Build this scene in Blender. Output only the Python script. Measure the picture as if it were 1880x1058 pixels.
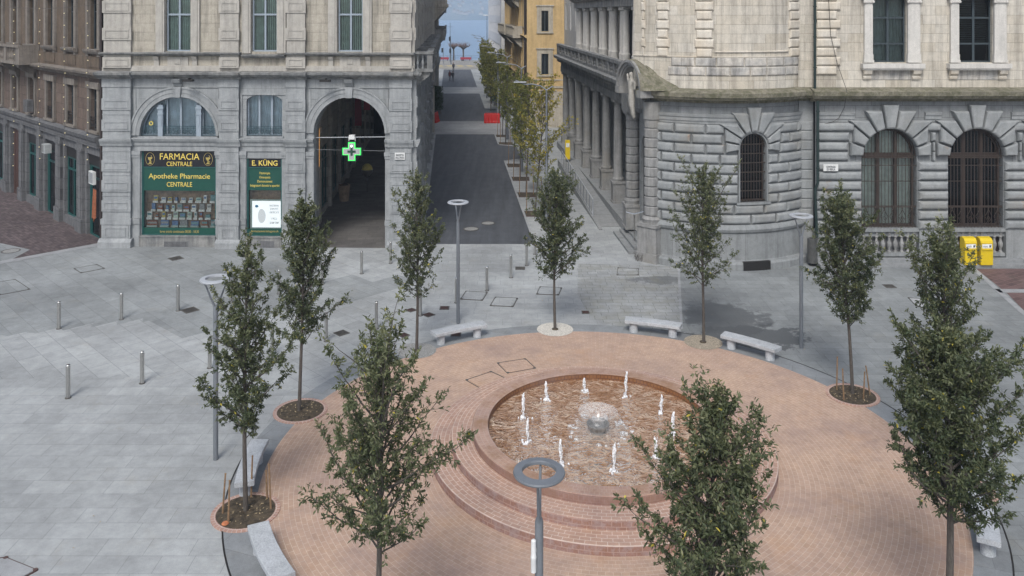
import bpy, math, random
import numpy as np
from mathutils import Matrix, Vector
for _o in list(bpy.data.objects): bpy.data.objects.remove(_o)
C = bpy.context.scene.collection
SC = bpy.context.scene
rad = math.radians
# ------------------------------------------------------------------ camera (level, lens shifted down)
F, H, HZ = 1530.0, 11.5, 25.0
cam = bpy.data.cameras.new('camera'); cam.sensor_width = 36; cam.lens = F/1880*36
cam.shift_y = -504/1880; cam.clip_end = 12000; cam.clip_start = .1
co = bpy.data.objects.new('camera', cam); C.objects.link(co)
co.location = (0, 0, H); co.rotation_euler = (rad(90), 0, 0); SC.camera = co
# ------------------------------------------------------------------ light
SUN_EL, SUN_AZ = 50, 192
w = bpy.data.worlds.new('World'); SC.world = w; w.use_nodes = True
nt = w.node_tree; nt.nodes.clear()
sky = nt.nodes.new('ShaderNodeTexSky'); sky.sky_type = 'NISHITA'; sky.sun_disc = False
sky.sun_elevation = rad(SUN_EL); sky.sun_rotation = rad(SUN_AZ)
sky.air_density = .8; sky.dust_density = 3.2; sky.ozone_density = 1.2
bg = nt.nodes.new('ShaderNodeBackground'); bg.inputs[1].default_value = .12
wo = nt.nodes.new('ShaderNodeOutputWorld')
_hs = nt.nodes.new('ShaderNodeHueSaturation'); _hs.inputs['Saturation'].default_value = .62; nt.links.new(sky.outputs[0], _hs.inputs['Color'])   # overcast: paler than a clear sky
_tn = nt.nodes.new('ShaderNodeMix'); _tn.data_type = 'RGBA'; _tn.blend_type = 'MULTIPLY'; _tn.inputs[0].default_value = 1; _tn.inputs[7].default_value = (.975, .992, 1.0, 1)
nt.links.new(_hs.outputs[0], _tn.inputs[6]); nt.links.new(_tn.outputs[2], bg.inputs[0]); nt.links.new(bg.outputs[0], wo.inputs[0])
sun = bpy.data.lights.new('sun', 'SUN'); sun.energy = 1.5; sun.angle = rad(18); sun.color = (1, .975, .93)
so = bpy.data.objects.new('sun', sun); C.objects.link(so)
_d = Vector((math.sin(rad(SUN_AZ))*math.cos(rad(SUN_EL)), math.cos(rad(SUN_AZ))*math.cos(rad(SUN_EL)), math.sin(rad(SUN_EL))))
so.rotation_euler = (-_d).to_track_quat('-Z', 'Y').to_euler(); so.location = (0, 0, 60)
SC.view_settings.view_transform = 'Standard'; SC.view_settings.look = 'None'
SC.view_settings.exposure = .61; SC.view_settings.gamma = 1
SC.cycles.use_denoising = True
SC.cycles.max_bounces = 6; SC.cycles.diffuse_bounces = 3; SC.cycles.glossy_bounces = 3
SC.cycles.transmission_bounces = 4; SC.cycles.transparent_max_bounces = 12; SC.cycles.volume_bounces = 2
SC.cycles.caustics_reflective = False; SC.cycles.caustics_refractive = False

# ------------------------------------------------------------------ materials
class NT:
    def __init__(s, name):
        s.m = bpy.data.materials.new(name); s.m.use_nodes = True; s.t = s.m.node_tree; s.t.nodes.clear()
        s.out = s.t.nodes.new('ShaderNodeOutputMaterial')
    def n(s, typ, **kw):
        x = s.t.nodes.new('ShaderNode'+typ)
        for k, v in kw.items(): setattr(x, k, v)
        return x
    def l(s, a, b): s.t.links.new(a, b)
    def set(s, sock, v):
        if hasattr(v, 'is_linked') or hasattr(v, 'links'): s.l(v, sock)
        else:
            if isinstance(v, (tuple, list)) and len(v) == 3 and sock.type == 'RGBA': v = (*v, 1)
            sock.default_value = v
    def math(s, op, a, b=None, c=None):
        x = s.n('Math', operation=op); s.set(x.inputs[0], a)
        if b is not None: s.set(x.inputs[1], b)
        if c is not None: s.set(x.inputs[2], c)
        return x.outputs[0]
    def vec(s, x, y, z=0.0):
        v = s.n('CombineXYZ'); s.set(v.inputs[0], x); s.set(v.inputs[1], y); s.set(v.inputs[2], z); return v.outputs[0]
    def sep(s, v):
        x = s.n('SeparateXYZ'); s.l(v, x.inputs[0]); return x.outputs
    def mapping(s, v, loc=(0,0,0), rot=0, scale=(1,1,1)):
        x = s.n('Mapping'); s.l(v, x.inputs[0]); x.inputs[1].default_value = loc
        x.inputs[2].default_value = (0, 0, rot); x.inputs[3].default_value = scale; return x.outputs[0]
    def noise(s, v, scale, detail=4, rough=.6, dist=0):
        x = s.n('TexNoise'); s.l(v, x.inputs['Vector']); x.inputs['Scale'].default_value = scale
        x.inputs['Detail'].default_value = detail; x.inputs['Roughness'].default_value = rough
        x.inputs['Distortion'].default_value = dist; return x.outputs['Fac']
    def ramp(s, f, stops, interp='LINEAR'):
        x = s.n('ValToRGB'); s.l(f, x.inputs[0]); e = x.color_ramp; e.interpolation = interp
        while len(e.elements) < len(stops): e.elements.new(.5)
        for i, (p, c) in enumerate(stops):
            e.elements[i].position = p; e.elements[i].color = (c, c, c, 1) if isinstance(c, (int, float)) else (*c, 1)
        return x.outputs[0]
    def mix(s, mode, f, a, b):
        x = s.n('Mix', data_type='RGBA', blend_type=mode); s.set(x.inputs[0], f); s.set(x.inputs[6], a); s.set(x.inputs[7], b)
        return x.outputs[2]
    def bump(s, h, strength=.3, dist=.02):
        x = s.n('Bump'); s.l(h, x.inputs['Height']); x.inputs['Strength'].default_value = strength
        x.inputs['Distance'].default_value = dist; return x.outputs[0]
    def pbr(s, col, rough=.8, bump=None, metal=0, spec=.5, emit=None, estr=0):
        p = s.n('BsdfPrincipled'); s.set(p.inputs['Base Color'], col); s.set(p.inputs['Roughness'], rough)
        p.inputs['Metallic'].default_value = metal; p.inputs['Specular IOR Level'].default_value = spec
        if bump is not None: s.l(bump, p.inputs['Normal'])
        if emit: s.set(p.inputs['Emission Color'], emit); p.inputs['Emission Strength'].default_value = estr
        return p.outputs[0]
    def fin(s, sh): s.l(sh, s.out.inputs[0]); return s.m
    def attr(s, name): return s.n('Attribute', attribute_name=name).outputs
    def pos(s): return s.n('NewGeometry').outputs['Position']
M = {}
def plain(name, col, rough=.7, metal=0, var=.12, scale=6, bump=0, emit=None, estr=0, spec=.5):
    t = NT(name); v = t.pos()
    n = t.noise(v, scale, 5)
    c = t.mix('MULTIPLY', 1.0, col, t.ramp(n, [(.25, 1-var*2), (.75, 1+var)]))
    b = t.bump(t.noise(v, scale*8, 3), bump, .01) if bump else None
    M[name] = t.fin(t.pbr(c, rough, b, metal, spec, emit, estr)); return M[name]
def stone(name, col, col2, joint=None, mortar=.35, stain=.35, streak=.5, rough=.9, grain=.18, offs=.5, msize=.012, moss=0, tint=None, rust=0):
    """dressed stone; joint=(block width, course height, x shift, z shift) in the face's own metres"""
    t = NT(name); lv = t.attr('loc')[1]; s = t.sep(lv); v = t.pos()
    big = t.noise(v, .55, 5); fine = t.noise(v, 38, 3, .7); mid = t.noise(v, 4.2, 6, .7)
    if joint:
        bv = t.vec(t.math('ADD', s[0], joint[2]), t.math('ADD', s[2], joint[3]))
        b = t.n('TexBrick'); t.l(bv, b.inputs['Vector']); b.offset = offs
        b.inputs['Scale'].default_value = 1; b.inputs['Brick Width'].default_value = joint[0]
        b.inputs['Row Height'].default_value = joint[1]; b.inputs['Mortar Size'].default_value = msize
        b.inputs['Mortar Smooth'].default_value = .3
        b.inputs['Color1'].default_value = (*col, 1); b.inputs['Color2'].default_value = (*col2, 1)
        b.inputs['Mortar'].default_value = (*[x*mortar for x in col], 1); c = b.outputs[0]
        h = t.math('SUBTRACT', 1.0, b.outputs['Fac'])
    else:
        c = t.mix('MIX', t.ramp(t.noise(v, 1.3, 2), [(.4, 0.), (.6, 1.)]), col, col2); h = fine
    c = t.mix('MULTIPLY', 1.0, c, t.ramp(mid, [(.25, 1-stain), (.62, 1.06)]))
    c = t.mix('MULTIPLY', 1.0, c, t.ramp(fine, [(.25, 1-grain), (.75, 1+grain)]))
    sv = t.mapping(v, scale=(2.2, 2.2, .16)); st = t.noise(sv, 1.6, 5, .7)
    c = t.mix('MULTIPLY', streak, c, t.ramp(st, [(.36, (.34, .34, .35)), (.56, (1., 1., 1.))]))
    if tint: c = t.mix('MIX', t.ramp(big, [(.5, 0.), (.7, .5)]), c, tint)
    if rust: c = t.mix('MIX', t.ramp(t.noise(t.mapping(v, loc=(3.1, 1.7, 0), scale=(1, 1, .6)), 1.15, 4, .65), [(.655, 0.), (.74, rust)]), c, (.27, .15, .07))
    if moss:
        g = t.sep(t.n('NewGeometry').outputs['Normal'])[2]
        c = t.mix('MIX', t.ramp(t.math('MULTIPLY', t.noise(v, 2.6, 6, .75), moss), [(.42, 0.), (.6, .85)]), c, (.085, .085, .05))
    hh = t.math('ADD', t.math('MULTIPLY', h, 1.0), t.math('MULTIPLY', fine, .25))
    M[name] = t.fin(t.pbr(c, rough, t.bump(hh, .5, .012), spec=.25)); return M[name]
# ------------------------------------------------------------------ geometry helpers
WM = {}
class MB:
    """collects faces in a face's own coordinates (x along, y into the wall, z up) and maps them to the world"""
    def __init__(s, mp=None): s.v = []; s.l = []; s.f = []; s.mp = mp; s.fm = []; s.cur = 0; s.lo = (0, 0, 0)
    def add(s, vs, fs):
        n = len(s.v)
        for p in vs:
            q = s.mp(p) if s.mp else p
            s.v.append(tuple(q)); s.l.append(tuple(a+b for a, b in zip(p, s.lo)))
        for f in fs: s.f.append(tuple(i+n for i in f)); s.fm.append(s.cur)
    def box(s, x0, x1, y0, y1, z0, z1, seg=1):
        if x0 > x1: x0, x1 = x1, x0
        if y0 > y1: y0, y1 = y1, y0
        if z0 > z1: z0, z1 = z1, z0
        for i in range(seg):
            a = x0+(x1-x0)*i/seg; b = x0+(x1-x0)*(i+1)/seg
            fs = [(0,1,5,4),(2,3,7,6),(0,3,2,1),(4,5,6,7)]
            if i == 0: fs.append((3,0,4,7))
            if i == seg-1: fs.append((1,2,6,5))
            s.add([(a,y0,z0),(b,y0,z0),(b,y1,z0),(a,y1,z0),(a,y0,z1),(b,y0,z1),(b,y1,z1),(a,y1,z1)], fs)
    def pillow(s, x0, x1, z0, z1, p=.07, c=.06, y=0.0, seg=1, g=.014):
        """a cushion block standing proud of the wall by p"""
        x0 += g; x1 -= g; z0 += g; z1 -= g
        if x1-x0 < .06 or z1-z0 < .06: return
        c = min(c, (x1-x0)/3, (z1-z0)/3)
        rings = []
        for ins, d in ((0, 0), (0, .3), (c*.22, .68), (c*.58, .92), (c, 1.0)):
            xa, xb = x0+ins, x1-ins
            bot = [(xa+(xb-xa)*i/seg, y-p*d, z0+ins) for i in range(seg+1)]
            top = [(xb-(xb-xa)*i/seg, y-p*d, z1-ins) for i in range(seg+1)]
            rings.append(bot+top)
        n = len(rings[0]); vs = [q for r in rings for q in r]; fs = []
        for k in range(4):
            for i in range(n):
                j = (i+1) % n; fs.append((k*n+i, k*n+j, (k+1)*n+j, (k+1)*n+i))
        o = 4*n
        for i in range(seg): fs.append((o+i, o+i+1, o+n-2-i, o+n-1-i))
        s.add(vs, fs)
    def wedge(s, pts, p=.1, c=.05, y=0.0):
        """voussoir: a four-cornered pillow block (pts counter-clockwise as (x, z))"""
        cx = sum(q[0] for q in pts)/len(pts); cz = sum(q[1] for q in pts)/len(pts); n = len(pts); vs = []
        for ins, d in ((.02, 0), (.022, .45), (c*.45, .84), (c, 1.0)):
            for (x, z) in pts:
                dx, dz = cx-x, cz-z; L = math.hypot(dx, dz)
                # move each corner inward along both axes
                vs.append((x+dx/L*ins*1.35, y-p*d, z+dz/L*ins*1.35))
        fs = [(k*n+i, k*n+(i+1) % n, (k+1)*n+(i+1) % n, (k+1)*n+i) for k in range(3) for i in range(n)]
        fs.append(tuple(3*n+i for i in range(n))); s.add(vs, fs)
    def prism(s, pts, y0, y1):
        n = len(pts); vs = [(x, y0, z) for x, z in pts]+[(x, y1, z) for x, z in pts]
        s.add(vs, [tuple(range(n)), tuple(range(2*n-1, n-1, -1))]+[(i, i+n, (i+1) % n+n, (i+1) % n) for i in range(n)])
    def slab(s, pts, z0, z1):
        n = len(pts); vs = [(x, y, z0) for x, y in pts]+[(x, y, z1) for x, y in pts]
        s.add(vs, [tuple(range(n-1, -1, -1)), tuple(range(n, 2*n))]+[(i, (i+1) % n, (i+1) % n+n, i+n) for i in range(n)])
    def sheet(s, pts, z): s.add([(x, y, z) for x, y in pts], [tuple(range(len(pts)))])
    def profile(s, x0, x1, prof, seg=1, y=0.0):
        """extrude a profile [(out, z)...] along x: mouldings and cornices (out is measured from the wall)"""
        n = len(prof); vs = []
        for i in range(seg+1):
            x = x0+(x1-x0)*i/seg; vs += [(x, y-o, z) for o, z in prof]
        fs = [(i*n+k, i*n+k+1, (i+1)*n+k+1, (i+1)*n+k) for i in range(seg) for k in range(n-1)]
        fs += [tuple(range(n)), tuple(range(seg*n+n-1, seg*n-1, -1))]
        s.add(vs, fs)
    def lathe(s, cx, cy, prof, n=16, z=0, cap=True):
        vs = []; m = len(prof)
        for r, h in prof:
            vs += [(cx+r*math.cos(2*math.pi*i/n), cy+r*math.sin(2*math.pi*i/n), z+h) for i in range(n)]
        fs = [(k*n+i, k*n+(i+1) % n, (k+1)*n+(i+1) % n, (k+1)*n+i) for k in range(m-1) for i in range(n)]
        if cap: fs += [tuple(range(n-1, -1, -1)), tuple((m-1)*n+i for i in range(n))]
        s.add(vs, fs)
    def ring(s, cx, cy, r0, r1, z0, z1, n=96, a0=0, a1=2*math.pi):
        full = abs(a1-a0-2*math.pi) < 1e-6; m = n if full else n+1; vs = []
        for r, z in ((r0, z0), (r1, z0), (r1, z1), (r0, z1)):
            vs += [(cx+r*math.cos(a0+(a1-a0)*i/n), cy+r*math.sin(a0+(a1-a0)*i/n), z) for i in range(m)]
        fs = []
        for i in range(n):
            j = (i+1) % m
            fs += [(m+i, m+j, 2*m+j, 2*m+i), (2*m+i, 2*m+j, 3*m+j, 3*m+i), (3*m+i, 3*m+j, j, i), (i, j, m+j, m+i)]
        if not full: fs += [(0, m, 2*m, 3*m), (m-1, 4*m-1, 3*m-1, 2*m-1)]
        s.add(vs, fs)
    def tube(s, pts, r, n=8, cap=True):
        pts = [Vector(p) for p in pts]; m = len(pts)
        rs = r if isinstance(r, (list, tuple)) else [r]*m; vs = []
        up = Vector((0, 0, 1)); u = None
        for i, p in enumerate(pts):
            d = (pts[min(i+1, m-1)]-pts[max(i-1, 0)]).normalized()
            if u is None: u = d.cross(up) if abs(d.z) < .95 else d.cross(Vector((1, 0, 0)))
            u = (u-d*u.dot(d)).normalized(); v = d.cross(u)
            vs += [tuple(p+(u*math.cos(2*math.pi*k/n)+v*math.sin(2*math.pi*k/n))*rs[i]) for k in range(n)]
        fs = [(i*n+k, i*n+(k+1) % n, (i+1)*n+(k+1) % n, (i+1)*n+k) for i in range(m-1) for k in range(n)]
        if cap: fs += [tuple(range(n-1, -1, -1)), tuple((m-1)*n+k for k in range(n))]
        s.add(vs, fs)
    def wall(s, x0, x1, z0, z1, ops=(), y=0.0, d=.3, seg=0):
        """flat wall at depth y with openings (xa, xb, za, zb, arch height) cut through, reveals d deep"""
        def top(o, x):
            if not o[4]: return o[3]
            c = (o[0]+o[1])/2; r = (o[1]-o[0])/2
            return o[3]+o[4]*math.sqrt(max(0, 1-((x-c)/r)**2))
        xs = {x0, x1}
        for o in ops:
            xs |= {o[0], o[1]}
            if o[4]:
                c = (o[0]+o[1])/2; r = (o[1]-o[0])/2
                for i in range(17): xs.add(c-r*math.cos(math.pi*i/16))
        if seg:
            k = max(1, int((x1-x0)/seg)); xs |= {x0+(x1-x0)*i/k for i in range(k+1)}
        xs = sorted(xs); xs = [x for i, x in enumerate(xs) if i == 0 or x-xs[i-1] > 1e-5]
        for a, b in zip(xs, xs[1:]):
            m = (a+b)/2; cur = (z0, z0)
            for o in sorted([o for o in ops if o[0]-1e-6 < m < o[1]+1e-6], key=lambda o: o[2]):
                if o[2]-min(cur) > 1e-4: s.add([(a,y,cur[0]),(b,y,cur[1]),(b,y,o[2]),(a,y,o[2])], [(0,1,2,3)])
                ta, tb = top(o, a), top(o, b); cur = (ta, tb)
                s.add([(a,y,ta),(b,y,tb),(b,y+d,tb),(a,y+d,ta)], [(0,1,2,3)])
                s.add([(a,y,o[2]),(b,y,o[2]),(b,y+d,o[2]),(a,y+d,o[2])], [(3,2,1,0)])
            if z1-min(cur) > 1e-4: s.add([(a,y,cur[0]),(b,y,cur[1]),(b,y,z1),(a,y,z1)], [(0,1,2,3)])
        for o in ops:
            for x in (o[0], o[1]):
                s.add([(x,y,o[2]),(x,y+d,o[2]),(x,y+d,o[3]),(x,y,o[3])], [(0,1,2,3)])
    def arch(s, cx, zs, r0, r1, y0, y1, n=24, e0=1.0, e1=1.0, a0=0, a1=math.pi):
        """half-ring moulding round an arch; e = height / half width"""
        vs = []
        for r, e, y in ((r0, e0, y0), (r1, e1, y0), (r1, e1, y1), (r0, e0, y1)):
            vs += [(cx+r*math.cos(a0+(a1-a0)*i/n), y, zs+r*e*math.sin(a0+(a1-a0)*i/n)) for i in range(n+1)]
        m = n+1; fs = []
        for i in range(n):
            for k in range(4): fs.append((k*m+i, k*m+i+1, ((k+1) % 4)*m+i+1, ((k+1) % 4)*m+i))
        fs += [(0, m, 2*m, 3*m), (n, n+3*m, n+2*m, n+m)]
        s.add(vs, fs)
    def archface(s, xa, xb, za, zb, ah, y, n=20):
        """pane filling an arched opening"""
        c = (xa+xb)/2; r = (xb-xa)/2
        p = [(xa, y, za), (xb, y, za)]+([(c+r*math.cos(math.pi*i/n), y, zb+ah*math.sin(math.pi*i/n)) for i in range(n+1)] if ah else [(xb, y, zb), (xa, y, zb)])
        s.add(p, [tuple(range(len(p)))])
    def split(s, name, mat, parent, smooth=False):
        """one object for each separate piece collected so far"""
        par = list(range(len(s.v)))
        def find(i):
            while par[i] != i: par[i] = par[par[i]]; i = par[i]
            return i
        for f in s.f:
            for q in f[1:]: par[find(q)] = find(f[0])
        # pieces whose boxes touch belong together
        comp = {}
        for i in range(len(s.v)): comp.setdefault(find(i), []).append(i)
        bx = []
        for k, ix in comp.items():
            p = np.array([s.l[i] for i in ix]); bx.append([k, p.min(0)-.04, p.max(0)+.04])
        grp = {b[0]: b[0] for b in bx}
        def g(k):
            while grp[k] != k: k = grp[k]
            return k
        for i in range(len(bx)):
            for j in range(i):
                if (bx[i][1] < bx[j][2]).all() and (bx[j][1] < bx[i][2]).all(): grp[g(bx[i][0])] = g(bx[j][0])
        out = {}
        for f, fm in zip(s.f, s.fm): out.setdefault(g(find(f[0])), []).append((f, fm))
        for k, fs in out.items():
            m = MB(); ix = sorted({q for f, _ in fs for q in f}); mp = {q: n for n, q in enumerate(ix)}
            m.v = [s.v[q] for q in ix]; m.l = [s.l[q] for q in ix]; m.f = [tuple(mp[q] for q in f) for f, _ in fs]; m.fm = [x for _, x in fs]
            m.build(name, mat, parent, smooth=smooth)
    def build(s, name, mat, parent=None, label=None, smooth=False, root=None):
        me = bpy.data.meshes.new(name)
        inv = WM[parent.name].inverted() if parent is not None else (root.inverted() if root is not None else Matrix())
        v = np.array(s.v, dtype=np.float64).reshape(-1, 3)
        v = v @ np.array(inv.to_3x3()).T + np.array(inv.translation)
        me.from_pydata(v.tolist(), [], s.f)
        a = me.attributes.new('loc', 'FLOAT_VECTOR', 'POINT'); a.data.foreach_set('vector', np.array(s.l, dtype=np.float32).ravel())
        mats = mat if isinstance(mat, (list, tuple)) else [mat]
        for m in mats: me.materials.append(M[m] if isinstance(m, str) else m)
        if len(mats) > 1: me.polygons.foreach_set('material_index', s.fm)
        if smooth:
            me.shade_smooth()
            if smooth != 'all': me.set_sharp_from_angle(angle=rad(smooth if smooth is not True else 40))
        me.validate(); me.update()
        o = bpy.data.objects.new(name, me); C.objects.link(o)
        if parent is not None: o.parent = parent; WM[o.name] = WM[parent.name]
        elif root is not None: o.matrix_world = root; WM[o.name] = root
        else: WM[o.name] = Matrix()
        if label: o['label'] = label
        return o
def tag(o, label, cat, group=None):
    o['label'] = label; o['category'] = cat
    if group: o['group'] = group
    return o
def thing(name, label, cat, loc=(0, 0, 0), rz=0, group=None):
    o = bpy.data.objects.new(name, None); C.objects.link(o); o.empty_display_size = .3
    o.location = loc; o.rotation_euler = (0, 0, rz)
    WM[o.name] = Matrix.Translation(Vector(loc)) @ Matrix.Rotation(rz, 4, 'Z')
    return tag(o, label, cat, group)
def struct(name, mb, mat, smooth=False):
    o = mb.build(name, mat, smooth=smooth); o['kind'] = 'structure'; return o
def kids(o): return [c for c in C.objects if c.parent == o]
def copy_tree(o, loc=None, rz=None, label=None, parent=None):
    c = o.copy(); C.objects.link(c); c.parent = parent
    if parent is None:
        if loc is not None: c.location = loc
        if rz is not None: c.rotation_euler = (0, 0, rz)
        WM[c.name] = Matrix.Translation(Vector(c.location)) @ Matrix.Rotation(c.rotation_euler[2], 4, 'Z')
    else: WM[c.name] = WM[parent.name]
    if label: c['label'] = label
    for k in kids(o): copy_tree(k, parent=c)
    return c
def G(px, py, z=0.0):
    D = F*(H-z)/(py-HZ); return ((px-940)/F*D, D, z)
class Fr:
    """wall frame: u along the wall, w into the building"""
    def __init__(s, ox, oy, dx, dy):
        L = math.hypot(dx, dy); s.o = (ox, oy); s.d = (dx/L, dy/L); s.ang = math.atan2(dy, dx)
    def __call__(s, p):
        u, w, z = p; return (s.o[0]+u*s.d[0]-w*s.d[1], s.o[1]+u*s.d[1]+w*s.d[0], z)
    def u(s, px, w=0.0):
        k = (px-940)/F; ox = s.o[0]-w*s.d[1]; oy = s.o[1]+w*s.d[0]; return (k*oy-ox)/(s.d[0]-k*s.d[1])
    def z(s, py, u=0.0, w=0.0): return H-(py-HZ)*s((u, w, 0))[1]/F
class Arc:
    def __init__(s, cx, cy, r): s.c = (cx, cy); s.r = r
    def __call__(s, p):
        u, w, z = p; a = u/s.r; q = s.r-w; return (s.c[0]+q*math.sin(a), s.c[1]-q*math.cos(a), z)
    def u(s, px):
        a, b = -1.0*s.r, 1.2*s.r
        for _ in range(50):
            m = (a+b)/2; X, D, _z = s((m, 0, 0))
            if 940+F*X/D < px: a = m
            else: b = m
        return a
def text(body, mp, cx, z, size, mat, parent, y=-.01, ext=.006, name='lettering', font_w=None, bold=0.0):
    """raised lettering centred at cx, baseline z, on a wall frame"""
    cu = bpy.data.curves.new('t', 'FONT'); cu.body = body; cu.size = size; cu.align_x = 'CENTER'; cu.extrude = ext; cu.offset = bold
    cu.resolution_u = 3
    to = bpy.data.objects.new('t', cu); C.objects.link(to)
    dg = bpy.context.evaluated_depsgraph_get(); me = bpy.data.meshes.new_from_object(to.evaluated_get(dg))
    vs = [tuple(v.co) for v in me.vertices]; fs = [tuple(p.vertices) for p in me.polygons]
    if font_w and vs:
        wid = max(v[0] for v in vs)-min(v[0] for v in vs); k = font_w/wid
    else: k = 1
    bpy.data.objects.remove(to); bpy.data.curves.remove(cu); bpy.data.meshes.remove(me)
    mb = MB(mp); mb.add([(cx+x*k, y-zz, z+yy) for x, yy, zz in vs], fs)
    return mb.build(name, mat, parent) if parent is not None or name else mb
# ================================================================== GROUND MATERIALS
def paving(name, base, bw, rh, rot, var=.075, mortar=.58, msize=.008, wet=False, moss=0, shift=(0, 0), offs=.5):
    t = NT(name); v = t.pos(); mp = t.mapping(v, rot=rot, loc=(shift[0], shift[1], 0))
    b = t.n('TexBrick'); t.l(mp, b.inputs['Vector']); b.offset = offs; b.offset_frequency = 2; b.squash = .72; b.squash_frequency = 3
    b.inputs['Scale'].default_value = 1; b.inputs['Brick Width'].default_value = bw; b.inputs['Row Height'].default_value = rh
    b.inputs['Mortar Size'].default_value = msize; b.inputs['Mortar Smooth'].default_value = .4
    b.inputs['Color1'].default_value = (*[x*(1-var) for x in base], 1); b.inputs['Color2'].default_value = (*[x*(1+var) for x in base], 1)
    b.inputs['Mortar'].default_value = (*[x*mortar for x in base], 1); c = b.outputs[0]
    # second scale of batches: groups of slabs from other quarry lots
    b2 = t.n('TexBrick'); t.l(mp, b2.inputs['Vector']); b2.offset = .37; b2.inputs['Scale'].default_value = 1
    b2.inputs['Brick Width'].default_value = bw*3; b2.inputs['Row Height'].default_value = rh; b2.inputs['Mortar Size'].default_value = 0
    b2.inputs['Color1'].default_value = (.88, .88, .885, 1); b2.inputs['Color2'].default_value = (1.07, 1.07, 1.06, 1)
    c = t.mix('MULTIPLY', .5, c, b2.outputs[0])
    c = t.mix('MULTIPLY', 1., c, t.ramp(t.noise(v, .22, 6, .62), [(.34, .75), (.66, 1.13)]))
    vo = t.n('TexVoronoi'); t.l(v, vo.inputs['Vector']); vo.inputs['Scale'].default_value = 2.1
    c = t.mix('MIX', t.math('MULTIPLY', t.ramp(vo.outputs['Distance'], [(.035, 1.), (.055, 0.)]), t.ramp(t.noise(v, .8, 2), [(.5, 0.), (.6, .5)])), c, (.13, .13, .13))
    c = t.mix('MULTIPLY', 1., c, t.ramp(t.noise(v, 2.6, 7, .75), [(.3, .8), (.66, 1.08)]))
    c = t.mix('MULTIPLY', 1., c, t.ramp(t.noise(v, 60, 3, .8), [(.25, .8), (.75, 1.18)]))
    c = t.mix('MIX', t.ramp(t.noise(v, .7, 6, .8), [(.56, 0.), (.72, .28)]), c, (.27, .25, .2))
    ro = .78
    if wet:
        s = t.sep(v)
        for (cx, cy, rx, ry, th) in wet:
            dx = t.math('DIVIDE', t.math('SUBTRACT', s[0], cx), rx); dy = t.math('DIVIDE', t.math('SUBTRACT', s[1], cy), ry)
            r = t.math('SQRT', t.math('ADD', t.math('MULTIPLY', dx, dx), t.math('MULTIPLY', dy, dy)))
            r = t.math('ADD', r, t.math('MULTIPLY', t.math('SUBTRACT', t.noise(v, 1.7, 5, .7), .5), 2.2))
            mk = t.ramp(r, [(.72, 1.), (.86, 0.)])
            c = t.mix('MIX', t.math('MULTIPLY', mk, th), c, (.075, .08, .085)); ro = t.math('SUBTRACT', .78, t.math('MULTIPLY', mk, .35*th))
    if moss: c = t.mix('MIX', t.ramp(t.noise(v, 1.1, 5, .7), [(.45, 0.), (.65, moss)]), c, (.19, .18, .12))
    hh = t.math('ADD', t.math('SUBTRACT', 1.0, b.outputs['Fac']), t.math('MULTIPLY', t.noise(v, 40, 4, .8), .35))
    M[name] = t.fin(t.pbr(c, ro, t.bump(hh, .35, .008), spec=.3))
GR = (.345, .36, .365)
W0 = G(1375, 618); W1 = G(1330, 585)
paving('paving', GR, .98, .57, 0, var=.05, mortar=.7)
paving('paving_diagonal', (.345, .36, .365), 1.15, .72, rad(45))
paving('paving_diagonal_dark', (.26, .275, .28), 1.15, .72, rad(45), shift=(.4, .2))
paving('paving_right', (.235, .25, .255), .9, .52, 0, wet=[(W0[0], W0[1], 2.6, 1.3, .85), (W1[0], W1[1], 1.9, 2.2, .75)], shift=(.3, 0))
paving('paving_small', (.31, .322, .325), .62, .36, 0, mortar=.5, msize=.011, moss=.3, wet=[(G(1215, 515)[0], G(1215, 515)[1], 1.6, .7, .6)])
paving('granite_band', (.235, .25, .262), 1.4, .7, rad(20), mortar=.7)
paving('granite_smooth', (.34, .35, .36), 2.2, 1.2, 0, mortar=.8, var=.05)
paving('porphyry', (.105, .082, .083), .34, .16, rad(45), var=.3, mortar=.6, msize=.01)
paving('red_brick_paving', (.135, .088, .085), .55, .28, rad(-30), var=.25, mortar=1.5, msize=.014)
paving('sett_band', (.30, .29, .27), .5, .3, 0)
def asphalt():
    t = NT('asphalt'); v = t.pos()
    st = t.noise(t.mapping(v, scale=(1.6, .12, 1), rot=rad(-4)), 1.3, 5, .7)
    c = t.mix('MULTIPLY', 1., (.062, .066, .074), t.ramp(st, [(.3, .78), (.7, 1.35)]))
    c = t.mix('MULTIPLY', 1., c, t.ramp(t.noise(v, 1.2, 6, .7), [(.3, .85), (.7, 1.2)]))
    c = t.mix('MULTIPLY', 1., c, t.ramp(t.noise(v, 90, 2, .8), [(.3, .7), (.7, 1.35)]))
    M['asphalt'] = t.fin(t.pbr(c, .72, t.bump(t.noise(v, 110, 2, .8), .4, .006), spec=.4))
asphalt()
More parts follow.
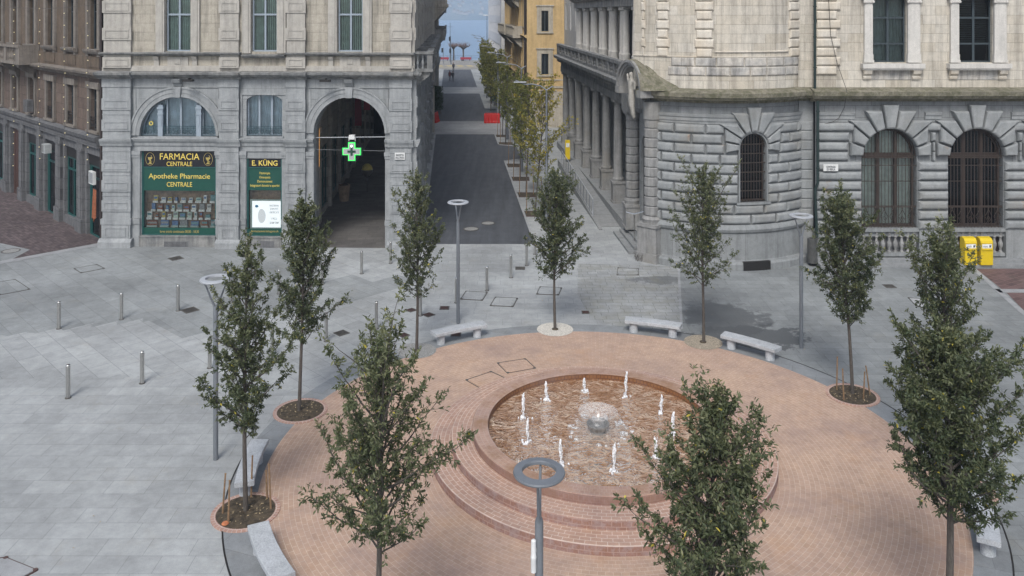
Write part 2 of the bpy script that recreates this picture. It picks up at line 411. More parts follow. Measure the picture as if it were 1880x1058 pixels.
def polar_brick(name, cx, cy, R, bw, rh, c1, c2, mort, msize, extra=None, lime=0, wetc=None):
    t = NT(name); v = t.pos(); s = t.sep(v)
    dx = t.math('SUBTRACT', s[0], cx); dy = t.math('SUBTRACT', s[1], cy)
    r = t.math('SQRT', t.math('ADD', t.math('MULTIPLY', dx, dx), t.math('MULTIPLY', dy, dy)))
    th = t.math('MULTIPLY', t.math('ARCTAN2', dy, dx), R)
    rz = t.math('ADD', r, s[2]); vv = t.vec(th, rz)
    b = t.n('TexBrick'); t.l(vv, b.inputs['Vector']); b.offset = .5
    b.inputs['Scale'].default_value = 1; b.inputs['Brick Width'].default_value = bw; b.inputs['Row Height'].default_value = rh
    b.inputs['Mortar Size'].default_value = msize; b.inputs['Mortar Smooth'].default_value = .3
    b.inputs['Color1'].default_value = (*c1, 1); b.inputs['Color2'].default_value = (*c2, 1); b.inputs['Mortar'].default_value = (*mort, 1)
    c = b.outputs[0]
    # odd darker bricks
    b2 = t.n('TexBrick'); t.l(vv, b2.inputs['Vector']); b2.offset = .5
    for k, x in (('Scale', 1), ('Brick Width', bw), ('Row Height', rh), ('Mortar Size', 0), ('Bias', -.55)): b2.inputs[k].default_value = x
    b2.inputs['Color1'].default_value = (1, 1, 1, 1); b2.inputs['Color2'].default_value = (.8, .78, .8, 1)
    c = t.mix('MULTIPLY', .8, c, b2.outputs[0])
    c = t.mix('MULTIPLY', 1., c, t.ramp(t.noise(v, .5, 6, .65), [(.3, (.9, .87, .88)), (.7, (1.1, 1.06, 1.0))]))
    c = t.mix('MULTIPLY', 1., c, t.ramp(t.noise(v, 3.4, 7, .75), [(.3, .86), (.68, 1.08)]))
    c = t.mix('MULTIPLY', 1., c, t.ramp(t.noise(v, 70, 3, .8), [(.3, .86), (.7, 1.14)]))
    c = t.mix('MIX', t.ramp(t.noise(v, .55, 6, .75), [(.47, 0.), (.7, .6)]), c, (.25, .185, .17))
    c = t.mix('MIX', t.ramp(t.noise(t.mapping(v, loc=(7, 3, 0)), .6, 6, .75), [(.54, 0.), (.72, .4)]), c, (.42, .24, .13))
    if lime:
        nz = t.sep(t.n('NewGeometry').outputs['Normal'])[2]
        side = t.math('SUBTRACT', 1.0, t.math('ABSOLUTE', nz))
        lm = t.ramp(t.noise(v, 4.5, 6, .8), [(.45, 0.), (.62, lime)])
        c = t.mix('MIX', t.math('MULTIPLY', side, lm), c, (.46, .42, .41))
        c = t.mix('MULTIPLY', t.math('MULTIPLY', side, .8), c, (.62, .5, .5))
    if wetc:
        k = t.ramp(t.math('ABSOLUTE', t.math('SUBTRACT', r, wetc[0])), [(wetc[1]*.4, 1.), (wetc[1], 0.)])
        k = t.math('MULTIPLY', k, t.ramp(t.noise(v, 1.2, 5, .7), [(.42, 0.), (.62, .8)]))
        c = t.mix('MIX', k, c, wetc[2])
    hh = t.math('ADD', t.math('SUBTRACT', 1.0, b.outputs['Fac']), t.math('MULTIPLY', t.noise(v, 50, 3, .8), .3))
    M[name] = t.fin(t.pbr(c, .82, t.bump(hh, .35, .008), spec=.25))
PC = (2.25, 21.6); FC = (2.35, 22.12)
polar_brick('plaza_brick', *PC, 6.5, .235, .118, (.385, .275, .213), (.455, .332, .26), (.53, .445, .37), .006)
polar_brick('step_tile', *FC, 4.2, .23, .118, (.36, .24, .19), (.43, .295, .235), (.56, .47, .41), .009, lime=.75)
polar_brick('rim_tile', *FC, 3.2, .11, .118, (.34, .23, .19), (.40, .28, .228), (.42, .34, .29), .007, lime=.25, wetc=(3.1, .4, (.24, .14, .08)))
polar_brick('basin_wall', *FC, 3.0, .11, .1, (.2, .09, .04), (.26, .12, .05), (.1, .05, .03), .01)
plain('steel', (.55, .54, .52), .32, 1.0, .08, 12)
plain('steel_cap', (.72, .72, .70), .25, 1.0, .05, 12)
plain('lamp_grey', (.165, .18, .2), .42, .2, .06, 8)
plain('lamp_light', (.36, .38, .41), .5, 0, .05, 8)
plain('white_plastic', (.62, .63, .63), .4, 0, .04, 8)
plain('dark_iron', (.022, .02, .019), .5, .3, .1, 12)
plain('iron_frame', (.105, .098, .09), .7, .3, .2, 9)
plain('rust_iron', (.1, .06, .055), .8, .3, .2, 9)
plain('soil', (.075, .057, .036), .95, 0, .45, 9, bump=.9)
plain('white_gravel', (.62, .59, .53), .95, 0, .3, 30, bump=.9)
plain('tan_gravel', (.36, .31, .24), .95, 0, .35, 26, bump=.9)
plain('grey_gravel', (.3, .3, .29), .95, 0, .35, 30, bump=.9)
plain('stake_wood', (.23, .145, .08), .85, 0, .25, 14)
plain('rope', (.3, .2, .09), .9, 0, .2, 30)
plain('dry_leaf', (.42, .33, .2), .8, 0, .3, 10)
plain('terracotta', (.45, .16, .07), .8, 0, .2, 10)
stone('bench_granite', (.40, .42, .445), (.37, .39, .41), None, stain=.12, streak=.15, grain=.3)
# ================================================================== GROUND
mb = MB(); mb.sheet([(-130, -60), (130, -60), (130, 206), (-130, 206)], 0); struct('ground', mb, 'paving')
def zone(name, pts, z, mat, px=True):
    m = MB(); m.sheet([(G(*p)[:2] if px else p) for p in pts], z); return struct(name, m, mat)
zone('paving_diagonal', [(-300, 700), (300, 692), (392, 708), (560, 720), (640, 668), (770, 612), (795, 520), (806, 453), (100, 432), (0, 470), (-300, 520)], .004, 'paving_diagonal')
def jag(pts, step=.72):
    """outline along the 45 degree slab joints: a staircase of slab edges"""
    return pts
def T45(a, b): return ((a-b)*.70710678, (a+b)*.70710678)
# darker older slabs: staircase edge on the 45 degree grid
def stair(p0, p1, n):
    a0, b0 = (p0[0]+p0[1])*.7071, (p0[1]-p0[0])*.7071; a1, b1 = (p1[0]+p1[1])*.7071, (p1[1]-p1[0])*.7071
    out = []; rn = random.Random(4)
    for i in range(n):
        fa = a0+(a1-a0)*i/n; fb = b0+(b1-b0)*i/n; na = a0+(a1-a0)*(i+1)/n
        out += [T45(fa, fb), T45(na+rn.uniform(-.3, .3), fb)]
    out.append(T45(a1, b1)); return out
A_, B_, C_, D_ = G(-200, 640)[:2], G(262, 592)[:2], G(335, 622)[:2], G(560, 560)[:2]
zone('paving_older_slabs', stair(A_, B_, 9)+stair(B_, C_, 1)+stair(C_, D_, 5)+[G(556, 456)[:2], G(190, 450)[:2], G(0, 484)[:2], G(-200, 515)[:2]], .008, 'paving_diagonal_dark', px=False)
zone('paving_patch', [T45(*q) for q in ((lambda a, b: [(a, b), (a+2.2, b), (a+2.2, b-1.5), (a+3.6, b-1.5), (a+3.6, b-2.9), (a, b-2.9)])((G(600, 540)[0]+G(600, 540)[1])*.7071, (G(600, 540)[1]-G(600, 540)[0])*.7071+1.4))], .008, 'paving_diagonal_dark', px=False)
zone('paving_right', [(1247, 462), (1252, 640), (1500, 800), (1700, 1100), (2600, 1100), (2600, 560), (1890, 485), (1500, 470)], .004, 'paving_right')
zone('paving_small_slabs', [(1062, 484), (1245, 490), (1252, 604), (1150, 606), (1085, 585), (1060, 540)], .008, 'paving_small')
zone('paving_joint_strip', [(1243, 476), (1247, 476), (1254, 605), (1249, 605)], .012, 'granite_smooth')
zone('alley_brick', [G(0, 483)[:2], G(190, 448)[:2], (-20.6, 42.2), (-34, 55.6), (-60, 82), (-70, 60), G(-300, 560)[:2]], .012, 'porphyry', px=False)
zone('alley_slab', [(-40, 470), (0, 447), (55, 459), (20, 478), (-40, 485)], .016, 'paving_diagonal_dark')
zone('alley_kerb', [(-100, 499), (190, 445.5), (192, 449), (-100, 505)], .020, 'granite_smooth')
zone('side_street_brick', [(1792, 494), (1850, 540), (1880, 571), (2050, 700), (2800, 700), (2800, 494)], .012, 'red_brick_paving')
zone('side_street_band', [(1826, 531.5), (2800, 536), (2800, 542), (1836, 538)], .016, 'granite_smooth')
zone('side_street_kerb', [(1783, 494), (1792, 494), (1880, 571), (2050, 700), (2030, 700), (1868, 571)], .016, 'granite_smooth')
# street
def sx(D, x0, k=-.0738): return x0+(D-41.4)*k
def road(name, D0, D1, mat='asphalt', xl=-4.45, xr=1.1, bay=None, z=.004):
    L = [(sx(D0, xl), D0), (sx(D0, xr), D0)]
    if bay: L += [(sx(bay[0], xr), bay[0]), (sx(bay[0]+1, xr+bay[2]), bay[0]+1), (sx(bay[1]-1, xr+bay[2]), bay[1]-1), (sx(bay[1], xr), bay[1])]
    L += [(sx(D1, xr), D1), (sx(D1, xl), D1)]
    m = MB(); m.sheet(L, z); return struct(name, m, mat)
road('road', 41.55, 79.3, bay=(65, 73, 1.5)); road('road', 88.9, 119.7, bay=(91, 101, 1.5)); road('road', 130, 171)
road('crossing', 79.3, 88.9, 'granite_smooth', -5.4, 5); road('crossing', 119.7, 130, 'granite_smooth', -5.4, 3)
paving('arcade_paving', (.125, .118, .112), .9, .45, rad(-4), var=.15)
zone('arcade_floor', [(-10.4, 40.97), (-4.95, 40.8), (-11, 120), (-16, 120)], .012, 'arcade_paving', px=False)
m = MB(); m.sheet([(-25, 171), (20, 171), (20, 204), (-25, 204)], .008); struct('lakeside_road', m, 'sett_band')
plain('yellow_paint', (.55, .42, .12), .7)
m = MB()
for i in range(9): m.sheet([(-16+i*2.2, 181), (-14.6+i*2.2, 181), (-15.6+i*2.2, 184), (-17+i*2.2, 184)], .012)
m.sheet([(-22, 176), (8, 176), (8, 176.5), (-22, 176.5)], .012); struct('road_marking', m, 'yellow_paint')
def kerb(pts, wd=.14, h=.035, z=0):
    m = MB()
    for (a, b) in zip(pts, pts[1:]):
        dx, dy = b[0]-a[0], b[1]-a[1]; L = math.hypot(dx, dy); nx, ny = -dy/L*wd, dx/L*wd
        m.slab([a, b, (b[0]+nx, b[1]+ny), (a[0]+nx, a[1]+ny)], z, z+h)
    return m
struct('kerb', kerb([(sx(79.3, -4.45), 79.3), (-4.45, 41.55)][::-1], wd=.12), 'granite_smooth')
for a, b in ((41.55, 65), (73, 79.3)):
    struct('kerb', kerb([(sx(b, 1.1), b), (sx(a, 1.1), a)], wd=.12), 'granite_smooth')
struct('kerb', kerb([(sx(73, 1.1), 73), (sx(72, 2.6), 72), (sx(66, 2.6), 66), (sx(65, 1.1), 65)], wd=.12), 'granite_smooth')
# plaza disc
m = MB(); m.ring(*PC, 8.5, 9.2, 0, .012, 160); struct('granite_ring', m, 'granite_band')
m = MB(); m.ring(*PC, 9.2, 9.235, .0, .016, 160, rad(-60), rad(70)); m.ring(*PC, 9.2, 9.235, .0, .016, 60, rad(175), rad(250)); struct('slot_drain', m, 'dark_iron')
m = MB(); n = 180; m.add([(PC[0]+8.5*math.cos(2*math.pi*i/n), PC[1]+8.5*math.sin(2*math.pi*i/n), .016) for i in range(n)], [tuple(range(n))])
struct('brick_plaza', m, 'plaza_brick')
# hatches set in the paving
def hatch(label, pts, z=.022, cat='hatch', rim='iron_frame', fill='paving'):
    P = [G(*p)[:2] for p in pts]; c = (sum(p[0] for p in P)/4, sum(p[1] for p in P)/4)
    t = thing('access_hatch', label, cat, (c[0], c[1], 0), group='access hatches set in the paving')
    m = MB()
    for i in range(4):
        a, b = P[i], P[(i+1) % 4]; f = .032/max(.3, math.dist(a, c))
        a2 = (a[0]+(c[0]-a[0])*f, a[1]+(c[1]-a[1])*f); b2 = (b[0]+(c[0]-b[0])*f, b[1]+(c[1]-b[1])*f)
        m.slab([a, b, b2, a2][::-1], .0, z)
    for p in P: m.lathe(p[0]+(c[0]-p[0])*.09, p[1]+(c[1]-p[1])*.09, [(.05, 0), (.05, z+.006)], 8)
    m.build('frame', rim, t)
    m = MB(); k = .07/math.dist(P[0], c)
    m.slab([(p[0]+(c[0]-p[0])*k, p[1]+(c[1]-p[1])*k) for p in P][::-1], 0, z+.002); m.build('cover', fill, t)
hatch('grey hatch set diagonally in the slabs, left of the far row of bollards', [(135, 494), (178, 486), (193, 493.5), (148, 502)], fill='paving_diagonal_dark')
hatch('large hatch with dark corners at the left edge above the bollards', [(-18, 521), (28, 513.5), (56, 532), (-2, 543)], fill='paving_diagonal_dark')
hatch('pale hatch with brown frame in the bottom left corner', [(-40, 1032), (10, 1024), (70, 1048), (20, 1075)], fill='granite_smooth', rim='rust_iron')
hatch('pale hatch in the slabs nearest the lamp and curved bench', [(909, 546), (951, 548), (942.5, 564), (899, 562)])
hatch('hatch with thin frame right beside the tall grey lamp behind the bench', [(855, 535), (895.5, 537.5), (886, 552.5), (845, 550)])
hatch('hatch behind the trunk of the tree in white gravel', [(991, 527), (1032, 529), (1026, 542.5), (984.5, 541)])
hatch('hatch in the small mossy slabs near the entrance steps', [(1134, 492), (1173, 494), (1173, 506), (1132, 506)], fill='paving_small')
hatch('hatch in the dark slabs between the right lamp and the yellow boxes', [(1667, 547), (1700, 550), (1697, 566), (1682, 563)], fill='granite_smooth')
hatch('brick filled hatch just behind the fountain rim', [(912, 667.5), (965, 659.5), (984.5, 677.5), (931, 687)], z=.026, fill='plaza_brick')
hatch('brick filled hatch at the left shoulder of the fountain steps', [(854, 699), (902, 683), (930, 696), (882, 715)], z=.026, fill='plaza_brick')
GL = ['below the pharmacy window', 'beside the third bollard of the far row', 'left of the lamp behind the bench', 'beside the near bench leg behind the fountain', 'right of the slim tree trunk by the bench',
      'under the near left bench end', 'between two bollards left of the slim trunk', 'behind the curved bench leg', 'left of the mossy slabs behind the fountain', 'near the bollards at the road end', 'in the dark slabs right of the round tower']
for lab, (px, py, w_, h_, mt) in zip(GL, [(323, 475, .65, .4, 0), (349, 570, .62, .42, 0), (787, 578.5, .42, .35, 1), (816, 566, .42, .35, 1), (755, 570, .4, .35, 1), (741, 616, .4, .35, 1),
      (627, 612, .5, .42, 0), (837, 615, .42, .35, 1), (1075, 574, .34, .3, 1), (955, 493, .5, .42, 0), (1633, 526, .5, .34, 0)]):
    x, y, _ = G(px, py); t = thing('drain_grate', 'small square drain grate '+lab, 'drain grate', (x, y, 0), rad(45) if px < 800 else 0, 'drain grates in the paving')
    mp = (lambda p, x=x, y=y, a=(rad(45) if px < 800 else 0): (x+p[0]*math.cos(a)-p[1]*math.sin(a), y+p[0]*math.sin(a)+p[1]*math.cos(a), p[2]))
    m = MB(mp); m.ring(0, 0, w_*.5, w_*.62, 0, .018, 4, rad(45), rad(405)); m.build('frame', 'iron_frame', t)
    m = MB(mp); m.box(-w_*.36, w_*.36, -w_*.36, w_*.36, 0, .012); m.cur = 1
    for i in range(7): m.box(-w_*.34, w_*.34, -w_*.33+i*w_*.11, -w_*.33+i*w_*.11+w_*.05, .012, .019)
    m.build('grate', ['dark_iron', 'rust_iron' if mt else 'iron_frame'], t)
for px, py, r, lab in ((865, 421, .42, 'lighter round manhole cover nearest the end of the asphalt'), (896, 410.5, .38, 'smaller round manhole cover further up the asphalt'), (20, 461.5, .42, 'pale oval cover in the brick alley at the left edge')):
    x, y, _ = G(px, py); t = thing('manhole_cover', lab, 'manhole cover', (x, y, 0), group='round manhole covers')
    m = MB(); m.ring(x, y, r*.86, r, 0, .024, 32); m.build('frame', 'iron_frame', t)
    m = MB(); m.lathe(x, y, [(r*.85, 0), (r*.85, .02), (.02, .022)], 28); m.build('lid', 'grey_gravel', t)
# ================================================================== FOUNTAIN
fx, fy = FC
ft = thing('fountain', 'round stepped fountain of pink brick with ten low jets and a water bell', 'fountain', (fx, fy, 0))
def stepring(r0, r1, z0, z1):
    m = MB(); m.lathe(fx, fy, [(r1, z0), (r1, z1-.012), (r1-.012, z1), (r0, z1)], 160, cap=False); return m
stepring(3.9, 4.5, 0, .235).build('step', 'step_tile', ft, smooth=25)
stepring(3.35, 3.95, .235, .44).build('step', 'step_tile', ft, smooth=25)
m = MB(); m.lathe(fx, fy, [(3.4, .44), (3.4, .635), (3.385, .65), (3.0, .65), (2.985, .64)], 160, cap=False); m.build('rim', 'rim_tile', ft, smooth=25)
m = MB(); m.lathe(fx, fy, [(2.985, .64), (2.985, .1)], 160, cap=False); m.build('basin_wall', 'basin_wall', ft, smooth=25)
def water_mat():
    t = NT('pool_water'); v = t.pos(); s = t.sep(v)
    d = t.noise(v, 1.5, 3, .6); vv = t.n('VectorMath', operation='ADD'); t.l(v, vv.inputs[0])
    t.l(t.vec(t.math('MULTIPLY', d, .5), t.math('MULTIPLY', t.noise(v, 2.1, 3, .6), .5)), vv.inputs[1]); wv = vv.outputs[0]
    n1 = t.noise(t.mapping(wv, scale=(1, 1.4, 1)), 2.6, 2, .5, 1.4); n2 = t.noise(t.mapping(wv, scale=(1, 1.5, 1)), 5.2, 1.5, .45, 1.8)
    c = t.ramp(n1, [(.36, (.28, .15, .075)), (.5, (.4, .26, .17)), (.62, (.5, .38, .28))])  # pale ripple reflections and brown water painted together into the base colour
    ridge = t.math('SUBTRACT', 1.0, t.math('MULTIPLY', t.math('ABSOLUTE', t.math('SUBTRACT', n2, .5)), 14.0))
    c = t.mix('MIX', t.math('MULTIPLY', t.math('MAXIMUM', ridge, 0.0), .35), c, (.16, .07, .03))
    # murkier, paler water towards the middle where the bell falls
    dx = t.math('SUBTRACT', s[0], fx); dy = t.math('SUBTRACT', s[1], fy)
    r = t.math('SQRT', t.math('ADD', t.math('MULTIPLY', dx, dx), t.math('MULTIPLY', dy, dy)))
    c = t.mix('MIX', t.ramp(t.math('ADD', r, t.math('MULTIPLY', n2, .5)), [(.45, .75), (1.15, 0.)]), c, (.47, .42, .37))
    hh = t.math('ADD', t.math('MULTIPLY', n1, .7), t.math('MULTIPLY', n2, .35))
    p = t.n('BsdfPrincipled'); t.set(p.inputs['Base Color'], c); p.inputs['Roughness'].default_value = .07; p.inputs['IOR'].default_value = 1.7
    nb = t.bump(hh, 1., .2); p.inputs['Roughness'].default_value = .6; p.inputs['Specular IOR Level'].default_value = 0
    fr = t.n('Fresnel'); fr.inputs[0].default_value = 1.36; t.l(nb, fr.inputs['Normal']); g = t.n('BsdfGlossy'); g.inputs['Roughness'].default_value = .03; t.l(nb, g.inputs['Normal'])
    mx = t.n('MixShader'); t.l(t.math('MINIMUM', t.math('MULTIPLY', fr.outputs[0], 3.0), 1.0), mx.inputs[0]); t.l(p.outputs[0], mx.inputs[1]); t.l(g.outputs[0], mx.inputs[2]); M['pool_water'] = t.fin(mx.outputs[0])
water_mat()
m = MB(); m.lathe(fx, fy, [(2.985, .47), (1.5, .47), (.02, .47)], 128, cap=False); m.build('water', 'pool_water', ft)
def foam(name, dens, col=(.8, .82, .84), scale=26):
    t = NT(name); v = t.pos(); n = t.noise(v, scale, 4, .7)
    p = t.n('BsdfPrincipled'); t.set(p.inputs['Base Color'], col); p.inputs['Roughness'].default_value = .25
    tr = t.n('BsdfTransparent'); mx = t.n('MixShader'); t.l(t.ramp(n, [(.42, 0.), (.62, dens)]), mx.inputs[0]); t.l(tr.outputs[0], mx.inputs[1]); t.l(p.outputs[0], mx.inputs[2])
    M[name] = t.fin(mx.outputs[0])
foam('foam', .85); foam('foam_thin', .5, (.62, .62, .6), 9); 
def bellmat(nm='water_sheet', lo=.12, hi=.5):
    t = NT('water_sheet'); lv = t.sep(t.attr('loc')[1]); v = t.pos()
    st = t.noise(t.mapping(t.attr('loc')[1], scale=(9, 9, 1.3)), 2.4, 4, .7)
    g = t.n('BsdfGlossy'); g.inputs['Roughness'].default_value = .12; g.inputs['Color'].default_value = (.9, .92, .95, 1)
    df = t.n('BsdfDiffuse'); df.inputs[0].default_value = (.74, .72, .7, 1)
    a = t.n('MixShader'); a.inputs[0].default_value = .14; t.l(df.outputs[0], a.inputs[1]); t.l(g.outputs[0], a.inputs[2])
    tr = t.n('BsdfTransparent'); mx = t.n('MixShader'); t.l(t.ramp(st, [(.35, lo), (.65, hi)]), mx.inputs[0])
    t.l(tr.outputs[0], mx.inputs[1]); t.l(a.outputs[0], mx.inputs[2]); M[nm] = t.fin(mx.outputs[0])
bellmat(); bellmat('water_veil', .0, .1)
nx_, ny_ = 2.27, 22.0
plain('nozzle_stone', (.22, .22, .215), .35, .2, .2, 20)
m = MB(); m.lathe(nx_, ny_, [(.2, .3), (.2, .52), (.26, .6), (.3, .66), (.3, .69), (.24, .695), (.15, .63), (.02, .62)], 28); m.build('nozzle', 'nozzle_stone', ft, smooth=30)
m = MB(); m.lathe(nx_, ny_, [(.12, .67), (.15, .74), (.22, .83), (.33, .92), (.44, .98), (.52, 1.0)], 48, cap=False); m.build('water_bell', 'water_sheet', ft, smooth='all')
m = MB(); m.lathe(nx_, ny_, [(.52, 1.0), (.6, .95), (.66, .84), (.71, .68), (.75, .47)], 48, cap=False); m.build('falling_water', 'water_veil', ft, smooth='all')
rn = random.Random(11)
m = MB()
for k in range(46):
    a = rn.uniform(0, 6.28); r = rn.gauss(.75, .07); q = rn.uniform(.03, .09)
    m.lathe(nx_+r*math.cos(a), ny_+r*math.sin(a), [(q, .0), (q*.8, .02), (.005, .035)], 7, z=.468)
_s = m.build('splash', 'foam', ft, smooth='all'); _s['kind'] = 'stuff'
def jet(px, py, top):
    x, y, _ = G(px, py, .47); h = (py-top)*y/F; m = MB(); k = 14
    ph = rn.uniform(0, 6); bend = rn.uniform(-.04, .04)
    for strand in range(3):
        pts = []; rs = []
        for i in range(k+1):
            f = i/k; pts.append((x+bend*f*f+.018*math.sin(f*9+ph+strand*2)*(.4+f)+strand*.012-.012, y+.018*math.cos(f*7+ph*1.3+strand), .46+h*f*(1-.12*strand)))
            rs.append((.017+.011*f+.008*math.sin(f*17+ph+strand))*(1.0 if f < .95 else .55)*(1-.18*strand))
        m.tube(pts, rs, 6)
    for i in range(26):   # drops round the column and where it lands
        a = rn.uniform(0, 6.28); f = rn.random(); r = rn.uniform(.02, .05)*(1+1.6*(1-f)**3); q = rn.uniform(.006, .014); z = .47+h*f*1.03
        m.lathe(x+r*math.cos(a), y+r*math.sin(a), [(.002, -q), (q, 0), (.002, q)], 5, z=z)
    for i in range(16):
        a = rn.uniform(0, 6.28); r = abs(rn.gauss(.03, .07)); q = rn.uniform(.02, .05)
        m.lathe(x+r*math.cos(a), y+r*math.sin(a), [(q, 0), (q*.7, .025), (.004, .05*rn.random()+.02)], 6, z=.468)
    m.build('water_jet', 'foam_jet', ft, smooth='all')
t_ = NT('foam_jet'); p_ = t_.n('BsdfPrincipled'); p_.inputs['Base Color'].default_value = (.86, .87, .9, 1); p_.inputs['Roughness'].default_value = .18
tr_ = t_.n('BsdfTransparent'); mx_ = t_.n('MixShader'); t_.l(t_.ramp(t_.noise(t_.pos(), 22, 3, .7), [(.38, .35), (.55, .95)]), mx_.inputs[0])
t_.l(tr_.outputs[0], mx_.inputs[1]); t_.l(p_.outputs[0], mx_.inputs[2]); M['foam_jet'] = t_.fin(mx_.outputs[0])
for a in ((1003, 734, 700), (1073, 719, 694), (1149, 728, 681), (1213.5, 759, 724), (1235, 798, 756), (1204.6, 840, 803), (1127, 866, 815), (1030, 854, 806), (969, 813, 767), (961, 768, 722)): jet(*a)
rn = random.Random(21); m = MB()
for k in range(230):
    a = rn.uniform(0, 6.28); r = 4.7+3.7*math.sqrt(rn.random()) if k < 170 else rn.uniform(9.3, 13); x, y = PC[0]+r*math.cos(a), PC[1]+r*math.sin(a); q = rn.uniform(.015, .04); g = rn.uniform(0, 3.1)
    m.add([(x-q*math.cos(g), y-q*math.sin(g), .022), (x+q*.45*math.sin(g), y-q*.45*math.cos(g), .03), (x+q*math.cos(g), y+q*math.sin(g), .022), (x-q*.45*math.sin(g), y+q*.45*math.cos(g), .028)], [(0, 1, 2, 3)])
o = m.build('fallen_leaves', 'dry_leaf'); o['kind'] = 'stuff'; tag(o, 'small dry leaves scattered over the brick circle', 'leaves')
# ================================================================== PLAZA FURNITURE
def bollard0():
    t = thing('bollard', 'x', 'bollard', (0, 0, 0)); m = MB()
    m.lathe(0, 0, [(.062, 0), (.062, .955), (.055, .962)], 16, cap=False); m.build('post', 'steel', t, smooth=30)
    m = MB(); m.lathe(0, 0, [(.0635, .962), (.0635, .985), (.05, 1.0), (.01, 1.003)], 16); m.build('cap', 'steel_cap', t, smooth=30)
    m = MB(); m.lathe(0, 0, [(.09, .004), (.085, .022), (.062, .022)], 16, cap=False); m.build('collar', 'iron_frame', t)
    return t
b0 = bollard0(); first = True
BL = [((125, 731), 'front row, nearest the left edge and lowest in view'), ((261, 704), 'front row, second from the left, in open paving'), ((385, 676), 'front row, just left of the tall left lamp pole'),
      ((500, 652), 'front row, hidden behind the second left tree crown'), ((599, 627), 'front row, right of the second left tree crown'), ((691, 604), 'front row, above the sparse near tree'), ((772, 580), 'front row, close behind the slim trunk left of the bench'), ((838, 556), 'behind the lamp pole at the end of the front row'),
      ((108, 604), 'far row, nearest the left edge'), ((223, 587), 'far row, second from the left edge'), ((327, 571), 'far row, beside a dark square grate'), ((424, 556), 'far row, behind the ring of the left lamp'), ((512, 540), 'far row, left of the dense tree before the arch'),
      ((592, 522), 'far row, behind the dense tree before the arch'), ((664, 503), 'far row, in front of the dark archway'), ((717, 484), 'far row, at the right pier of the archway'),
      ((894, 534), 'lone one right of the lamp, near the pale hatch'), ((938, 510), 'second from the front in the group facing the road'), ((967, 488), 'with a yellow tinted cap facing the road'), ((982, 467), 'half hidden by the tree crown at the road corner')]
for (px, py), lab in BL:
    x, y, _ = G(px, py); L = 'slim steel bollard '+lab
    if first: b0.location = (x, y, 0); WM[b0.name] = Matrix.Translation((x, y, 0)); b0['label'] = L; o = b0; first = False
    else: o = copy_tree(b0, (x, y, 0), 0, L)
    o['group'] = 'steel bollards on the square'; o['category'] = 'bollard'
def bench(ang, label, r=8.78):
    a = rad(ang); cx, cy = PC[0]+r*math.cos(a), PC[1]+r*math.sin(a)
    t = thing('stone_bench', label, 'bench', (cx, cy, 0), a, 'curved granite benches round the fountain')
    dl = 1.0/r; m = MB()
    n = 14; prof = [(-.215, .35), (-.225, .36), (-.225, .455), (-.215, .465), (.215, .465), (.225, .455), (.225, .36), (.215, .35)]
    vs = []
    for i in range(n+1):
        f = a-dl+2*dl*i/n; vs += [(PC[0]+(r+o)*math.cos(f), PC[1]+(r+o)*math.sin(f), z) for o, z in prof]
    k = len(prof); fs = [(i*k+j, i*k+(j+1) % k, (i+1)*k+(j+1) % k, (i+1)*k+j) for i in range(n) for j in range(k)]
    fs += [tuple(range(k)), tuple(range(n*k+k-1, n*k-1, -1))]; m.add(vs, fs); m.build('seat', 'bench_granite', t, smooth=30)
    for sg in (-1, 1):
        f = a+sg*dl*.7; m = MB(); m.lathe(PC[0]+r*math.cos(f), PC[1]+r*math.sin(f), [(.155, 0), (.15, .02), (.15, .35)], 24, cap=False); m.build('leg', 'bench_granite', t, smooth=30)
for ang, lab in ((118, 'curved granite bench behind the fountain in front of the middle lamp'), (71.3, 'curved granite bench behind the fountain between white gravel tree and gravel tree'), (48.5, 'curved granite bench on the damp slabs near the right lamp'),
                 (186.5, 'curved granite bench left of the brick circle, behind the soil pit tree'), (211.3, 'large looking curved granite bench at the bottom left edge of the brick'), (-21.5, 'curved granite bench at the right edge under the big tree crown')): bench(ang, lab, 8.52 if ang > 200 else 8.78)
def lamp(px, py, z, label, phi, box=False, xy=None):
    x, y = xy if xy else G(px, py)[:2]
    t = thing('street_lamp', label, 'street lamp', (x, y, 0), phi, 'ring topped lamps on the square'); c, s_ = math.cos(phi), math.sin(phi)
    m = MB(); m.lathe(x, y, [(.064, 0), (.064, z-.75), (.05, z-.7)], 18); m.build('pole', 'lamp_grey', t, smooth=30)
    for sg in (-1, 1):
        m = MB(); R_ = .32
        pts = [(x+sg*c*q, y+sg*s_*q, h) for q, h in ((.028, z-.78), (.04, z-.68), (.12, z-.5), (.23, z-.2), (R_, z-.02))]
        m.tube(pts, [.034, .033, .027, .022, .017], 8); m.build('arm', 'lamp_grey', t, smooth=40)
    m = MB(); m.lathe(x, y, [(.255, z-.03), (.385, z-.03), (.395, z-.01), (.385, z+.015), (.26, z+.03), (.25, z+.01), (.255, z-.03)], 64, cap=False); m.build('lamp_ring', 'lamp_light' if not box else 'lamp_grey', t, smooth=35)
    if box:
        m = MB(); qx, qy = x-.085, y-.06
        m.lathe(qx, qy, [(.02, z-1.48), (.042, z-1.47), (.042, z-1.28), (.045, z-1.27), (.045, z-1.24), (.04, z-1.23), (.038, z-1.0), (.02, z-.985)], 16); m.build('antenna', 'white_plastic', t, smooth=30)
        m = MB(); m.box(x-.08, x, y-.05, y-.03, z-1.18, z-1.12); m.box(x-.075, x-.055, y-.06, y-.02, z-1.2, z-1.1); m.build('bracket', 'steel', t)
lamp(396, 844, 4.66, 'tall grey lamp with flat ring top on the left, in open paving', rad(8))
lamp(841, 594, 4.5, 'tall grey lamp with ring top just behind the curved bench at centre', rad(115))
lamp(1471, 639, 4.55, 'tall grey lamp with ring top before the round corner tower', rad(25))
lamp(0, 0, 4.57, 'nearest ring topped lamp with white antenna tube, in front of the fountain', rad(-96), True, (.41, 12.6))
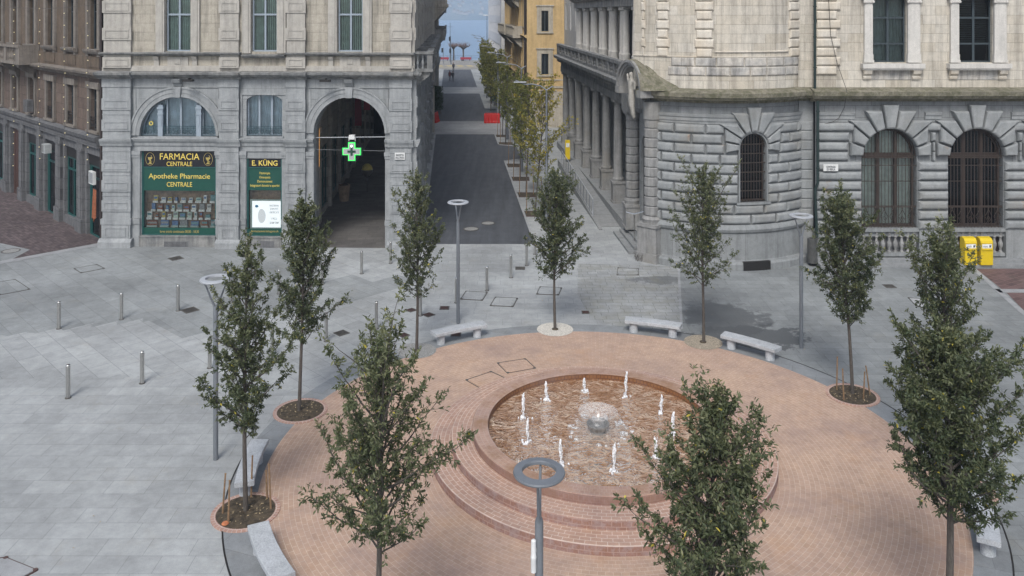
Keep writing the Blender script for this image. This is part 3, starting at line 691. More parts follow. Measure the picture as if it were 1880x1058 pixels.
# tree pits
def pit(ang, r, kind, label, rr=.66, R=8.72):
    a = rad(ang); x, y = PC[0]+R*math.cos(a), PC[1]+R*math.sin(a)
    t = thing('tree_pit', label, 'tree pit', (x, y, 0), group='round tree pits round the fountain')
    m = MB(); k = random.Random(int(ang)+50); n = 40; vs = [(x, y, .05)]; nr = 7
    for j in range(1, nr+1):
        for i in range(n):
            q = rr*j/nr; vs.append((x+q*math.cos(6.2832*i/n), y+q*math.sin(6.2832*i/n), (.03 if kind == 'soil' else .024)+(k.uniform(-.004, .03) if j < nr and kind == 'soil' else 0)))
    fs = [(0, 1+i, 1+(i+1) % n) for i in range(n)]+[(1+(j-1)*n+i, 1+j*n+i, 1+j*n+(i+1) % n, 1+(j-1)*n+(i+1) % n) for j in range(1, nr) for i in range(n)]
    m.add(vs, fs); m.build('soil' if kind == 'soil' else 'gravel', {'soil': 'soil', 'w': 'white_gravel', 't': 'tan_gravel', 'g': 'grey_gravel'}[kind], t)
    if kind == 'soil':
        m = MB(); m.ring(x, y, rr, rr+.11, 0, .035, 44); m.build('edging', 'pit_edge_%d' % int(ang), t)
        m = MB()
        for i in range(46):
            q = rr*.9*math.sqrt(k.random()); f = k.uniform(0, 6.28); px_, py_ = x+q*math.cos(f), y+q*math.sin(f); s_ = k.uniform(.015, .04); g = k.uniform(0, 3)
            m.add([(px_-s_*math.cos(g), py_-s_*math.sin(g), .062), (px_+s_*.5*math.sin(g), py_-s_*.5*math.cos(g), .07), (px_+s_*math.cos(g), py_+s_*math.sin(g), .062), (px_-s_*.5*math.sin(g), py_+s_*.5*math.cos(g), .068)], [(0, 1, 2, 3)])
        o = m.build('fallen_leaves', 'dry_leaf', t); o['kind'] = 'stuff'
    else:
        m = MB(); m.lathe(x, y, [(.12, .0), (.12, .04), (.1, .045)], 16); m.build('opening', 'soil', t)
        if kind == 'w':
            pass
    return x, y
for an in (24, 164, 196, 350, -50): 
    a = rad(an); polar_brick('pit_edge_%d' % an, PC[0]+8.72*math.cos(a), PC[1]+8.72*math.sin(a), .72, .1, .24, (.36, .22, .18), (.43, .29, .24), (.5, .42, .38), .01)
PITS = {}
for an, kd, lab in ((94.5, 'w', 'white gravel disc round the trunk behind the fountain'), (59.5, 't', 'tan gravel disc between the two benches at upper right'), (23.5, 'soil', 'soil pit with stakes right of the fountain'), (129, 'g', 'grey gravel disc left of the middle bench'),
                    (163.5, 'soil', 'shallow soil pit on the left edge of the brick'), (196, 'soil', 'soil pit ringed in brick between the two left benches'), (-10, 'soil', 'soil pit hidden under the large right hand tree'), (-50, 'soil', 'soil pit with rope at the bottom right corner'), (-85, 'soil', 'soil pit below the frame under the bottom right tree'), (-121, 'soil', 'soil pit below the frame under the bottom left tree')):
    nm = {23.5: 24, 163.5: 164, -10: 350, -85: 350, -121: 350}.get(an, int(an))
    if kd == 'soil' and 'pit_edge_%d' % int(an) not in M:
        a = rad(an); polar_brick('pit_edge_%d' % int(an), PC[0]+8.72*math.cos(a), PC[1]+8.72*math.sin(a), .72, .1, .24, (.36, .22, .18), (.43, .29, .24), (.5, .42, .38), .01)
    PITS[an] = pit(an, 8.72, kd, lab)
def stake(x, y, h, lean, label):
    o = thing('wooden_stake', label, 'stake', (x, y, 0), group='wooden stakes round the young trees'); m = MB()
    m.tube([(x, y, 0), (x+lean[0]*.5, y+lean[1]*.5, h*.5), (x+lean[0], y+lean[1], h)], [.024, .022, .018], 7); m.build('post', 'stake_wood', o, smooth=30)
    m = MB(); m.lathe(x+lean[0], y+lean[1], [(.02, h-.03), (.024, h), (.006, h+.008)], 8); m.build('top', 'stake_wood', o)
x, y = PITS[196]
for dx, dy, h, ln in ((-.5, -.1, .95, (.06, .02)), (-.25, -.45, 1.0, (.03, 0)), (-.05, .55, 1.0, (.02, .04)), (.35, .5, .7, (-.03, 0)), (.55, .1, 1.05, (-.06, .04))): stake(x+dx, y+dy, h, ln, 'thin wooden stake in the brick ringed soil pit at lower left')
x, y = PITS[23.5]
for dx, dy, h, ln in ((-.4, -.35, .95, (-.03, .02)), (-.36, .3, 1.05, (.02, 0)), (.2, -.3, .85, (.04, 0)), (.52, -.02, .9, (-.12, .02))): stake(x+dx, y+dy, h, ln, 'thin wooden stake in the soil pit right of the fountain')
x, y = PITS[-50]
R3 = []
for dx, dy, h, ln in ((-.62, -.1, .5, (0, 0)), (-.12, .5, .55, (0, 0)), (.5, .2, .5, (0, 0))): stake(x+dx, y+dy, h, ln, 'short stake carrying a rope at the bottom right corner'); R3.append((x+dx, y+dy, h-.03))
m = MB()
for a, b in zip(R3, R3[1:]): m.tube([tuple(a[i]+(b[i]-a[i])*f-(.14*math.sin(f*3.1416) if i == 2 else 0) for i in range(3)) for f in [k/8 for k in range(9)]], .016, 6)
tag(m.build('rope', 'rope', root=Matrix.Translation(R3[1])), 'tan rope hung between short stakes at the bottom right', 'rope')
x, y = PITS[-10]; stake(x+.45, y+.3, 1.1, (0, 0), 'wooden stake under the crown beside the right bench')
x, y = PITS[196]; m = MB(); m.lathe(x-.3, y-.5, [(.05, 0), (.085, .03), (.07, .05), (.01, .055)], 9, z=.03); tag(m.build('clay_shard', 'terracotta', root=Matrix.Translation((x-.3, y-.5, 0))), 'orange clay shard lying in the brick ringed pit', 'shard')
# ================================================================== TREES
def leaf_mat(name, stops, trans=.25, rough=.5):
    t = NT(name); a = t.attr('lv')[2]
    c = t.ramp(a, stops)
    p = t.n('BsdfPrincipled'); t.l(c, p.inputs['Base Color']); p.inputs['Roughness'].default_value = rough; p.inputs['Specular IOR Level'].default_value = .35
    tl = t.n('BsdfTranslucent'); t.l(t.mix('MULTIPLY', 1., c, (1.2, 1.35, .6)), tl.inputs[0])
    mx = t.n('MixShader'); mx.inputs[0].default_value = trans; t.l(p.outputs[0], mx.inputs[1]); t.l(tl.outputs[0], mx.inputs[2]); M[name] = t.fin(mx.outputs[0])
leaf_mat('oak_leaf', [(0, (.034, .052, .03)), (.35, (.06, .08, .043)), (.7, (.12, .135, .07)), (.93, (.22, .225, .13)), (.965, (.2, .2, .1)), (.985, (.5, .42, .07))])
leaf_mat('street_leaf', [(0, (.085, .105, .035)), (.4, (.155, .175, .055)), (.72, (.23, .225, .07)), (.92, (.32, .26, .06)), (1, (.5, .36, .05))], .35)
leaf_mat('street_leaf_yellow', [(0, (.1, .11, .035)), (.3, (.18, .18, .05)), (.6, (.32, .28, .06)), (.85, (.42, .31, .04)), (1, (.6, .42, .03))], .35)
leaf_mat('far_leaf', [(0, (.1, .12, .035)), (.4, (.19, .2, .06)), (.72, (.3, .28, .08)), (1, (.5, .4, .08))], .35)  # street leaf tones lightened for the far trees that stand in shade
leaf_mat('shrub_leaf', [(0, (.015, .04, .012)), (1, (.05, .1, .03))])
def bark():
    t = NT('bark'); v = t.pos(); s = t.mapping(v, scale=(6, 6, 1.2)); n = t.noise(s, 6, 5, .7)
    c = t.ramp(n, [(.3, (.04, .034, .03)), (.55, (.088, .076, .066)), (.75, (.13, .12, .105))])
    M['bark'] = t.fin(t.pbr(c, .9, t.bump(n, .8, .02)))
bark()
def make_tree(label, loc, top, cb, R, seed, nleaf, group, tr=.055, leafL=.085, leafW=.033, dens_top=1.0, mat='oak_leaf', name='young_tree', prof=None, nbr=64, spread=.75, lobes=0.0, lean=(0, 0), cat='tree', tone=0.0):
    rg = np.random.default_rng(seed); t = thing(name, label, cat, (loc[0], loc[1], 0), 0, group)
    L = MB(); hc = top-cb
    ph = rg.uniform(0, 6.28, 4)
    def tp(z): f = z/top; return np.array([loc[0]+lean[0]*f+.03*math.sin(f*5+ph[0]), loc[1]+lean[1]*f+.03*math.sin(f*4+ph[1]), z])
    zs = np.linspace(0, top*.985, 16)
    L.tube([tuple(tp(z)) for z in zs], [max(.006, tr*(1-.25*min(1, z/cb)) if z < cb else tr*.75*(1-(z-cb)/hc)**.8+.004) for z in zs], 9)
    if prof is None: prof = [(0, .55), (.1, .85), (.25, 1.0), (.5, .86), (.72, .58), (.88, .32), (1, .1)]
    px_, py_ = zip(*prof)
    seg_p = []; seg_d = []; seg_w = []
    nb = nbr
    lob = rg.uniform(0, 6.28, 6)
    for i in range(nb):
        f = (i+.5)/nb; f = f**1.0; z0 = cb-.1+hc*f*.93; az = i*2.39996+rg.normal(0, .35); Rz = np.interp(f, px_, py_)*R
        Rz *= 1+.22*math.sin(2*az+lob[0]+f*5)+.16*math.sin(3*az+lob[1]-f*9)
        Rz *= rg.uniform(.72, 1.08) if rg.random() > .12 else rg.uniform(1.1, 1.35)
        el = rad(rg.uniform(18, 42)+28*f); ln = max(.14, Rz/math.cos(el)*.92)
        d = np.array([math.cos(az)*math.cos(el), math.sin(az)*math.cos(el), math.sin(el)])
        p = tp(z0); pts = [p]; k = 7
        for j in range(k):
            d = d+rg.normal(0, .09, 3)+np.array([0, 0, .07]); d /= np.linalg.norm(d); p = p+d*ln/k; pts.append(p)
        L.tube([tuple(q) for q in pts], [max(.0035, tr*.34*(1-j/(k+1))*(ln/R)**.5) for j in range(k+1)], 5)
        pts = np.array(pts); nt_ = max(3, int(ln/.085))
        for q in range(nt_):
            g = .18+.82*(q+rg.random())/nt_; jj = min(k-1, int(g*k)); s0 = pts[jj]+(pts[jj+1]-pts[jj])*(g*k-jj)
            dv = (pts[jj+1]-pts[jj]); dv /= np.linalg.norm(dv); td = dv*.5+rg.normal(0, 1, 3)*spread+np.array([0, 0, .25]); td /= np.linalg.norm(td)
            tl = rg.uniform(.1, .34)*(1.15-.35*g)*(.6+.4*min(1, ln/.8))
            if rg.random() > dens_top and f > .55: continue
            seg_p.append(s0); seg_d.append(td*tl); seg_w.append(1)
            if tl > .16: L.tube([tuple(s0), tuple(s0+td*tl)], [.0045, .002], 3, cap=False)
        # leader shoot at the branch tip
        seg_p.append(pts[-1]); seg_d.append(d*.2); seg_w.append(1.4)
    for q in range(10):
        z = cb+hc*(.72+.28*q/10); seg_p.append(tp(z)); seg_d.append(np.array([rg.normal(0, .06), rg.normal(0, .06), .2])); seg_w.append(1.3)
    L.build('trunk', 'bark', t, smooth=60)
    P = np.array(seg_p); D_ = np.array(seg_d); wgt = np.array(seg_w); wgt = wgt*rg.uniform(.5, 1.6, len(wgt)); wgt /= wgt.sum()
    idx = rg.choice(len(P), nleaf, p=wgt); f = rg.uniform(.15, 1.08, nleaf)
    base = P[idx]+D_[idx]*f[:, None]+rg.normal(0, .018, (nleaf, 3))
    td = D_[idx]/np.linalg.norm(D_[idx], axis=1, keepdims=True)
    ax = rg.normal(0, 1, (nleaf, 3))*.85+td*.75+np.array([0, 0, -.1]); ax /= np.linalg.norm(ax, axis=1, keepdims=True)
    sd = np.cross(ax, rg.normal(0, 1, (nleaf, 3))+np.array([0, 0, 1.4])); sd /= np.linalg.norm(sd, axis=1, keepdims=True)
    nr = np.cross(sd, ax); LL = leafL*rg.uniform(.6, 1.25, nleaf)[:, None]; WW = leafW*rg.uniform(.7, 1.2, nleaf)[:, None]*.5
    V = np.empty((nleaf, 6, 3)); mid = base+ax*LL*.42; tip = base+ax*LL-nr*LL*.12
    V[:, 0] = base; V[:, 1] = base+ax*LL*.3+sd*WW*.8+nr*WW*.3; V[:, 2] = base+ax*LL*.62+sd*WW+nr*WW*.25; V[:, 3] = tip; V[:, 4] = base+ax*LL*.62-sd*WW+nr*WW*.25; V[:, 5] = base+ax*LL*.3-sd*WW*.8+nr*WW*.3
    V = V.reshape(-1, 3)-np.array([loc[0], loc[1], 0])
    me = bpy.data.meshes.new('crown'); me.vertices.add(nleaf*6); me.vertices.foreach_set('co', V.ravel())
    i6 = (np.arange(nleaf)*6)[:, None]; quads = np.concatenate([i6+np.array([0, 1, 2, 3]), i6+np.array([0, 3, 4, 5])], 1).reshape(-1)
    me.loops.add(nleaf*8); me.loops.foreach_set('vertex_index', quads); me.polygons.add(nleaf*2)
    me.polygons.foreach_set('loop_start', np.arange(nleaf*2)*4)
    clump = rg.random(len(P)); zrel = (base[:, 2]-cb)/hc
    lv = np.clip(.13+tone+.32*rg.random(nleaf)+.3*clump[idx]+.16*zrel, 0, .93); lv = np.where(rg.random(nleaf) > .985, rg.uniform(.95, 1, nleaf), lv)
    at = me.attributes.new('lv', 'FLOAT', 'POINT'); at.data.foreach_set('value', np.repeat(lv, 6).astype(np.float32))
    me.materials.append(M[mat]); me.update(); me.validate()
    o = bpy.data.objects.new('crown', me); C.objects.link(o); o.parent = t; WM[o.name] = WM[t.name]
    return t
GT = 'young evergreen oaks planted round the fountain'
def ringp(a): return (PC[0]+8.72*math.cos(rad(a)), PC[1]+8.72*math.sin(rad(a)))
narrow = [(0, .55), (.1, .95), (.3, 1.0), (.5, .72), (.65, .5), (.8, .28), (1, .08)]
full = [(0, .7), (.12, 1.0), (.4, 1.0), (.65, .85), (.82, .55), (1, .15)]
cone = [(0, .6), (.12, 1.0), (.35, .9), (.6, .66), (.8, .4), (1, .1)]
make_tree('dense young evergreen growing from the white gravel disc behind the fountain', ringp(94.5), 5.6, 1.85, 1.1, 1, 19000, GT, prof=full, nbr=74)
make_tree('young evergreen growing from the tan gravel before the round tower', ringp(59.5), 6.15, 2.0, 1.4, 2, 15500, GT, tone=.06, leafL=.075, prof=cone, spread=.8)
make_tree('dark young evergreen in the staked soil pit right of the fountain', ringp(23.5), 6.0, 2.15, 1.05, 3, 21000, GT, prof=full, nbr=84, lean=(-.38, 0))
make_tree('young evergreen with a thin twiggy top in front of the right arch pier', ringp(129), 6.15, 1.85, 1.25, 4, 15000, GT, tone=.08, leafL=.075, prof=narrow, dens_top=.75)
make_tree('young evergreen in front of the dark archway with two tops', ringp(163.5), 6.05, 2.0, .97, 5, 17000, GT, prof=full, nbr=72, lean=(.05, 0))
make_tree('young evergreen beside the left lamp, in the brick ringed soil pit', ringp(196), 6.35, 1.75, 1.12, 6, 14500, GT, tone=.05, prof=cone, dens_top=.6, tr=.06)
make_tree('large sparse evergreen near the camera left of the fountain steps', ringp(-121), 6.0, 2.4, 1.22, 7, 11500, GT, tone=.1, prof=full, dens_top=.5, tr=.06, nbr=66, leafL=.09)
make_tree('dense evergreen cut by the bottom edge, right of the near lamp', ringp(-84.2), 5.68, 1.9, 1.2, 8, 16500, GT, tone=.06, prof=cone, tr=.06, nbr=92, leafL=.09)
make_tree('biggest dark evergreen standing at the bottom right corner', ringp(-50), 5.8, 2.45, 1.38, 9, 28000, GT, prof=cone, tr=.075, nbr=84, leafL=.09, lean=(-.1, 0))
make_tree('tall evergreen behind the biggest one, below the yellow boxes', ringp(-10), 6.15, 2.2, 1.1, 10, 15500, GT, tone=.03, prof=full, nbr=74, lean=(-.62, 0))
# street trees along the right pavement, with square soil pits
GS = 'slim street trees along the right pavement'
col = [(0, .35), (.15, .75), (.4, 1.0), (.7, .8), (.9, .4), (1, .1)]
SD = [47.8, 52.8, 57.9, 63.0, 73.6, 78.2]
plab = ['yellowing slim street tree nearest the square', 'second slim street tree from the square, turning yellow', 'olive green slim street tree, third from the square', 'slim street tree at the corner of the first parking bay', 'slim street tree behind the first parking bay', 'slim street tree just before the pale crossing']
for i, D in enumerate(SD):
    x = 1.28-(D-47.8)*.0726; t_h = [7.4, 7.3, 7.2, 7.4, 7.2, 7.2][i]
    make_tree(plab[i], (x, D), t_h, 1.9, [1.9, 1.35, 1.1, .95, .9, .85][i], 20+i, [3600, 3600, 3600, 3600, 3200, 3200][i], GS, tr=.045, leafL=.13, leafW=.07, mat='street_leaf_yellow' if i in (0,) else 'street_leaf', name='street_tree', prof=col, nbr=46, spread=.6, dens_top=.8, lean=(.75 if i == 0 else .2, 0))
    p = thing('square_tree_pit', 'square sunken soil pit under the '+['nearest', 'second', 'third', 'fourth', 'fifth', 'sixth'][i]+' street tree', 'tree pit', (x, D, 0), 0, 'square tree pits in the pavement')
    m = MB(); m.box(x-.6, x+.6, D-.6, D+.6, 0, .016); m.build('soil', 'soil', p)
    m = MB()
    for a in ((x-.66, x+.66, D-.66, D-.6), (x-.66, x+.66, D+.6, D+.66), (x-.66, x-.6, D-.6, D+.6), (x+.6, x+.66, D-.6, D+.6)): m.box(*a, 0, .03)
    m.build('edging', 'rust_iron', p)
    for q, dx in enumerate((-.45, .45)):
        stake(x+dx, D+.1, 1.9, (-.08*dx, 0), 'thin stake beside the '+['nearest', 'second', 'third', 'fourth', 'fifth', 'sixth'][i]+' street tree')
for i, (D, dx, R_, h) in enumerate(((92, .5, 1.5, 7.3), (98, -.2, 1.2, 7.3), (106, .3, 1.2, 7.3), (113, 0, 1.2, 7.3), (122, .3, 1.3, 7.3), (134, .4, 1.4, 7.3))):
    x = 1.35-(D-47.8)*.0726+dx
    make_tree('bushier green street tree past the pale crossing, '+['nearest', 'second', 'third', 'fourth', 'fifth', 'farthest'][i]+' of them', (x, D), h, 1.4, R_, 40+i, 3600, GS, tr=.06, leafL=.2, leafW=.11, mat='far_leaf', name='street_tree', prof=full, nbr=44, spread=.6)
# ================================================================== BUILDING MATERIALS
stone('granite_light', (.27, .284, .291), (.305, .318, .325), None, stain=.16, streak=.32)
stone('granite_wall', (.258, .272, .279), (.3, .314, .322), (1.35, .52, .2, .0), mortar=.62, stain=.16, streak=.32, msize=.007)
stone('granite_dirty', (.21, .215, .215), (.27, .27, .26), None, stain=.35, streak=.6)
stone('beige_stone', (.355, .328, .275), (.40, .368, .31), (1.9, .445, .3, .1), mortar=.6, stain=.2, streak=.6, msize=.008)
stone('pinkish_stone', (.375, .358, .325), (.405, .385, .35), None, stain=.14, streak=.3)
stone('brown_plaster', (.12, .094, .072), (.142, .108, .08), None, stain=.25, streak=.4)
stone('brown_blocks', (.135, .102, .085), (.16, .122, .1), (1.1, .55, .2, .1), mortar=.6, stain=.25, streak=.4)
stone('brown_trim', (.2, .178, .155), (.225, .2, .175), None, stain=.25, streak=.5)
stone('dark_granite', (.125, .127, .132), (.155, .157, .162), (1.2, .6, 0, 0), mortar=.6, stain=.3, streak=.4)
stone('arcade_stone', (.34, .32, .29), (.4, .38, .34), (1.2, .6, 0, 0), mortar=.6, stain=.3, streak=.4)
plain('painted_dark', (.012, .012, .013), .9)  # near-black paint standing for unlit interiors
plain('ceiling_plaster', (.4, .38, .34), .9)
plain('black_board', (.012, .012, .016), .25, 0, .05)
plain('green_board', (.006, .062, .045), .35, 0, .06)
plain('green_frame', (.01, .075, .07), .4, 0, .06)
plain('gold_paint', (.72, .56, .12), .45, .0, .06)
plain('gold_dull', (.42, .33, .1), .6, 0, .06)
plain('teal_iron', (.055, .105, .125), .5, .2, .1)
plain('window_blue', (.26, .31, .36), .5, 0, .05)
plain('window_dark', (.035, .05, .058), .5, 0, .1)
plain('window_brown', (.045, .032, .026), .6, 0, .15)
plain('blind_slat', (.62, .76, .68), .7, 0, .12, 3)
plain('blind_dark', (.2, .24, .235), .8, 0, .15, 3)
plain('curtain', (.62, .68, .7), .9, 0, .15, 3)
plain('display_back', (.3, .22, .15), .8, 0, .25, 5)
plain('display_shelf', (.38, .5, .47), .4)
for n_, c_ in (('white', (.8, .82, .8)), ('pale_green', (.55, .7, .6)), ('blue', (.12, .22, .42)), ('orange', (.3, .1, .045)), ('grey', (.3, .32, .33)), ('yellow', (.6, .5, .12)), ('teal', (.14, .3, .32))): plain('pack_'+n_, c_, .5, 0, .25, 14)
plain('poster_white', (.8, .82, .84), .5, 0, .01, emit=(.9, .95, 1), estr=.55)
plain('mask_grey', (.62, .64, .66), .6, 0, .02, emit=(.9, .95, 1), estr=.3)
plain('poster_grey', (.5, .52, .54), .6, 0, .02)
plain('poster_blue', (.08, .35, .6), .5)
plain('lettering_dark', (.07, .08, .1), .6)
plain('sign_white', (.62, .63, .62), .5, 0, .05)
plain('green_neon', (.02, .5, .08), .4, emit=(.05, 1, .12), estr=.8)
plain('cross_grey', (.36, .37, .37), .5, 0, .04)
plain('cross_dark', (.01, .05, .03), .5)
plain('neon_white', (.8, .9, .8), .4, emit=(.8, 1, .85), estr=1.6)
plain('lamp_orange', (.6, .3, .05), .4, emit=(1, .45, .1), estr=1.1)
plain('slit_glow', (.7, .7, .7), .4, emit=(1, .95, .9), estr=1.2)  # no lamp: glow painted for daylight slits between the far piers
plain('red_banner', (.4, .02, .05), .7)
plain('pipe_brown', (.035, .026, .024), .6)
plain('pipe_green', (.018, .035, .033), .5, .2)
plain('wood_door', (.06, .028, .02), .6)
plain('ac_grey', (.3, .32, .34), .5)
plain('ac_white', (.36, .38, .38), .5)
plain('bulb', (.8, .7, .4), .3, emit=(1, .86, .5), estr=.2)
def glass(name, tint, rfl=.5, rough=.04):
    t = NT(name); fr = t.n('Fresnel'); fr.inputs[0].default_value = 1.5
    g = t.n('BsdfGlossy'); g.inputs['Roughness'].default_value = rough; g.inputs['Color'].default_value = (.9, .95, 1, 1)
    tr = t.n('BsdfTransparent'); tr.inputs[0].default_value = (*tint, 1); mx = t.n('MixShader')
    t.l(t.math('MULTIPLY', fr.outputs[0], rfl*2), mx.inputs[0]); t.l(tr.outputs[0], mx.inputs[1]); t.l(g.outputs[0], mx.inputs[2]); M[name] = t.fin(mx.outputs[0])
glass('glass', (.82, .9, .9), .7); glass('glass_blue', (.75, .86, .92), 1.2, .08); glass('glass_dark', (.3, .33, .33), .5)
def framed(m, x0, x1, z0, z1, y, p=.05):
    """block with a raised border"""
    m.box(x0-.03, x1+.03, y-p, y, z0, z1); b = .07; g = .1
    for a in ((x0+g, x1-g, z0+g, z0+g+b*.6), (x0+g, x1-g, z1-g-b*.6, z1-g), (x0+g, x0+g+b*.6, z0+g+b*.6, z1-g-b*.6), (x1-g-b*.6, x1-g, z0+g+b*.6, z1-g-b*.6)): m.box(a[0], a[1], y-p-.025, y-p, a[2], a[3])
def window(par, mp, x0, x1, z0, z1, y, fmat, mull=(), trans=(), glassm='glass', ah=0, back=None, fw=.06, slats=0, slat_rng=None, label=None, backmat='painted_dark', bd=.5):
    m = MB(mp)
    m.box(x0, x0+fw, y-.03, y+.04, z0, z1); m.box(x1-fw, x1, y-.03, y+.04, z0, z1); m.box(x0+fw, x1-fw, y-.03, y+.04, z0, z0+fw)
    if ah: m.arch((x0+x1)/2, z1, (x1-x0)/2-fw, (x1-x0)/2, y-.03, y+.04, 20, ah/((x1-x0)/2), ah/((x1-x0)/2))
    else: m.box(x0+fw, x1-fw, y-.03, y+.04, z1-fw, z1)
    for q in mull:
        f = q if isinstance(q, tuple) else (q, fw)
        c = x0+(x1-x0)*f[0]; tz = z1
        if ah: tz = z1+ah*math.sqrt(max(0, 1-((c-(x0+x1)/2)/((x1-x0)/2))**2))-.02
        m.box(c-f[1]*.6, c+f[1]*.6, y-.035, y+.038, z0+fw, tz-(0 if ah else fw))
    for q in trans: m.box(x0+fw, x1-fw, y-.037, y+.036, q-fw*.6, q+fw*.6)
    o = m.build('window', fmat, par, label)
    m = MB(mp); m.archface(x0, x1, z0, z1, ah, y+.01); m.build('pane', glassm, o)
    if slats:
        m = MB(mp); w_ = (x1-x0)/slats; a, b = slat_rng or (z0, z1)
        for i in range(slats): m.add([(x0+w_*(i+.12), y+.16, a), (x0+w_*(i+.72), y+.22, a), (x0+w_*(i+.72), y+.22, b), (x0+w_*(i+.12), y+.16, b)], [(0, 1, 2, 3)])
        m.build('blinds', back or 'blind_slat', o)
    elif back:
        m = MB(mp); k = 26; vs = []
        for i in range(k+1): vs += [(x0+(x1-x0)*i/k, y+.2+.035*math.sin(i*1.9), z0), (x0+(x1-x0)*i/k, y+.2+.035*math.sin(i*1.9), z1+ah)]
        m.add(vs, [(2*i, 2*i+2, 2*i+3, 2*i+1) for i in range(k)]); m.build('curtain', back, o)
    m = MB(mp); m.box(x0-.1, x1+.1, y+bd, y+bd+.05, z0-.1, z1+ah+.1); m.build('dark_backing', backmat, o)  # near-black backing added, paints the unlit interior behind the pane
    return o
def railing(par, mp, x0, x1, z0, z1, y, mat='teal_iron', n=0):
    m = MB(mp); h = z1-z0
    for z in (z0+.02, z1-.02, z0+h*.78): m.box(x0, x1, y-.012, y+.012, z-.012, z+.012)
    n = n or int((x1-x0)/.28); st = (x1-x0)/n
    for i in range(n+1): m.box(x0+st*i-.008, x0+st*i+.008, y-.008, y+.008, z0, z1)
    for i in range(n):
        c = x0+st*(i+.5); r = st*.42
        pts = []
        for k in range(13):
            a = k/12*2*math.pi*1.25; q = r*(1-k/12*.55); pts.append((c+q*math.cos(a)*(1 if i % 2 else -1), y, z0+h*.38+q*math.sin(a)))
        m.tube(pts, .011, 4)
    return m.build('railing', mat, par)
def baluster_prof(h): return [(.055, 0), (.055, h*.08), (.035, h*.12), (.06, h*.3), (.065, h*.38), (.03, h*.62), (.03, h*.7), (.045, h*.8), (.055, h*.92), (.055, h)]
# ================================================================== PHARMACY BUILDING
P = Fr(-20.25, 41.3, 15.45, -.5); U = P.u
def Z(y, u=7.5): return P.z(y, u)
ph = thing('corner_building', 'pale granite and beige corner building with a pharmacy and an open archway', 'building', (-20.25, 41.3, 0), P.ang)
uL, uR = 0.0, 15.45
shop1 = (U(260), U(396.5), Z(434), Z(278)); shop2 = (U(453), U(517.5), Z(434), Z(291)); archo = (U(577), U(707))
m = MB(P); rA = (archo[1]-archo[0])/2; zsA = Z(178)-rA; lun = (U(258), U(398)); rL = (lun[1]-lun[0])/2; zL0 = Z(251); zLs = Z(178)-rL*1.0
zLs = max(zLs, zL0)
mid = (U(452.5), U(518), Z(250), Z(186))
m.wall(uL+.02, uR-.02, 0, 8.3, [(*shop1, 0), (*shop2, 0), (lun[0], lun[1], zL0, zLs, Z(178)-zLs), (*mid, .33), (archo[0], archo[1], 0, zsA, rA)], 0, .35)
m.build('ground_storey_wall', 'granite_wall', ph)
# the archway is deeper than the windows: inner lining
m = MB(P); m.wall(archo[0]-.02, archo[1]+.02, 0, 7.7, [(archo[0]+.001, archo[1]-.001, 0, zsA, rA-.001)], .36, .55); m.build('arch_lining', 'granite_dirty', ph)
# upper wall
UW = [(304, 350.5, 95), (462, 508.5, 95), (620, 666, 95)]
m = MB(P); ops = [(U(a), U(b), Z(y), 12.75, 0) for a, b, y in UW]; m.wall(uL+.02, uR-.02, 8.6, 16.2, ops, .02, .28); m.build('upper_wall', 'beige_stone', ph)
for (a, b, y) in UW: window(ph, P, U(a), U(b), Z(y), 12.75, .2, 'window_blue', (.5,), (11.45,), 'glass', slats=13, fw=.075)
for (a, b, y) in UW:
    m = MB(P); sa, sb = U(a), U(b)
    for x0, x1 in ((sa-.46, sa-.02), (sb+.02, sb+.46)):
        m.box(x0, x1, -.1, .02, Z(98), 13.1); m.box(x0+.1, x1-.1, -.13, -.1, Z(98), 13.1)
    m.box(sa-.6, sb+.6, -.2, .02, 12.75, 13.15); m.build('window_surround', 'pinkish_stone', ph)
# pilasters
PIL = [(192, 243), (405, 440.5), (527, 562), (717, 756.5)]
for i, (a, b) in enumerate(PIL):
    a, b = U(a), min(U(b), uR); m = MB(P); y = -.2
    m.box(a, b, y, .0, Z(412), 8.3)
    for t_, q_ in ((202, 181), (240.5, 220), (315, 294), (352, 331), (388.5, 368)): framed(m, a, b, Z(t_), Z(q_), y, .045)
    for z in (Z(160), Z(210.5), Z(278), Z(322), Z(360)): m.box(a-.012, b+.012, y-.02, y, z-.015, z+.015)
    m.profile(a-.1, b+.1, [(.0, Z(268)), (.26, Z(268)), (.29, Z(264)), (.36, Z(259)), (.38, Z(255.5)), (0, Z(255))])
    m.box(a-.06, b+.06, -.3, 0, Z(412), Z(402)); m.box(a-.02, b+.02, -.27, 0, Z(440), Z(412)); framed(m, a+.08, b-.08, Z(438), Z(414), -.27, .03)
    m.profile(a-.12, b+.12, [(0, 0), (.45, 0), (.45, Z(443)), (.36, Z(440)), (.3, Z(438)), (0, Z(438))])
    m.box(a-.03, b+.03, -.24, 0, 7.88, 8.28)
    m.build('pilaster', 'granite_light', ph)
    m = MB(P)
    m.box(a+.02, b-.02, -.14, .02, 8.62, 16.0)
    for k in range(9):
        z0 = Z(97)+.62+k*1.345
        if z0 < 15.4: framed(m, a+.0, b-.0, z0, z0+.6, -.14, .05)
    framed(m, a+.02, b-.02, Z(125), Z(105), -.14, .05)
    m.build('upper_pilaster', 'pinkish_stone', ph)
# side strips of the piers under the imposts
m = MB(P)
for a, b in ((243.5, 258), (397, 404.5), (441, 452), (518, 526.5), (562.5, 576.5), (707.5, 716.5)):
    a, b = U(a), U(b); m.box(a, b, -.09, 0, 0, Z(402)); m.box(a, b, -.06, 0, Z(402), Z(290)); m.box(a-.015, b+.015, -.13, 0, Z(412), Z(402))
    m.box(a-.04, b+.04, -.14, 0, Z(285), Z(278)); m.box(a-.02, b+.02, -.1, 0, Z(290), Z(285))
m.split('pier_strip', 'granite_light', ph)
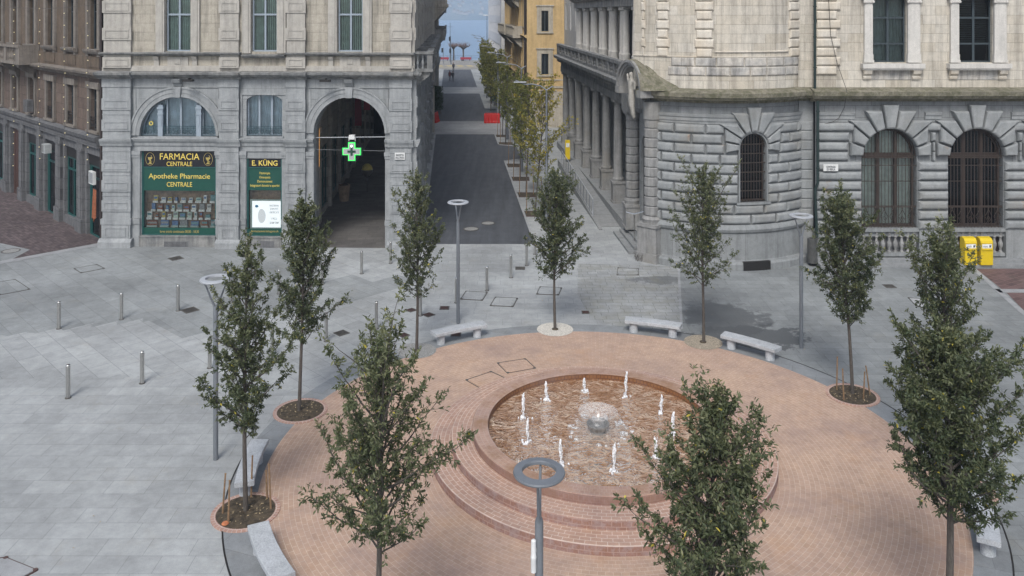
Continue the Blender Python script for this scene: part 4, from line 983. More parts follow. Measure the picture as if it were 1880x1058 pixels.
# ledge between ground floor and mezzanine
m = MB(P); lp = [(0, Z(268)), (.1, Z(268)), (.12, Z(263)), (.2, Z(259)), (.24, Z(255)), (0, Z(253.5))]
for a, b in ((243.5, 404.5), (441, 526.5), (562.5, 576.8), (707.2, 716.5)): m.profile(U(a), U(b), lp)
for a, b in ((243.5, 404.5), (441, 526.5)): m.box(U(a), U(b), -.05, 0, Z(278), Z(268))
m.split('ledge', 'granite_light', ph)
# arch mouldings
for cx_, r_, zs_, e_ in (((lun[0]+lun[1])/2, rL, zLs, (Z(178)-zLs)/rL), ((archo[0]+archo[1])/2, rA, zsA, 1.0)):
    m = MB(P)
    m.arch(cx_, zs_, r_, r_+.12, -.13, .02, 32, e_, e_); m.arch(cx_, zs_, r_+.12, r_+.2, -.09, .02, 32, e_, e_*.995); m.arch(cx_, zs_, r_+.2, r_+.42, -.11, .02, 32, e_, e_); m.arch(cx_, zs_, r_+.42, r_+.5, -.15, .02, 32, e_, e_)
    m.prism([(cx_-.15, zs_+r_*e_-.03), (cx_+.15, zs_+r_*e_-.03), (cx_+.2, zs_+r_*e_+.5), (cx_-.2, zs_+r_*e_+.5)], -.22, 0); m.build('archivolt', 'granite_light', ph)
    m = MB(P); m.profile(cx_-.2, cx_+.2, [(0, 7.9), (.12, 7.92), (.14, 8.02), (.3, 8.1), (.4, 8.27), (0, 8.28)]); m.build('scroll_bracket', 'granite_light', ph)
m = MB(P)
for a, b in ((246, 402), (565, 714)): 
    for z in (Z(160.5),): m.box(U(a), U(b), -.05, 0, z-.02, z+.02)
for a, b in ((U(246), U(250)), (U(398), U(402)), (U(567), U(571)), (U(709), U(713))): m.box(a, b, -.04, 0, Z(225), Z(164))
m.box(U(452)-.28, U(518)+.28, -.05, 0, Z(176)-.08+.12, Z(176)+.16)
m.box(U(452)-.28, U(452)-.18, -.05, 0, Z(250), Z(176)+.04); m.box(U(518)+.18, U(518)+.28, -.05, 0, Z(250), Z(176)+.04); m.split('wall_panel', 'granite_light', ph)
m = MB(P); m.box(lun[0]-.08, lun[1]+.08, -.12, .3, zL0-.1, zL0-.0); m.box(mid[0]-.08, mid[1]+.08, -.1, .3, mid[2]-.1, mid[2]); m.split('window_sill', 'granite_light', ph)
# cornice and attic band
cor = [(0, 8.28), (.1, 8.28), (.12, 8.34), (.3, 8.4), (.34, 8.46), (.44, 8.5), (.46, 8.6), (0, 8.66)]
m = MB(P); m.profile(-.3, uR+.3, cor); m.build('cornice', 'granite_dirty', ph)
m = MB(P)
for (a, b) in PIL: a, b = U(a), min(U(b), uR); m.profile(a-.14, b+.14, [(0, 8.275), (.3, 8.275), (.34, 8.35), (.52, 8.42), (.6, 8.5), (.62, 8.605), (0, 8.67)])
m.split('cornice_break', 'granite_dirty', ph)
m = MB(P); m.box(uL, uR, -.14, .02, 8.66, Z(124)); m.box(uL, uR, -.1, .02, Z(124), Z(121)); m.build('attic_band', 'pinkish_stone', ph)
m = MB(P); st = [(0, Z(103)), (.1, Z(103)), (.14, Z(101)), (.3, Z(99.5)), (.32, Z(97)), (0, Z(96))]
m.profile(-.12, U(443.5), st); m.profile(U(526), uR+.05, st); m.profile(U(450)-.1, U(521)+.1, [(o_, z_-.1) for o_, z_ in st]); m.split('sill_course', 'granite_dirty', ph)
for a in (288, 358, 608, 676):
    m = MB(P); a = U(a); m.profile(a-.12, a+.12, [(0, Z(124)), (.05, Z(123)), (.07, Z(112)), (.14, Z(108)), (.2, Z(104)), (0, Z(103))]); m.build('console', 'pinkish_stone', ph)
for a, b in ((308, 346), (624, 662)):
    m = MB(P); a, b = U(a), U(b); m.box(a, b, -.03, .0, Z(121), Z(105)); m.wedge([(a+.35, Z(119)), (b-.35, Z(119)), (b-.35, Z(107)), (a+.35, Z(107))], .04, .14, -.03); m.build('panel', 'pinkish_stone', ph)
m = MB(P); m.profile(-.3, uR+.3, [(0, 15.6), (.2, 15.7), (.5, 15.9), (.7, 16.1), (.7, 16.25), (0, 16.35)]); m.build('eaves', 'granite_dirty', ph)
m = MB(); bk = (-4.88-.0738*38, 40.78+38); m.slab([(-20.25, 41.3), (-4.9, 40.8), bk, (bk[0]-15, bk[1]), (-21, 46)], 16.36, 16.5); m.build('roof', 'arcade_stone', ph)
# unseen dark cores, added to stop light leaking in behind the windows
m = MB(); m.slab([(-20, 42.6), (-10.9, 42.3), (-10.9-.0738*36, 78), (-20-.0738*36, 78)], .05, 16.2); m.slab([(-10.85, 42.2), (-5.9, 42.0), (-5.9-.0738*36, 78), (-10.85-.0738*36, 78)], 7.9, 16.2); m.build('light_block', 'painted_dark', ph)
# lunette window with carved posts
m = MB(P)
for px in (294, 364.5):
    c = U(px); m.box(c-.12, c+.12, .0, .16, zL0, zL0+1.55); m.box(c-.16, c+.16, -.03, .18, zL0+1.33, zL0+1.45); m.box(c-.15, c+.15, -.03, .18, zL0+1.06, zL0+1.14); m.box(c-.06, c+.06, -.02, 0, zL0+.5, zL0+1.0)
m.split('window_post', 'window_blue', ph)
window(ph, P, lun[0], lun[1], zL0, zLs, .22, 'window_blue', ((.24, .05), (.33, .06), (.51, .07), (.72, .06), (.8, .05)), (), 'glass_blue', Z(178)-zLs, 'curtain', .07)
railing(ph, P, lun[0]+.03, lun[1]-.03, zL0+.03, Z(232.5), .06)
m = MB(P); c = U(275.5); m.arch(c, Z(228), .06, .11, .1, .13, 12); m.arch(c, Z(228), .06, .11, .1, .13, 12, a0=math.pi, a1=2*math.pi); m.build('round_sticker', 'pack_yellow', ph)
window(ph, P, mid[0], mid[1], mid[2], mid[3], .22, 'window_blue', ((.33, .08), (.68, .08)), (), 'glass_blue', .33, 'curtain', .07)
railing(ph, P, mid[0]+.03, mid[1]-.03, mid[2]+.03, Z(232.5), .06)
# shop fronts
def shopfront(x0, x1, zb, zt, zs, zg, zw):
    """zs bottom of the black board, zg bottom of the green board, zw bottom of the display pane"""
    m = MB(P); f = .07
    m.box(x0, x0+f, .05, .2, zb, zt); m.box(x1-f, x1, .05, .2, zb, zt); m.box(x0+f, x1-f, .05, .2, zb, zb+.06); m.box(x0+f, x1-f, .04, .2, zs-.03, zs+.02); fr = m.build('shopfront', 'green_frame', ph)
    m = MB(P); m.box(x0+f, x1-f, .07, .15, zs+.02, zt-.01); bb = m.build('name_board', 'black_board', ph)
    m = MB(P); m.box(x0+f, x1-f, .08, .15, zg, zs-.03); gb = m.build('green_board', 'green_board', ph)
    m = MB(P); m.box(x0+f, x1-f, .08, .15, zb+.06, zw); lb = m.build('lower_board', 'green_board', ph)
    m = MB(P); m.box(x0+f, x1-f, .12, .13, zw, zg); m.build('pane', 'glass_clear', fr)
    m = MB(P); m.box(x0, x1, .5, .55, zb, zt); m.box(x0, x0+.03, .2, .5, zb, zt); m.box(x1-.03, x1, .2, .5, zb, zt); m.box(x0+.03, x1-.03, .2, .5, zg+.02, zg+.06); m.box(x0+.03, x1-.03, .15, .5, zw-.1, zw-.02); m.build('display_case', 'display_back', fr)
    return bb, gb, lb
glass('glass_clear', (.97, .98, .97), .45)
x0, x1 = shop1[:2]; b1, g1, l1 = shopfront(x0, x1, Z(434), Z(278.5), Z(308.5), Z(352), Z(420.5)); cx = (x0+x1)/2
text('FARMACIA', P, cx, Z(294.5), .45, 'gold_paint', b1, .065, font_w=1.98, bold=.0); text('CENTRALE', P, cx, Z(306.3), .31, 'gold_paint', b1, .065, font_w=1.28)
def emblem(px, par):
    m = MB(P); c = U(px); z = Z(293.5); n = 24
    vs = []
    for r, rr in ((.23, .32), (.215, .305)): vs += [(c+r*math.cos(6.2832*i/n), .062, z+rr*math.sin(6.2832*i/n)) for i in range(n)]
    m.add(vs, [(i, (i+1) % n, n+(i+1) % n, n+i) for i in range(n)])
    m.prism([(c-.12, z+.08), (c+.12, z+.08), (c+.1, z+.02), (c+.02, z-.04), (c-.02, z-.04), (c-.1, z+.02)], .058, .07)
    m.box(c-.02, c+.02, .058, .07, z-.2, z-.04); m.prism([(c-.1, z-.24), (c+.1, z-.24), (c+.03, z-.17), (c-.03, z-.17)], .056, .07)
    m.tube([(c+.09*math.sin(k*.9), .055, z-.2+k*.038) for k in range(11)], .012, 4); m.build('cup_emblem', 'gold_dull', par)
emblem(274.5, b1); emblem(381, b1)
text('Apotheke Pharmacie', P, cx, Z(329.5), .36, 'gold_paint', g1, .075, font_w=3.08, bold=.0); text('CENTRALE', P, cx, Z(344.5), .33, 'gold_paint', g1, .075, font_w=1.27)
text('lu-ve orario continuato 08.00 - 18.30', P, cx, Z(429.5), .19, 'gold_dull', l1, .075, font_w=1.95)
x0, x1 = shop2[:2]; b2, g2, l2 = shopfront(x0, x1, Z(434), Z(292), Z(308), Z(350), Z(421)); cx = (x0+x1)/2
text('E. KÜNG', P, cx, Z(304.5), .36, 'gold_paint', b2, .065, font_w=1.27, bold=.005)
for k, (s_, w_) in enumerate((('Fitoterapia', .52), ('Omeopatia', .55), ('Dermocosmesi', .74), ('Integratori dietetici e sportivi', 1.44))): text(s_, P, cx, Z(320.5+7.6*k), .17, 'gold_paint', g2, .075, font_w=w_)
text('farmaciacentralelugano.ch', P, cx, Z(427), .15, 'gold_dull', l2, .075, font_w=1.35)
po = thing('poster', 'white lit poster with a face mask in the narrow pharmacy window', 'poster', P((cx, .2, Z(419.5))), P.ang)
m = MB(P); m.box(U(457), U(517), .17, .2, Z(421.5), Z(367.5)); m.build('frame', 'display_shelf', po)
m = MB(P); m.box(U(461), U(514.5), .155, .17, Z(419), Z(370.5)); m.build('sheet', 'poster_white', po)
for k, (s_, w_) in enumerate((('MASCHERINE', .46), ('KN95/FFP2', .4), ('CERTIFICATE', .48), ('', 0), ('5 PEZZI', .3), ('23.00 CHF', .46))):
    if s_: text(s_, P, U(501.5), Z([380.5, 386.5, 393, 0, 404.5, 412][k]), .14, 'poster_grey' if k < 5 else 'lettering_dark', po, .145, font_w=w_)
m = MB(P); c, z = U(477.5), Z(398); m.add([(c+.2*math.cos(a)*(.8 if math.cos(a) < 0 else 1.2), .146-.05*math.sin(a/2)*0, z+.36*math.sin(a)) for a in [k*.2618 for k in range(24)]], [tuple(range(24))]); m.build('mask_picture', 'mask_grey', po)
m = MB(P); c, z = U(469.5), Z(380); m.add([(c+.085*math.cos(k*.3142), .145, z+.07*math.sin(k*.3142)) for k in range(20)], [tuple(range(20))]); m.build('blue_dot', 'poster_blue', po)
# goods in the big display
rn = random.Random(5); sh = [Z(374), Z(390), Z(405), Z(419.8)]; x0, x1 = shop1[:2]
RW = ['top', 'second', 'third', 'bottom']; X0 = x0+.3; cnt = {}
m = MB(P)
for k, z in enumerate(sh[:3]): m.box(x0+.15, x1-.1, .34, .49, z-.03, z-.01)
m.split('shelf', 'display_back', ph)
for k, z in enumerate(sh):
    x = x0+[.45, .35, .12, .12][k]
    while x < x1-.35:
        wd = rn.uniform(.12, .26) if k < 3 else rn.uniform(.2, .4); hh = rn.uniform(.16, .34) if k < 3 else rn.uniform(.22, .36)
        col_ = rn.choice(['white', 'white', 'pale_green', 'white', 'blue', 'grey', 'teal', 'pale_green', 'yellow', 'orange'] if k < 3 else ['orange', 'grey', 'teal', 'blue', 'teal', 'grey', 'white'])
        if k == 3 and x < x0+.2: col_ = 'orange'; wd = .5
        cnt[(col_, k)] = cnt.get((col_, k), 0)+1
        o = thing('package', '%s package on the %s shelf of the large pharmacy window' % (col_.replace('_', ' '), RW[k]), 'package', P((x+wd/2, .5, z)), P.ang, 'packages displayed in the pharmacy window')
        m = MB(P); m.box(x, x+wd, .34, .42, z, z+hh); m.build('carton', 'pack_'+col_, o)
        m = MB(P); m.box(x-.02, x+wd+.02, .28, .32, z-.06, z+.04); m.build('price_card', 'pack_white' if k < 3 else 'display_shelf', o)
        m = MB(P); m.box(x+.02, x+wd-.02, .335, .34, z+hh*.45, z+hh*.8); m.build('printed_band', 'pack_'+rn.choice(['blue', 'teal', 'grey']), o)
        x += wd+rn.uniform(.1, .2)
# low granite wall under the shop windows, vent
m = MB(P)
for a, b in ((258, 397.5), (452, 518.5)): m.box(U(a), U(b), -.16, .0, 0, Z(435.5)); m.box(U(a), U(b), -.19, .1, Z(435.5), Z(433.6))
m.split('window_plinth', 'granite_dirty', ph)
m = MB(P); m.box(U(304), U(347), -.175, -.16, .02, Z(443.5)); m.box(U(480), U(505), -.175, -.16, .02, Z(441)); m.split('vent_panel', 'dark_granite', ph)
# lamps on the cornice
for px in (357, 604): 
    m = MB(P); c = U(px); m.box(c-.25, c+.25, -.85, -.6, 8.2, 8.3); m.box(c-.02, c+.02, -.7, -.4, 8.3, 8.36); m.build('floodlight', 'dark_iron', ph)
# passage
Q = Fr(-10.35, 41.6, -.0738, 1)
m = MB(Q); sops = [(1.0+4.2*k, 3.6+4.2*k, .35, 3.9, 0) for k in range(9)]; m.wall(-.1, 38, 0, 7.8, sops, 0, .3); m.build('shop_wall', 'arcade_stone', ph)
for k in range(5):
    a, b = sops[k][:2]; window(ph, Q, a, b, .35, 3.9, .1, 'green_frame', (.5,), (3.1,), 'glass_dark', back='pack_teal' if k % 2 else 'display_back', fw=.08, bd=.6)
    m = MB(Q); m.box(b+.25, b+.75, -.18, 0, 0, 7.5); m.box(b+.2, b+.8, -.24, 0, 5.0, 5.3); m.build('wall_pier', 'arcade_stone', ph)
m = MB(Q); m.box(-.2, 38, -5.3, 0, 7.72, 7.84); m.build('passage_ceiling', 'ceiling_plaster', ph)
for u_, z0, z1, mt, nm in ((2.3, 3.4, 5.6, 'lamp_orange', 'light_strip'), (20, 3.2, 5.2, 'red_banner', 'banner'), (23, 3.4, 6.0, 'slit_glow', 'light_strip'), (26.5, 3.6, 6.2, 'red_banner', 'banner'), (30, 3.8, 6.6, 'slit_glow', 'light_strip')):  # white strips glow in place of daylight between the piers
    m = MB(Q); m.box(u_, u_+.12, -.35 if mt != 'red_banner' else -.7, -.2, z0, z1); m.build(nm, mt, ph)
m = MB(Q); m.box(0.7, .8, -.55, -.1, 2.6, 3.5); m.build('projecting_sign', 'black_board', ph)
m = MB(Q); m.box(.69, .7, -.45, -.2, 2.75, 3.0); m.build('sign_face', 'poster_blue', ph)
# pots standing in the passage
for u_, w_, lab in ((9.5, -.75, 'brown planter tub in the dark passage'),):
    pt = thing('planter', lab, 'planter', Q((u_, w_, 0))); m = MB(Q); m.lathe(u_, w_, [(.28, 0), (.38, 1.0), (.34, 1.0), (.3, .9)], 14); m.build('tub', 'display_back', pt)
    m = MB(Q); m.lathe(u_, w_, [(.33, .9), (.2, 1.05), (.02, 1.1)], 10); m.build('soil', 'soil', pt)
bl_ = thing('foil_balloon', 'yellow and silver round balloon in the dark passage', 'balloon', Q((12.0, -1.9, 0)))
m = MB(Q); m.lathe(12.0, -1.9, [(.02, 1.0), (.2, 1.08), (.34, 1.3), (.36, 1.45)], 18, cap=False); m.build('silver_half', 'steel', bl_, smooth='all')
m = MB(Q); m.lathe(12.0, -1.9, [(.36, 1.45), (.3, 1.66), (.14, 1.8), (.02, 1.83)], 18, cap=False); m.build('yellow_half', 'pack_yellow', bl_, smooth='all')
m = MB(Q); m.tube([(12, -1.9, 0), (12, -1.9, 1.0)], .02, 5); m.build('stand', 'dark_iron', bl_)
# street side of the same building: arcade, balconies
S = Fr(-4.88, 40.78, -.0738, 1)
m = MB(S); m.wall(.02, 38, 0, 8.3, [(1.3+6*k, 5.3+6*k, 0, 5.2, 2.0) for k in range(6)], 0, .75); m.build('arcade_wall', 'granite_light', ph)
m = MB(S); m.wall(.75, 38, 0, 7.75, [(1.31+6*k, 5.29+6*k, 0, 5.2, 1.99) for k in range(6)], .76, .02); m.build('arcade_inner_face', 'granite_dirty', ph)
m = MB(S); ops = [(1.4+3*k, 2.6+3*k, 9.7, 12.7, 0) for k in range(12)]; m.wall(.02, 38, 8.6, 16.2, ops, .02, .28); m.build('street_upper_wall', 'beige_stone', ph)
for k in range(12):
    window(ph, S, 1.4+3*k, 2.6+3*k, 9.7, 12.7, .2, 'window_blue', (.5,), (), 'glass', back='curtain')
    m = MB(S)
    for a in (1.0+3*k, 2.62+3*k): m.box(a, a+.38, -.1, .02, 9.6, 13.0)
    m.box(.95+3*k, 3.05+3*k, -.2, .02, 12.98, 13.2); m.build('window_surround', 'pinkish_stone', ph)
for k in range(7):
    a = .03 if k == 0 else -.05+6*k-.45; b = .75 if k == 0 else a+1.0; m = MB(S); m.box(a, b, -.2, 0, 0, 8.3)
    for z in (1.8, 2.75, 3.7, 5.9, 6.9): framed(m, a, b, z, z+.55, -.2, .045)
    m.profile(a-.08, b+.08, [(0, 4.98), (.26, 4.98), (.36, 5.2), (.38, 5.3), (0, 5.32)]); m.box(a-.05, b+.05, -.32, 0, 0, .5); m.build('pilaster', 'granite_light', ph)
    m = MB(S); m.box(a, b, -.12, .02, 8.6, 16)
    for q in range(6): framed(m, a, b, 10.2+q*1.345, 10.8+q*1.345, -.12, .05)
    m.build('upper_pilaster', 'pinkish_stone', ph)
m = MB(S); m.profile(-.3, 38, cor); m.build('cornice', 'granite_dirty', ph)
m = MB(S); m.profile(-.3, 38.3, [(0, 15.6), (.2, 15.7), (.5, 15.9), (.7, 16.1), (.7, 16.25), (0, 16.35)]); m.build('eaves', 'granite_dirty', ph)
for k in range(6):
    a, b = .15+6*k, 4.6+6*k; m = MB(S)
    m.box(a, b, -1.0, -.02, 8.62, 8.78); m.box(a+.05, b-.05, -.95, -.85, 8.78, 8.86)
    for q in (a+.06, b-.34): m.box(q, q+.28, -.98, -.72, 8.78, 9.5)
    m.box(a, b, -1.02, -.7, 9.5, 9.62); m.box(a, a+.3, -.7, -.05, 9.5, 9.62); m.box(b-.3, b, -.7, -.05, 9.5, 9.62)
    bal = m.build('balcony', 'granite_dirty', ph)
    m = MB(S)
    for q in range(13):
        m.lathe(a+.5+q*(b-a-1.0)/12, -.86, baluster_prof(.72), 8, z=8.78)
    for q in range(2): m.lathe(a+.18, -.25-.25*q, baluster_prof(.72), 8, z=8.78)
    m.build('balusters', 'granite_light', bal)
    m = MB(S)
    for q in (a+.15, b-.45): m.profile(q, q+.3, [(0, 7.4), (.1, 7.5), (.18, 7.95), (.55, 8.2), (.85, 8.45), (.9, 8.62), (0, 8.62)])
    m.split('bracket', 'granite_dirty', bal)
# cross, bar, plates
zc = Z(278); cx = U(645); cr = thing('pharmacy_cross', 'grey cross with glowing green outline hung in the archway', 'pharmacy sign', P((cx, -.1, zc-.5)), P.ang)
def cross(m, a, b, y0, y1, cx=cx, zc=zc): m.prism([(cx-b, zc-a), (cx+b, zc-a), (cx+b, zc-b), (cx+a, zc-b), (cx+a, zc+b), (cx+b, zc+b), (cx+b, zc+a), (cx-b, zc+a), (cx-b, zc+b), (cx-a, zc+b), (cx-a, zc-b), (cx-b, zc-b)], y0, y1)
m = MB(P); cross(m, .5, .2, .1, .26); m.build('back_box', 'cross_dark', cr)
m = MB(P); cross(m, .45, .175, .08, .1); m.build('lit_outline', 'green_neon', cr)
m = MB(P); cross(m, .41, .14, .055, .08); m.build('face', 'cross_grey', cr)
m = MB(P); cross(m, .2, .055, .04, .055); m.build('centre_cross', 'cross_dark', cr)
m = MB(P); m.prism([(cx, zc+.21), (cx+.05, zc+.27), (cx, zc+.33), (cx-.05, zc+.27)], .035, .05); m.build('lit_dot', 'neon_white', cr)
m = MB(P); m.box(cx-.14, cx+.14, .08, .28, Z(256), Z(248)); m.box(cx-.17, cx-.14, .14, .2, Z(263), Z(252)); m.box(cx+.14, cx+.17, .14, .2, Z(263), Z(252)); m.build('hanger', 'sign_white', cr)
m = MB(P); m.tube([(archo[0]+.01, .2, Z(253.5)), (archo[1]-.01, .2, Z(251.5))], .026, 8); m.build('support_bar', 'ac_grey', cr, smooth=60)
m = MB(P); m.tube([(archo[0]+.01, .3, Z(276)), (archo[1]-.01, .3, Z(278))], .006, 5); m.build('tie_wire', 'ac_grey', cr)
def plate(mp, x0, x1, z0, z1, y, lines, label, ws, ang, hh=.13):
    o = thing('street_sign', label, 'street sign', mp(((x0+x1)/2, y, z0)), ang); m = MB(mp); m.box(x0, x1, y-.02, y, z0, z1); m.build('plate', 'sign_white', o)
    for k, s_ in enumerate(lines): text(s_, mp, (x0+x1)/2, z1-.06-hh-k*(z1-z0-.08)/len(lines), hh*1.3, 'lettering_dark', o, y-.03, font_w=ws[k])
    return o
plate(P, U(726.5), U(745), Z(290), Z(277.5), -.245, ['PIAZZETTA', 'DELLA POSTA'], 'white street name plate on the pier right of the archway', [.38, .43], P.ang, .1)
# ================================================================== BROWN BUILDING ON THE LEFT
B = Fr(-20.75-.7071*34, 42.0+.7071*34, .7071, -.7071); E_ = 34
bb = thing('brown_building', 'brown plastered building with granite shop floor along the left alley', 'building', B((0, 0, 0)), B.ang)
WT = [.93+3.53*i for i in range(9)]
m = MB(B); m.wall(0, E_, 0, 5.0, [(E_-t-1.05, E_-t+(1.05 if t > 1 else .88), (.0 if i in (0, 2, 4) else .45), 4.25, 0) for i, t in enumerate(WT)], 0, .35); m.build('ground_storey_wall', 'dark_granite', bb)
m = MB(B); m.wall(0, E_, 5.0, 8.3, [(E_-t-.55, E_-t+.55, 5.5, 7.65, 0) for t in WT], .05, .3); m.build('mezzanine_wall', 'brown_blocks', bb)
m = MB(B); m.wall(0, E_, 8.3, 16, [(E_-t-.62, E_-t+.62, 9.65, 12.6, 0) for t in WT], .05, .3); m.build('upper_wall', 'brown_plaster', bb)
for i, t in enumerate(WT):
    c = E_-t
    window(bb, B, c-.55, c+.55, 5.5, 7.65, .25, 'window_dark', (.5,), (7.0,), 'glass_dark', slats=0)
    window(bb, B, c-.62, c+.62, 9.65, 12.6, .25, 'window_dark', (.5,), (11.6,), 'glass_dark')
    m = MB(B)
    for x0, x1 in ((c-.85, c-.56), (c+.56, c+.85)): m.box(x0, x1, -.06, .05, 5.35, 7.95)
    m.box(c-.92, c+.92, -.12, .05, 7.66, 8.0); m.box(c-.88, c+.88, -.14, .05, 5.38, 5.5); m.build('window_surround', 'brown_trim', bb)
    m = MB(B)
    for x0, x1 in ((c-1.0, c-.64), (c+.64, c+1.0)): m.box(x0, x1, -.08, .05, 9.3, 12.9)
    m.profile(c-1.05, c+1.05, [(0, 9.42), (.14, 9.44), (.22, 9.56), (.24, 9.66), (0, 9.68)]); m.box(c-1.1, c+1.1, -.22, .05, 12.6, 12.95); m.build('window_surround', 'brown_trim', bb)
    if i in (0, 1, 2): railing(bb, B, c-.54, c+.54, 5.52, 6.2, .02, 'dark_iron', 5)
    zb = 0.0 if i in (0, 2, 4) else .45; xr = c+(1.05 if t > 1 else .88)
    if i == 4: 
        m = MB(B); m.box(c-1.05, c+1.05, .2, .28, 0, 4.25)
        for q in range(4): m.box(c-.95+q*.5, c-.55+q*.5, .17, .2, .3, 3.9)
        m.build('wooden_door', 'wood_door', bb)
    else:
        window(bb, B, c-1.05, xr, zb, 3.65, .2, 'green_frame', (.5,) if i % 2 else (.12, .88), (3.0,), 'glass_dark', back='curtain' if i in (1,) else ('pack_teal' if i == 3 else None), fw=.09)
        m = MB(B); m.box(c-1.05, xr, .12, .3, 3.67, 4.25); m.build('roller_box', 'dark_iron', bb)
    m = MB(B); x = c+1.765
    if x < E_:
        m.box(x-.42, x+.42, -.14, 0, 0, 4.7); m.box(x-.3, x+.3, -.18, -.14, .8, 4.3); m.box(x-.48, x+.48, -.22, 0, 0, .75); m.box(x-.46, x+.46, -.2, 0, 4.3, 4.45); m.build('pilaster', 'dark_granite', bb)
m = MB(B); m.profile(-.1, E_, [(0, 4.7), (.16, 4.7), (.18, 4.95), (.26, 5.05), (.32, 5.25), (0, 5.35)]); m.build('ledge', 'dark_granite', bb)
m = MB(B); m.profile(-.1, E_, [(0, 8.2), (.12, 8.2), (.2, 8.3), (.45, 8.42), (.5, 8.55), (0, 8.62)]); m.build('cornice', 'brown_trim', bb)
m = MB(B); m.box(0, E_, -.04, .05, 8.62, 9.3); 
for t in WT: m.box(E_-t-.95, E_-t+.95, -.07, -.04, 8.75, 9.2)
m.build('attic_band', 'brown_plaster', bb)
m = MB(B); m.profile(-.1, E_, [(0, 15.6), (.4, 15.9), (.5, 16.1), (0, 16.3)]); m.build('eaves', 'brown_trim', bb)
m = MB(B); m.box(0, E_-1.5, 1.5, 14, .1, 15.9); m.box(0, E_-.5, .0, 14, 16.0, 16.15); m.build('light_block', 'painted_dark', bb)  # dark core under a roof slab, added to keep light out
# balcony
a, b = E_-18.5, E_-10.1; m = MB(B); m.box(a, b, -1.05, .0, 8.5, 8.68); m.box(a, b, -1.1, -.85, 9.5, 9.64)
for q in (a+.0, a+2.6, a+5.2, b-.75): m.box(q, q+.75 if q > b-1 else q+.45, -1.05, -.87, 8.68, 9.5)
m.box(b-.2, b, -.87, 0, 8.68, 9.64); bal = m.build('balcony', 'brown_trim', bb)
m = MB(B)
for q in range(22): m.lathe(a+.6+q*.33, -.96, baluster_prof(.8), 7, z=8.68)
m.build('balusters', 'brown_trim', bal)
m = MB(B)
for q in (b-.9, b-4.5): m.profile(q, q+.4, [(0, 7.5), (.1, 7.55), (.22, 7.9), (.7, 8.15), (.95, 8.35), (.98, 8.5), (0, 8.5)])
m.split('bracket', 'brown_trim', bal)
for (t, z, w_, h_, dk, lab) in ((7.7, 3.6, .6, .5, 0, 'white air conditioner on the alley shopfront below the balcony corner'), (11.2, 5.65, .7, .7, 1, 'grey air conditioner beside the mezzanine window under the balcony')):
    o = thing('air_conditioner', lab, 'air conditioner', B((E_-t, -.3, z)), B.ang); m = MB(B); m.box(E_-t-w_/2, E_-t+w_/2, -.45, -.1, z, z+h_); m.build('casing', 'ac_white' if not dk else 'dark_granite', o)
    m = MB(B)
    for q in range(6): m.box(E_-t-w_*.4, E_-t+w_*.1, -.46, -.45, z+.08+q*h_*.13, z+.11+q*h_*.13)
    m.build('grille', 'iron_frame', o)
o = thing('shop_sign', 'white framed notice box at the last alley shop door', 'sign', B((E_-.6, -.1, 3.0)), B.ang); m = MB(B); m.box(E_-.9, E_-.25, -.26, -.12, 2.85, 3.5); m.build('box', 'sign_white', o)
m = MB(B); m.box(E_-.84, E_-.31, -.27, -.26, 2.91, 3.44); m.build('face', 'pack_grey', o)
o = thing('shop_banner', 'orange red banner hanging at the last alley shop door', 'banner', B((E_-.35, -.1, .9)), B.ang); m = MB(B); m.add([(E_-.75+.35*i/8, -.12-.06*math.sin(i*1.3), 1.0+ .12*math.sin(i)) for i in range(9)]+[(E_-.6+.3*i/8, -.12-.04*math.sin(i*1.3), 2.6) for i in range(9)], [(i, i+1, 10+i, 9+i) for i in range(8)]); m.build('cloth', 'pack_orange', o)
m = MB(B); m.tube([(E_-.85, -.12, 2.62), (E_-.15, -.12, 2.62)], .02, 6); m.build('rod', 'dark_iron', o)
dp = thing('drainpipe', 'dark brown drainpipe at the corner between the two left buildings', 'drainpipe', (-20.5, 41.55, 0))
m = MB(); m.lathe(-20.42, 41.42, [(.07, .35), (.07, 16)], 12); m.build('pipe', 'pipe_brown', dp, smooth=60)
m = MB(); 
for z in (1.6, 5.2, 8.0, 11): m.lathe(-20.42, 41.42, [(.085, z), (.085, z+.07)], 12)
m.lathe(-20.42, 41.42, [(.1, 0), (.1, .35)], 12); m.build('brackets', 'pipe_brown', dp)
# hanging strings of lights in the alley
rn = random.Random(3)
Wc = Fr(-34, 44.5, 1, 0)
for i, (px, yb, nlab) in enumerate(((25, 305, 'leftmost'), (72, 292, 'second from the left'), (118, 289, 'third from the left'), (160, 294, 'rightmost'))):
    D = 41.0+ (160-px)*.035; X = (px-940)/F*D; zt = 13.2; zb = H-(yb-HZ)*D/F
    o = thing('light_string', 'thin hanging string of small lights in the alley, '+nlab, 'light string', (X, D, zb), group='hanging light strings in the alley')
    m = MB(); m.tube([(X, D, zb), (X+.03, D, (zb+zt)/2), (X, D, zt)], .009, 4); m.build('cable', 'iron_frame', o)
    m = MB(); z = zb
    while z < zt: m.lathe(X+rn.uniform(-.04, .04), D, [(.01, 0), (.032, .01), (.032, .03), (.01, .04)], 6, z=z); z += .61
    m.build('bulbs', 'bulb', o)
m = MB(); Dw = 43.5; pts = [((-60-940)/F*45.8, 45.8, H-(8-HZ)*45.8/F+1.3)]+[((px-940)/F*(41+(160-px)*.035), 41+(160-px)*.035, 11.9-.15*math.sin((px)/160*3.14)) for px in (0, 25, 72, 118, 160)]+[(-20.6, 41.5, 11.95)]
m.tube(pts, .012, 4); tag(m.build('overhead_wire', 'iron_frame', root=Matrix.Translation(pts[0])), 'thin horizontal wire crossing the alley at the top left', 'wire')
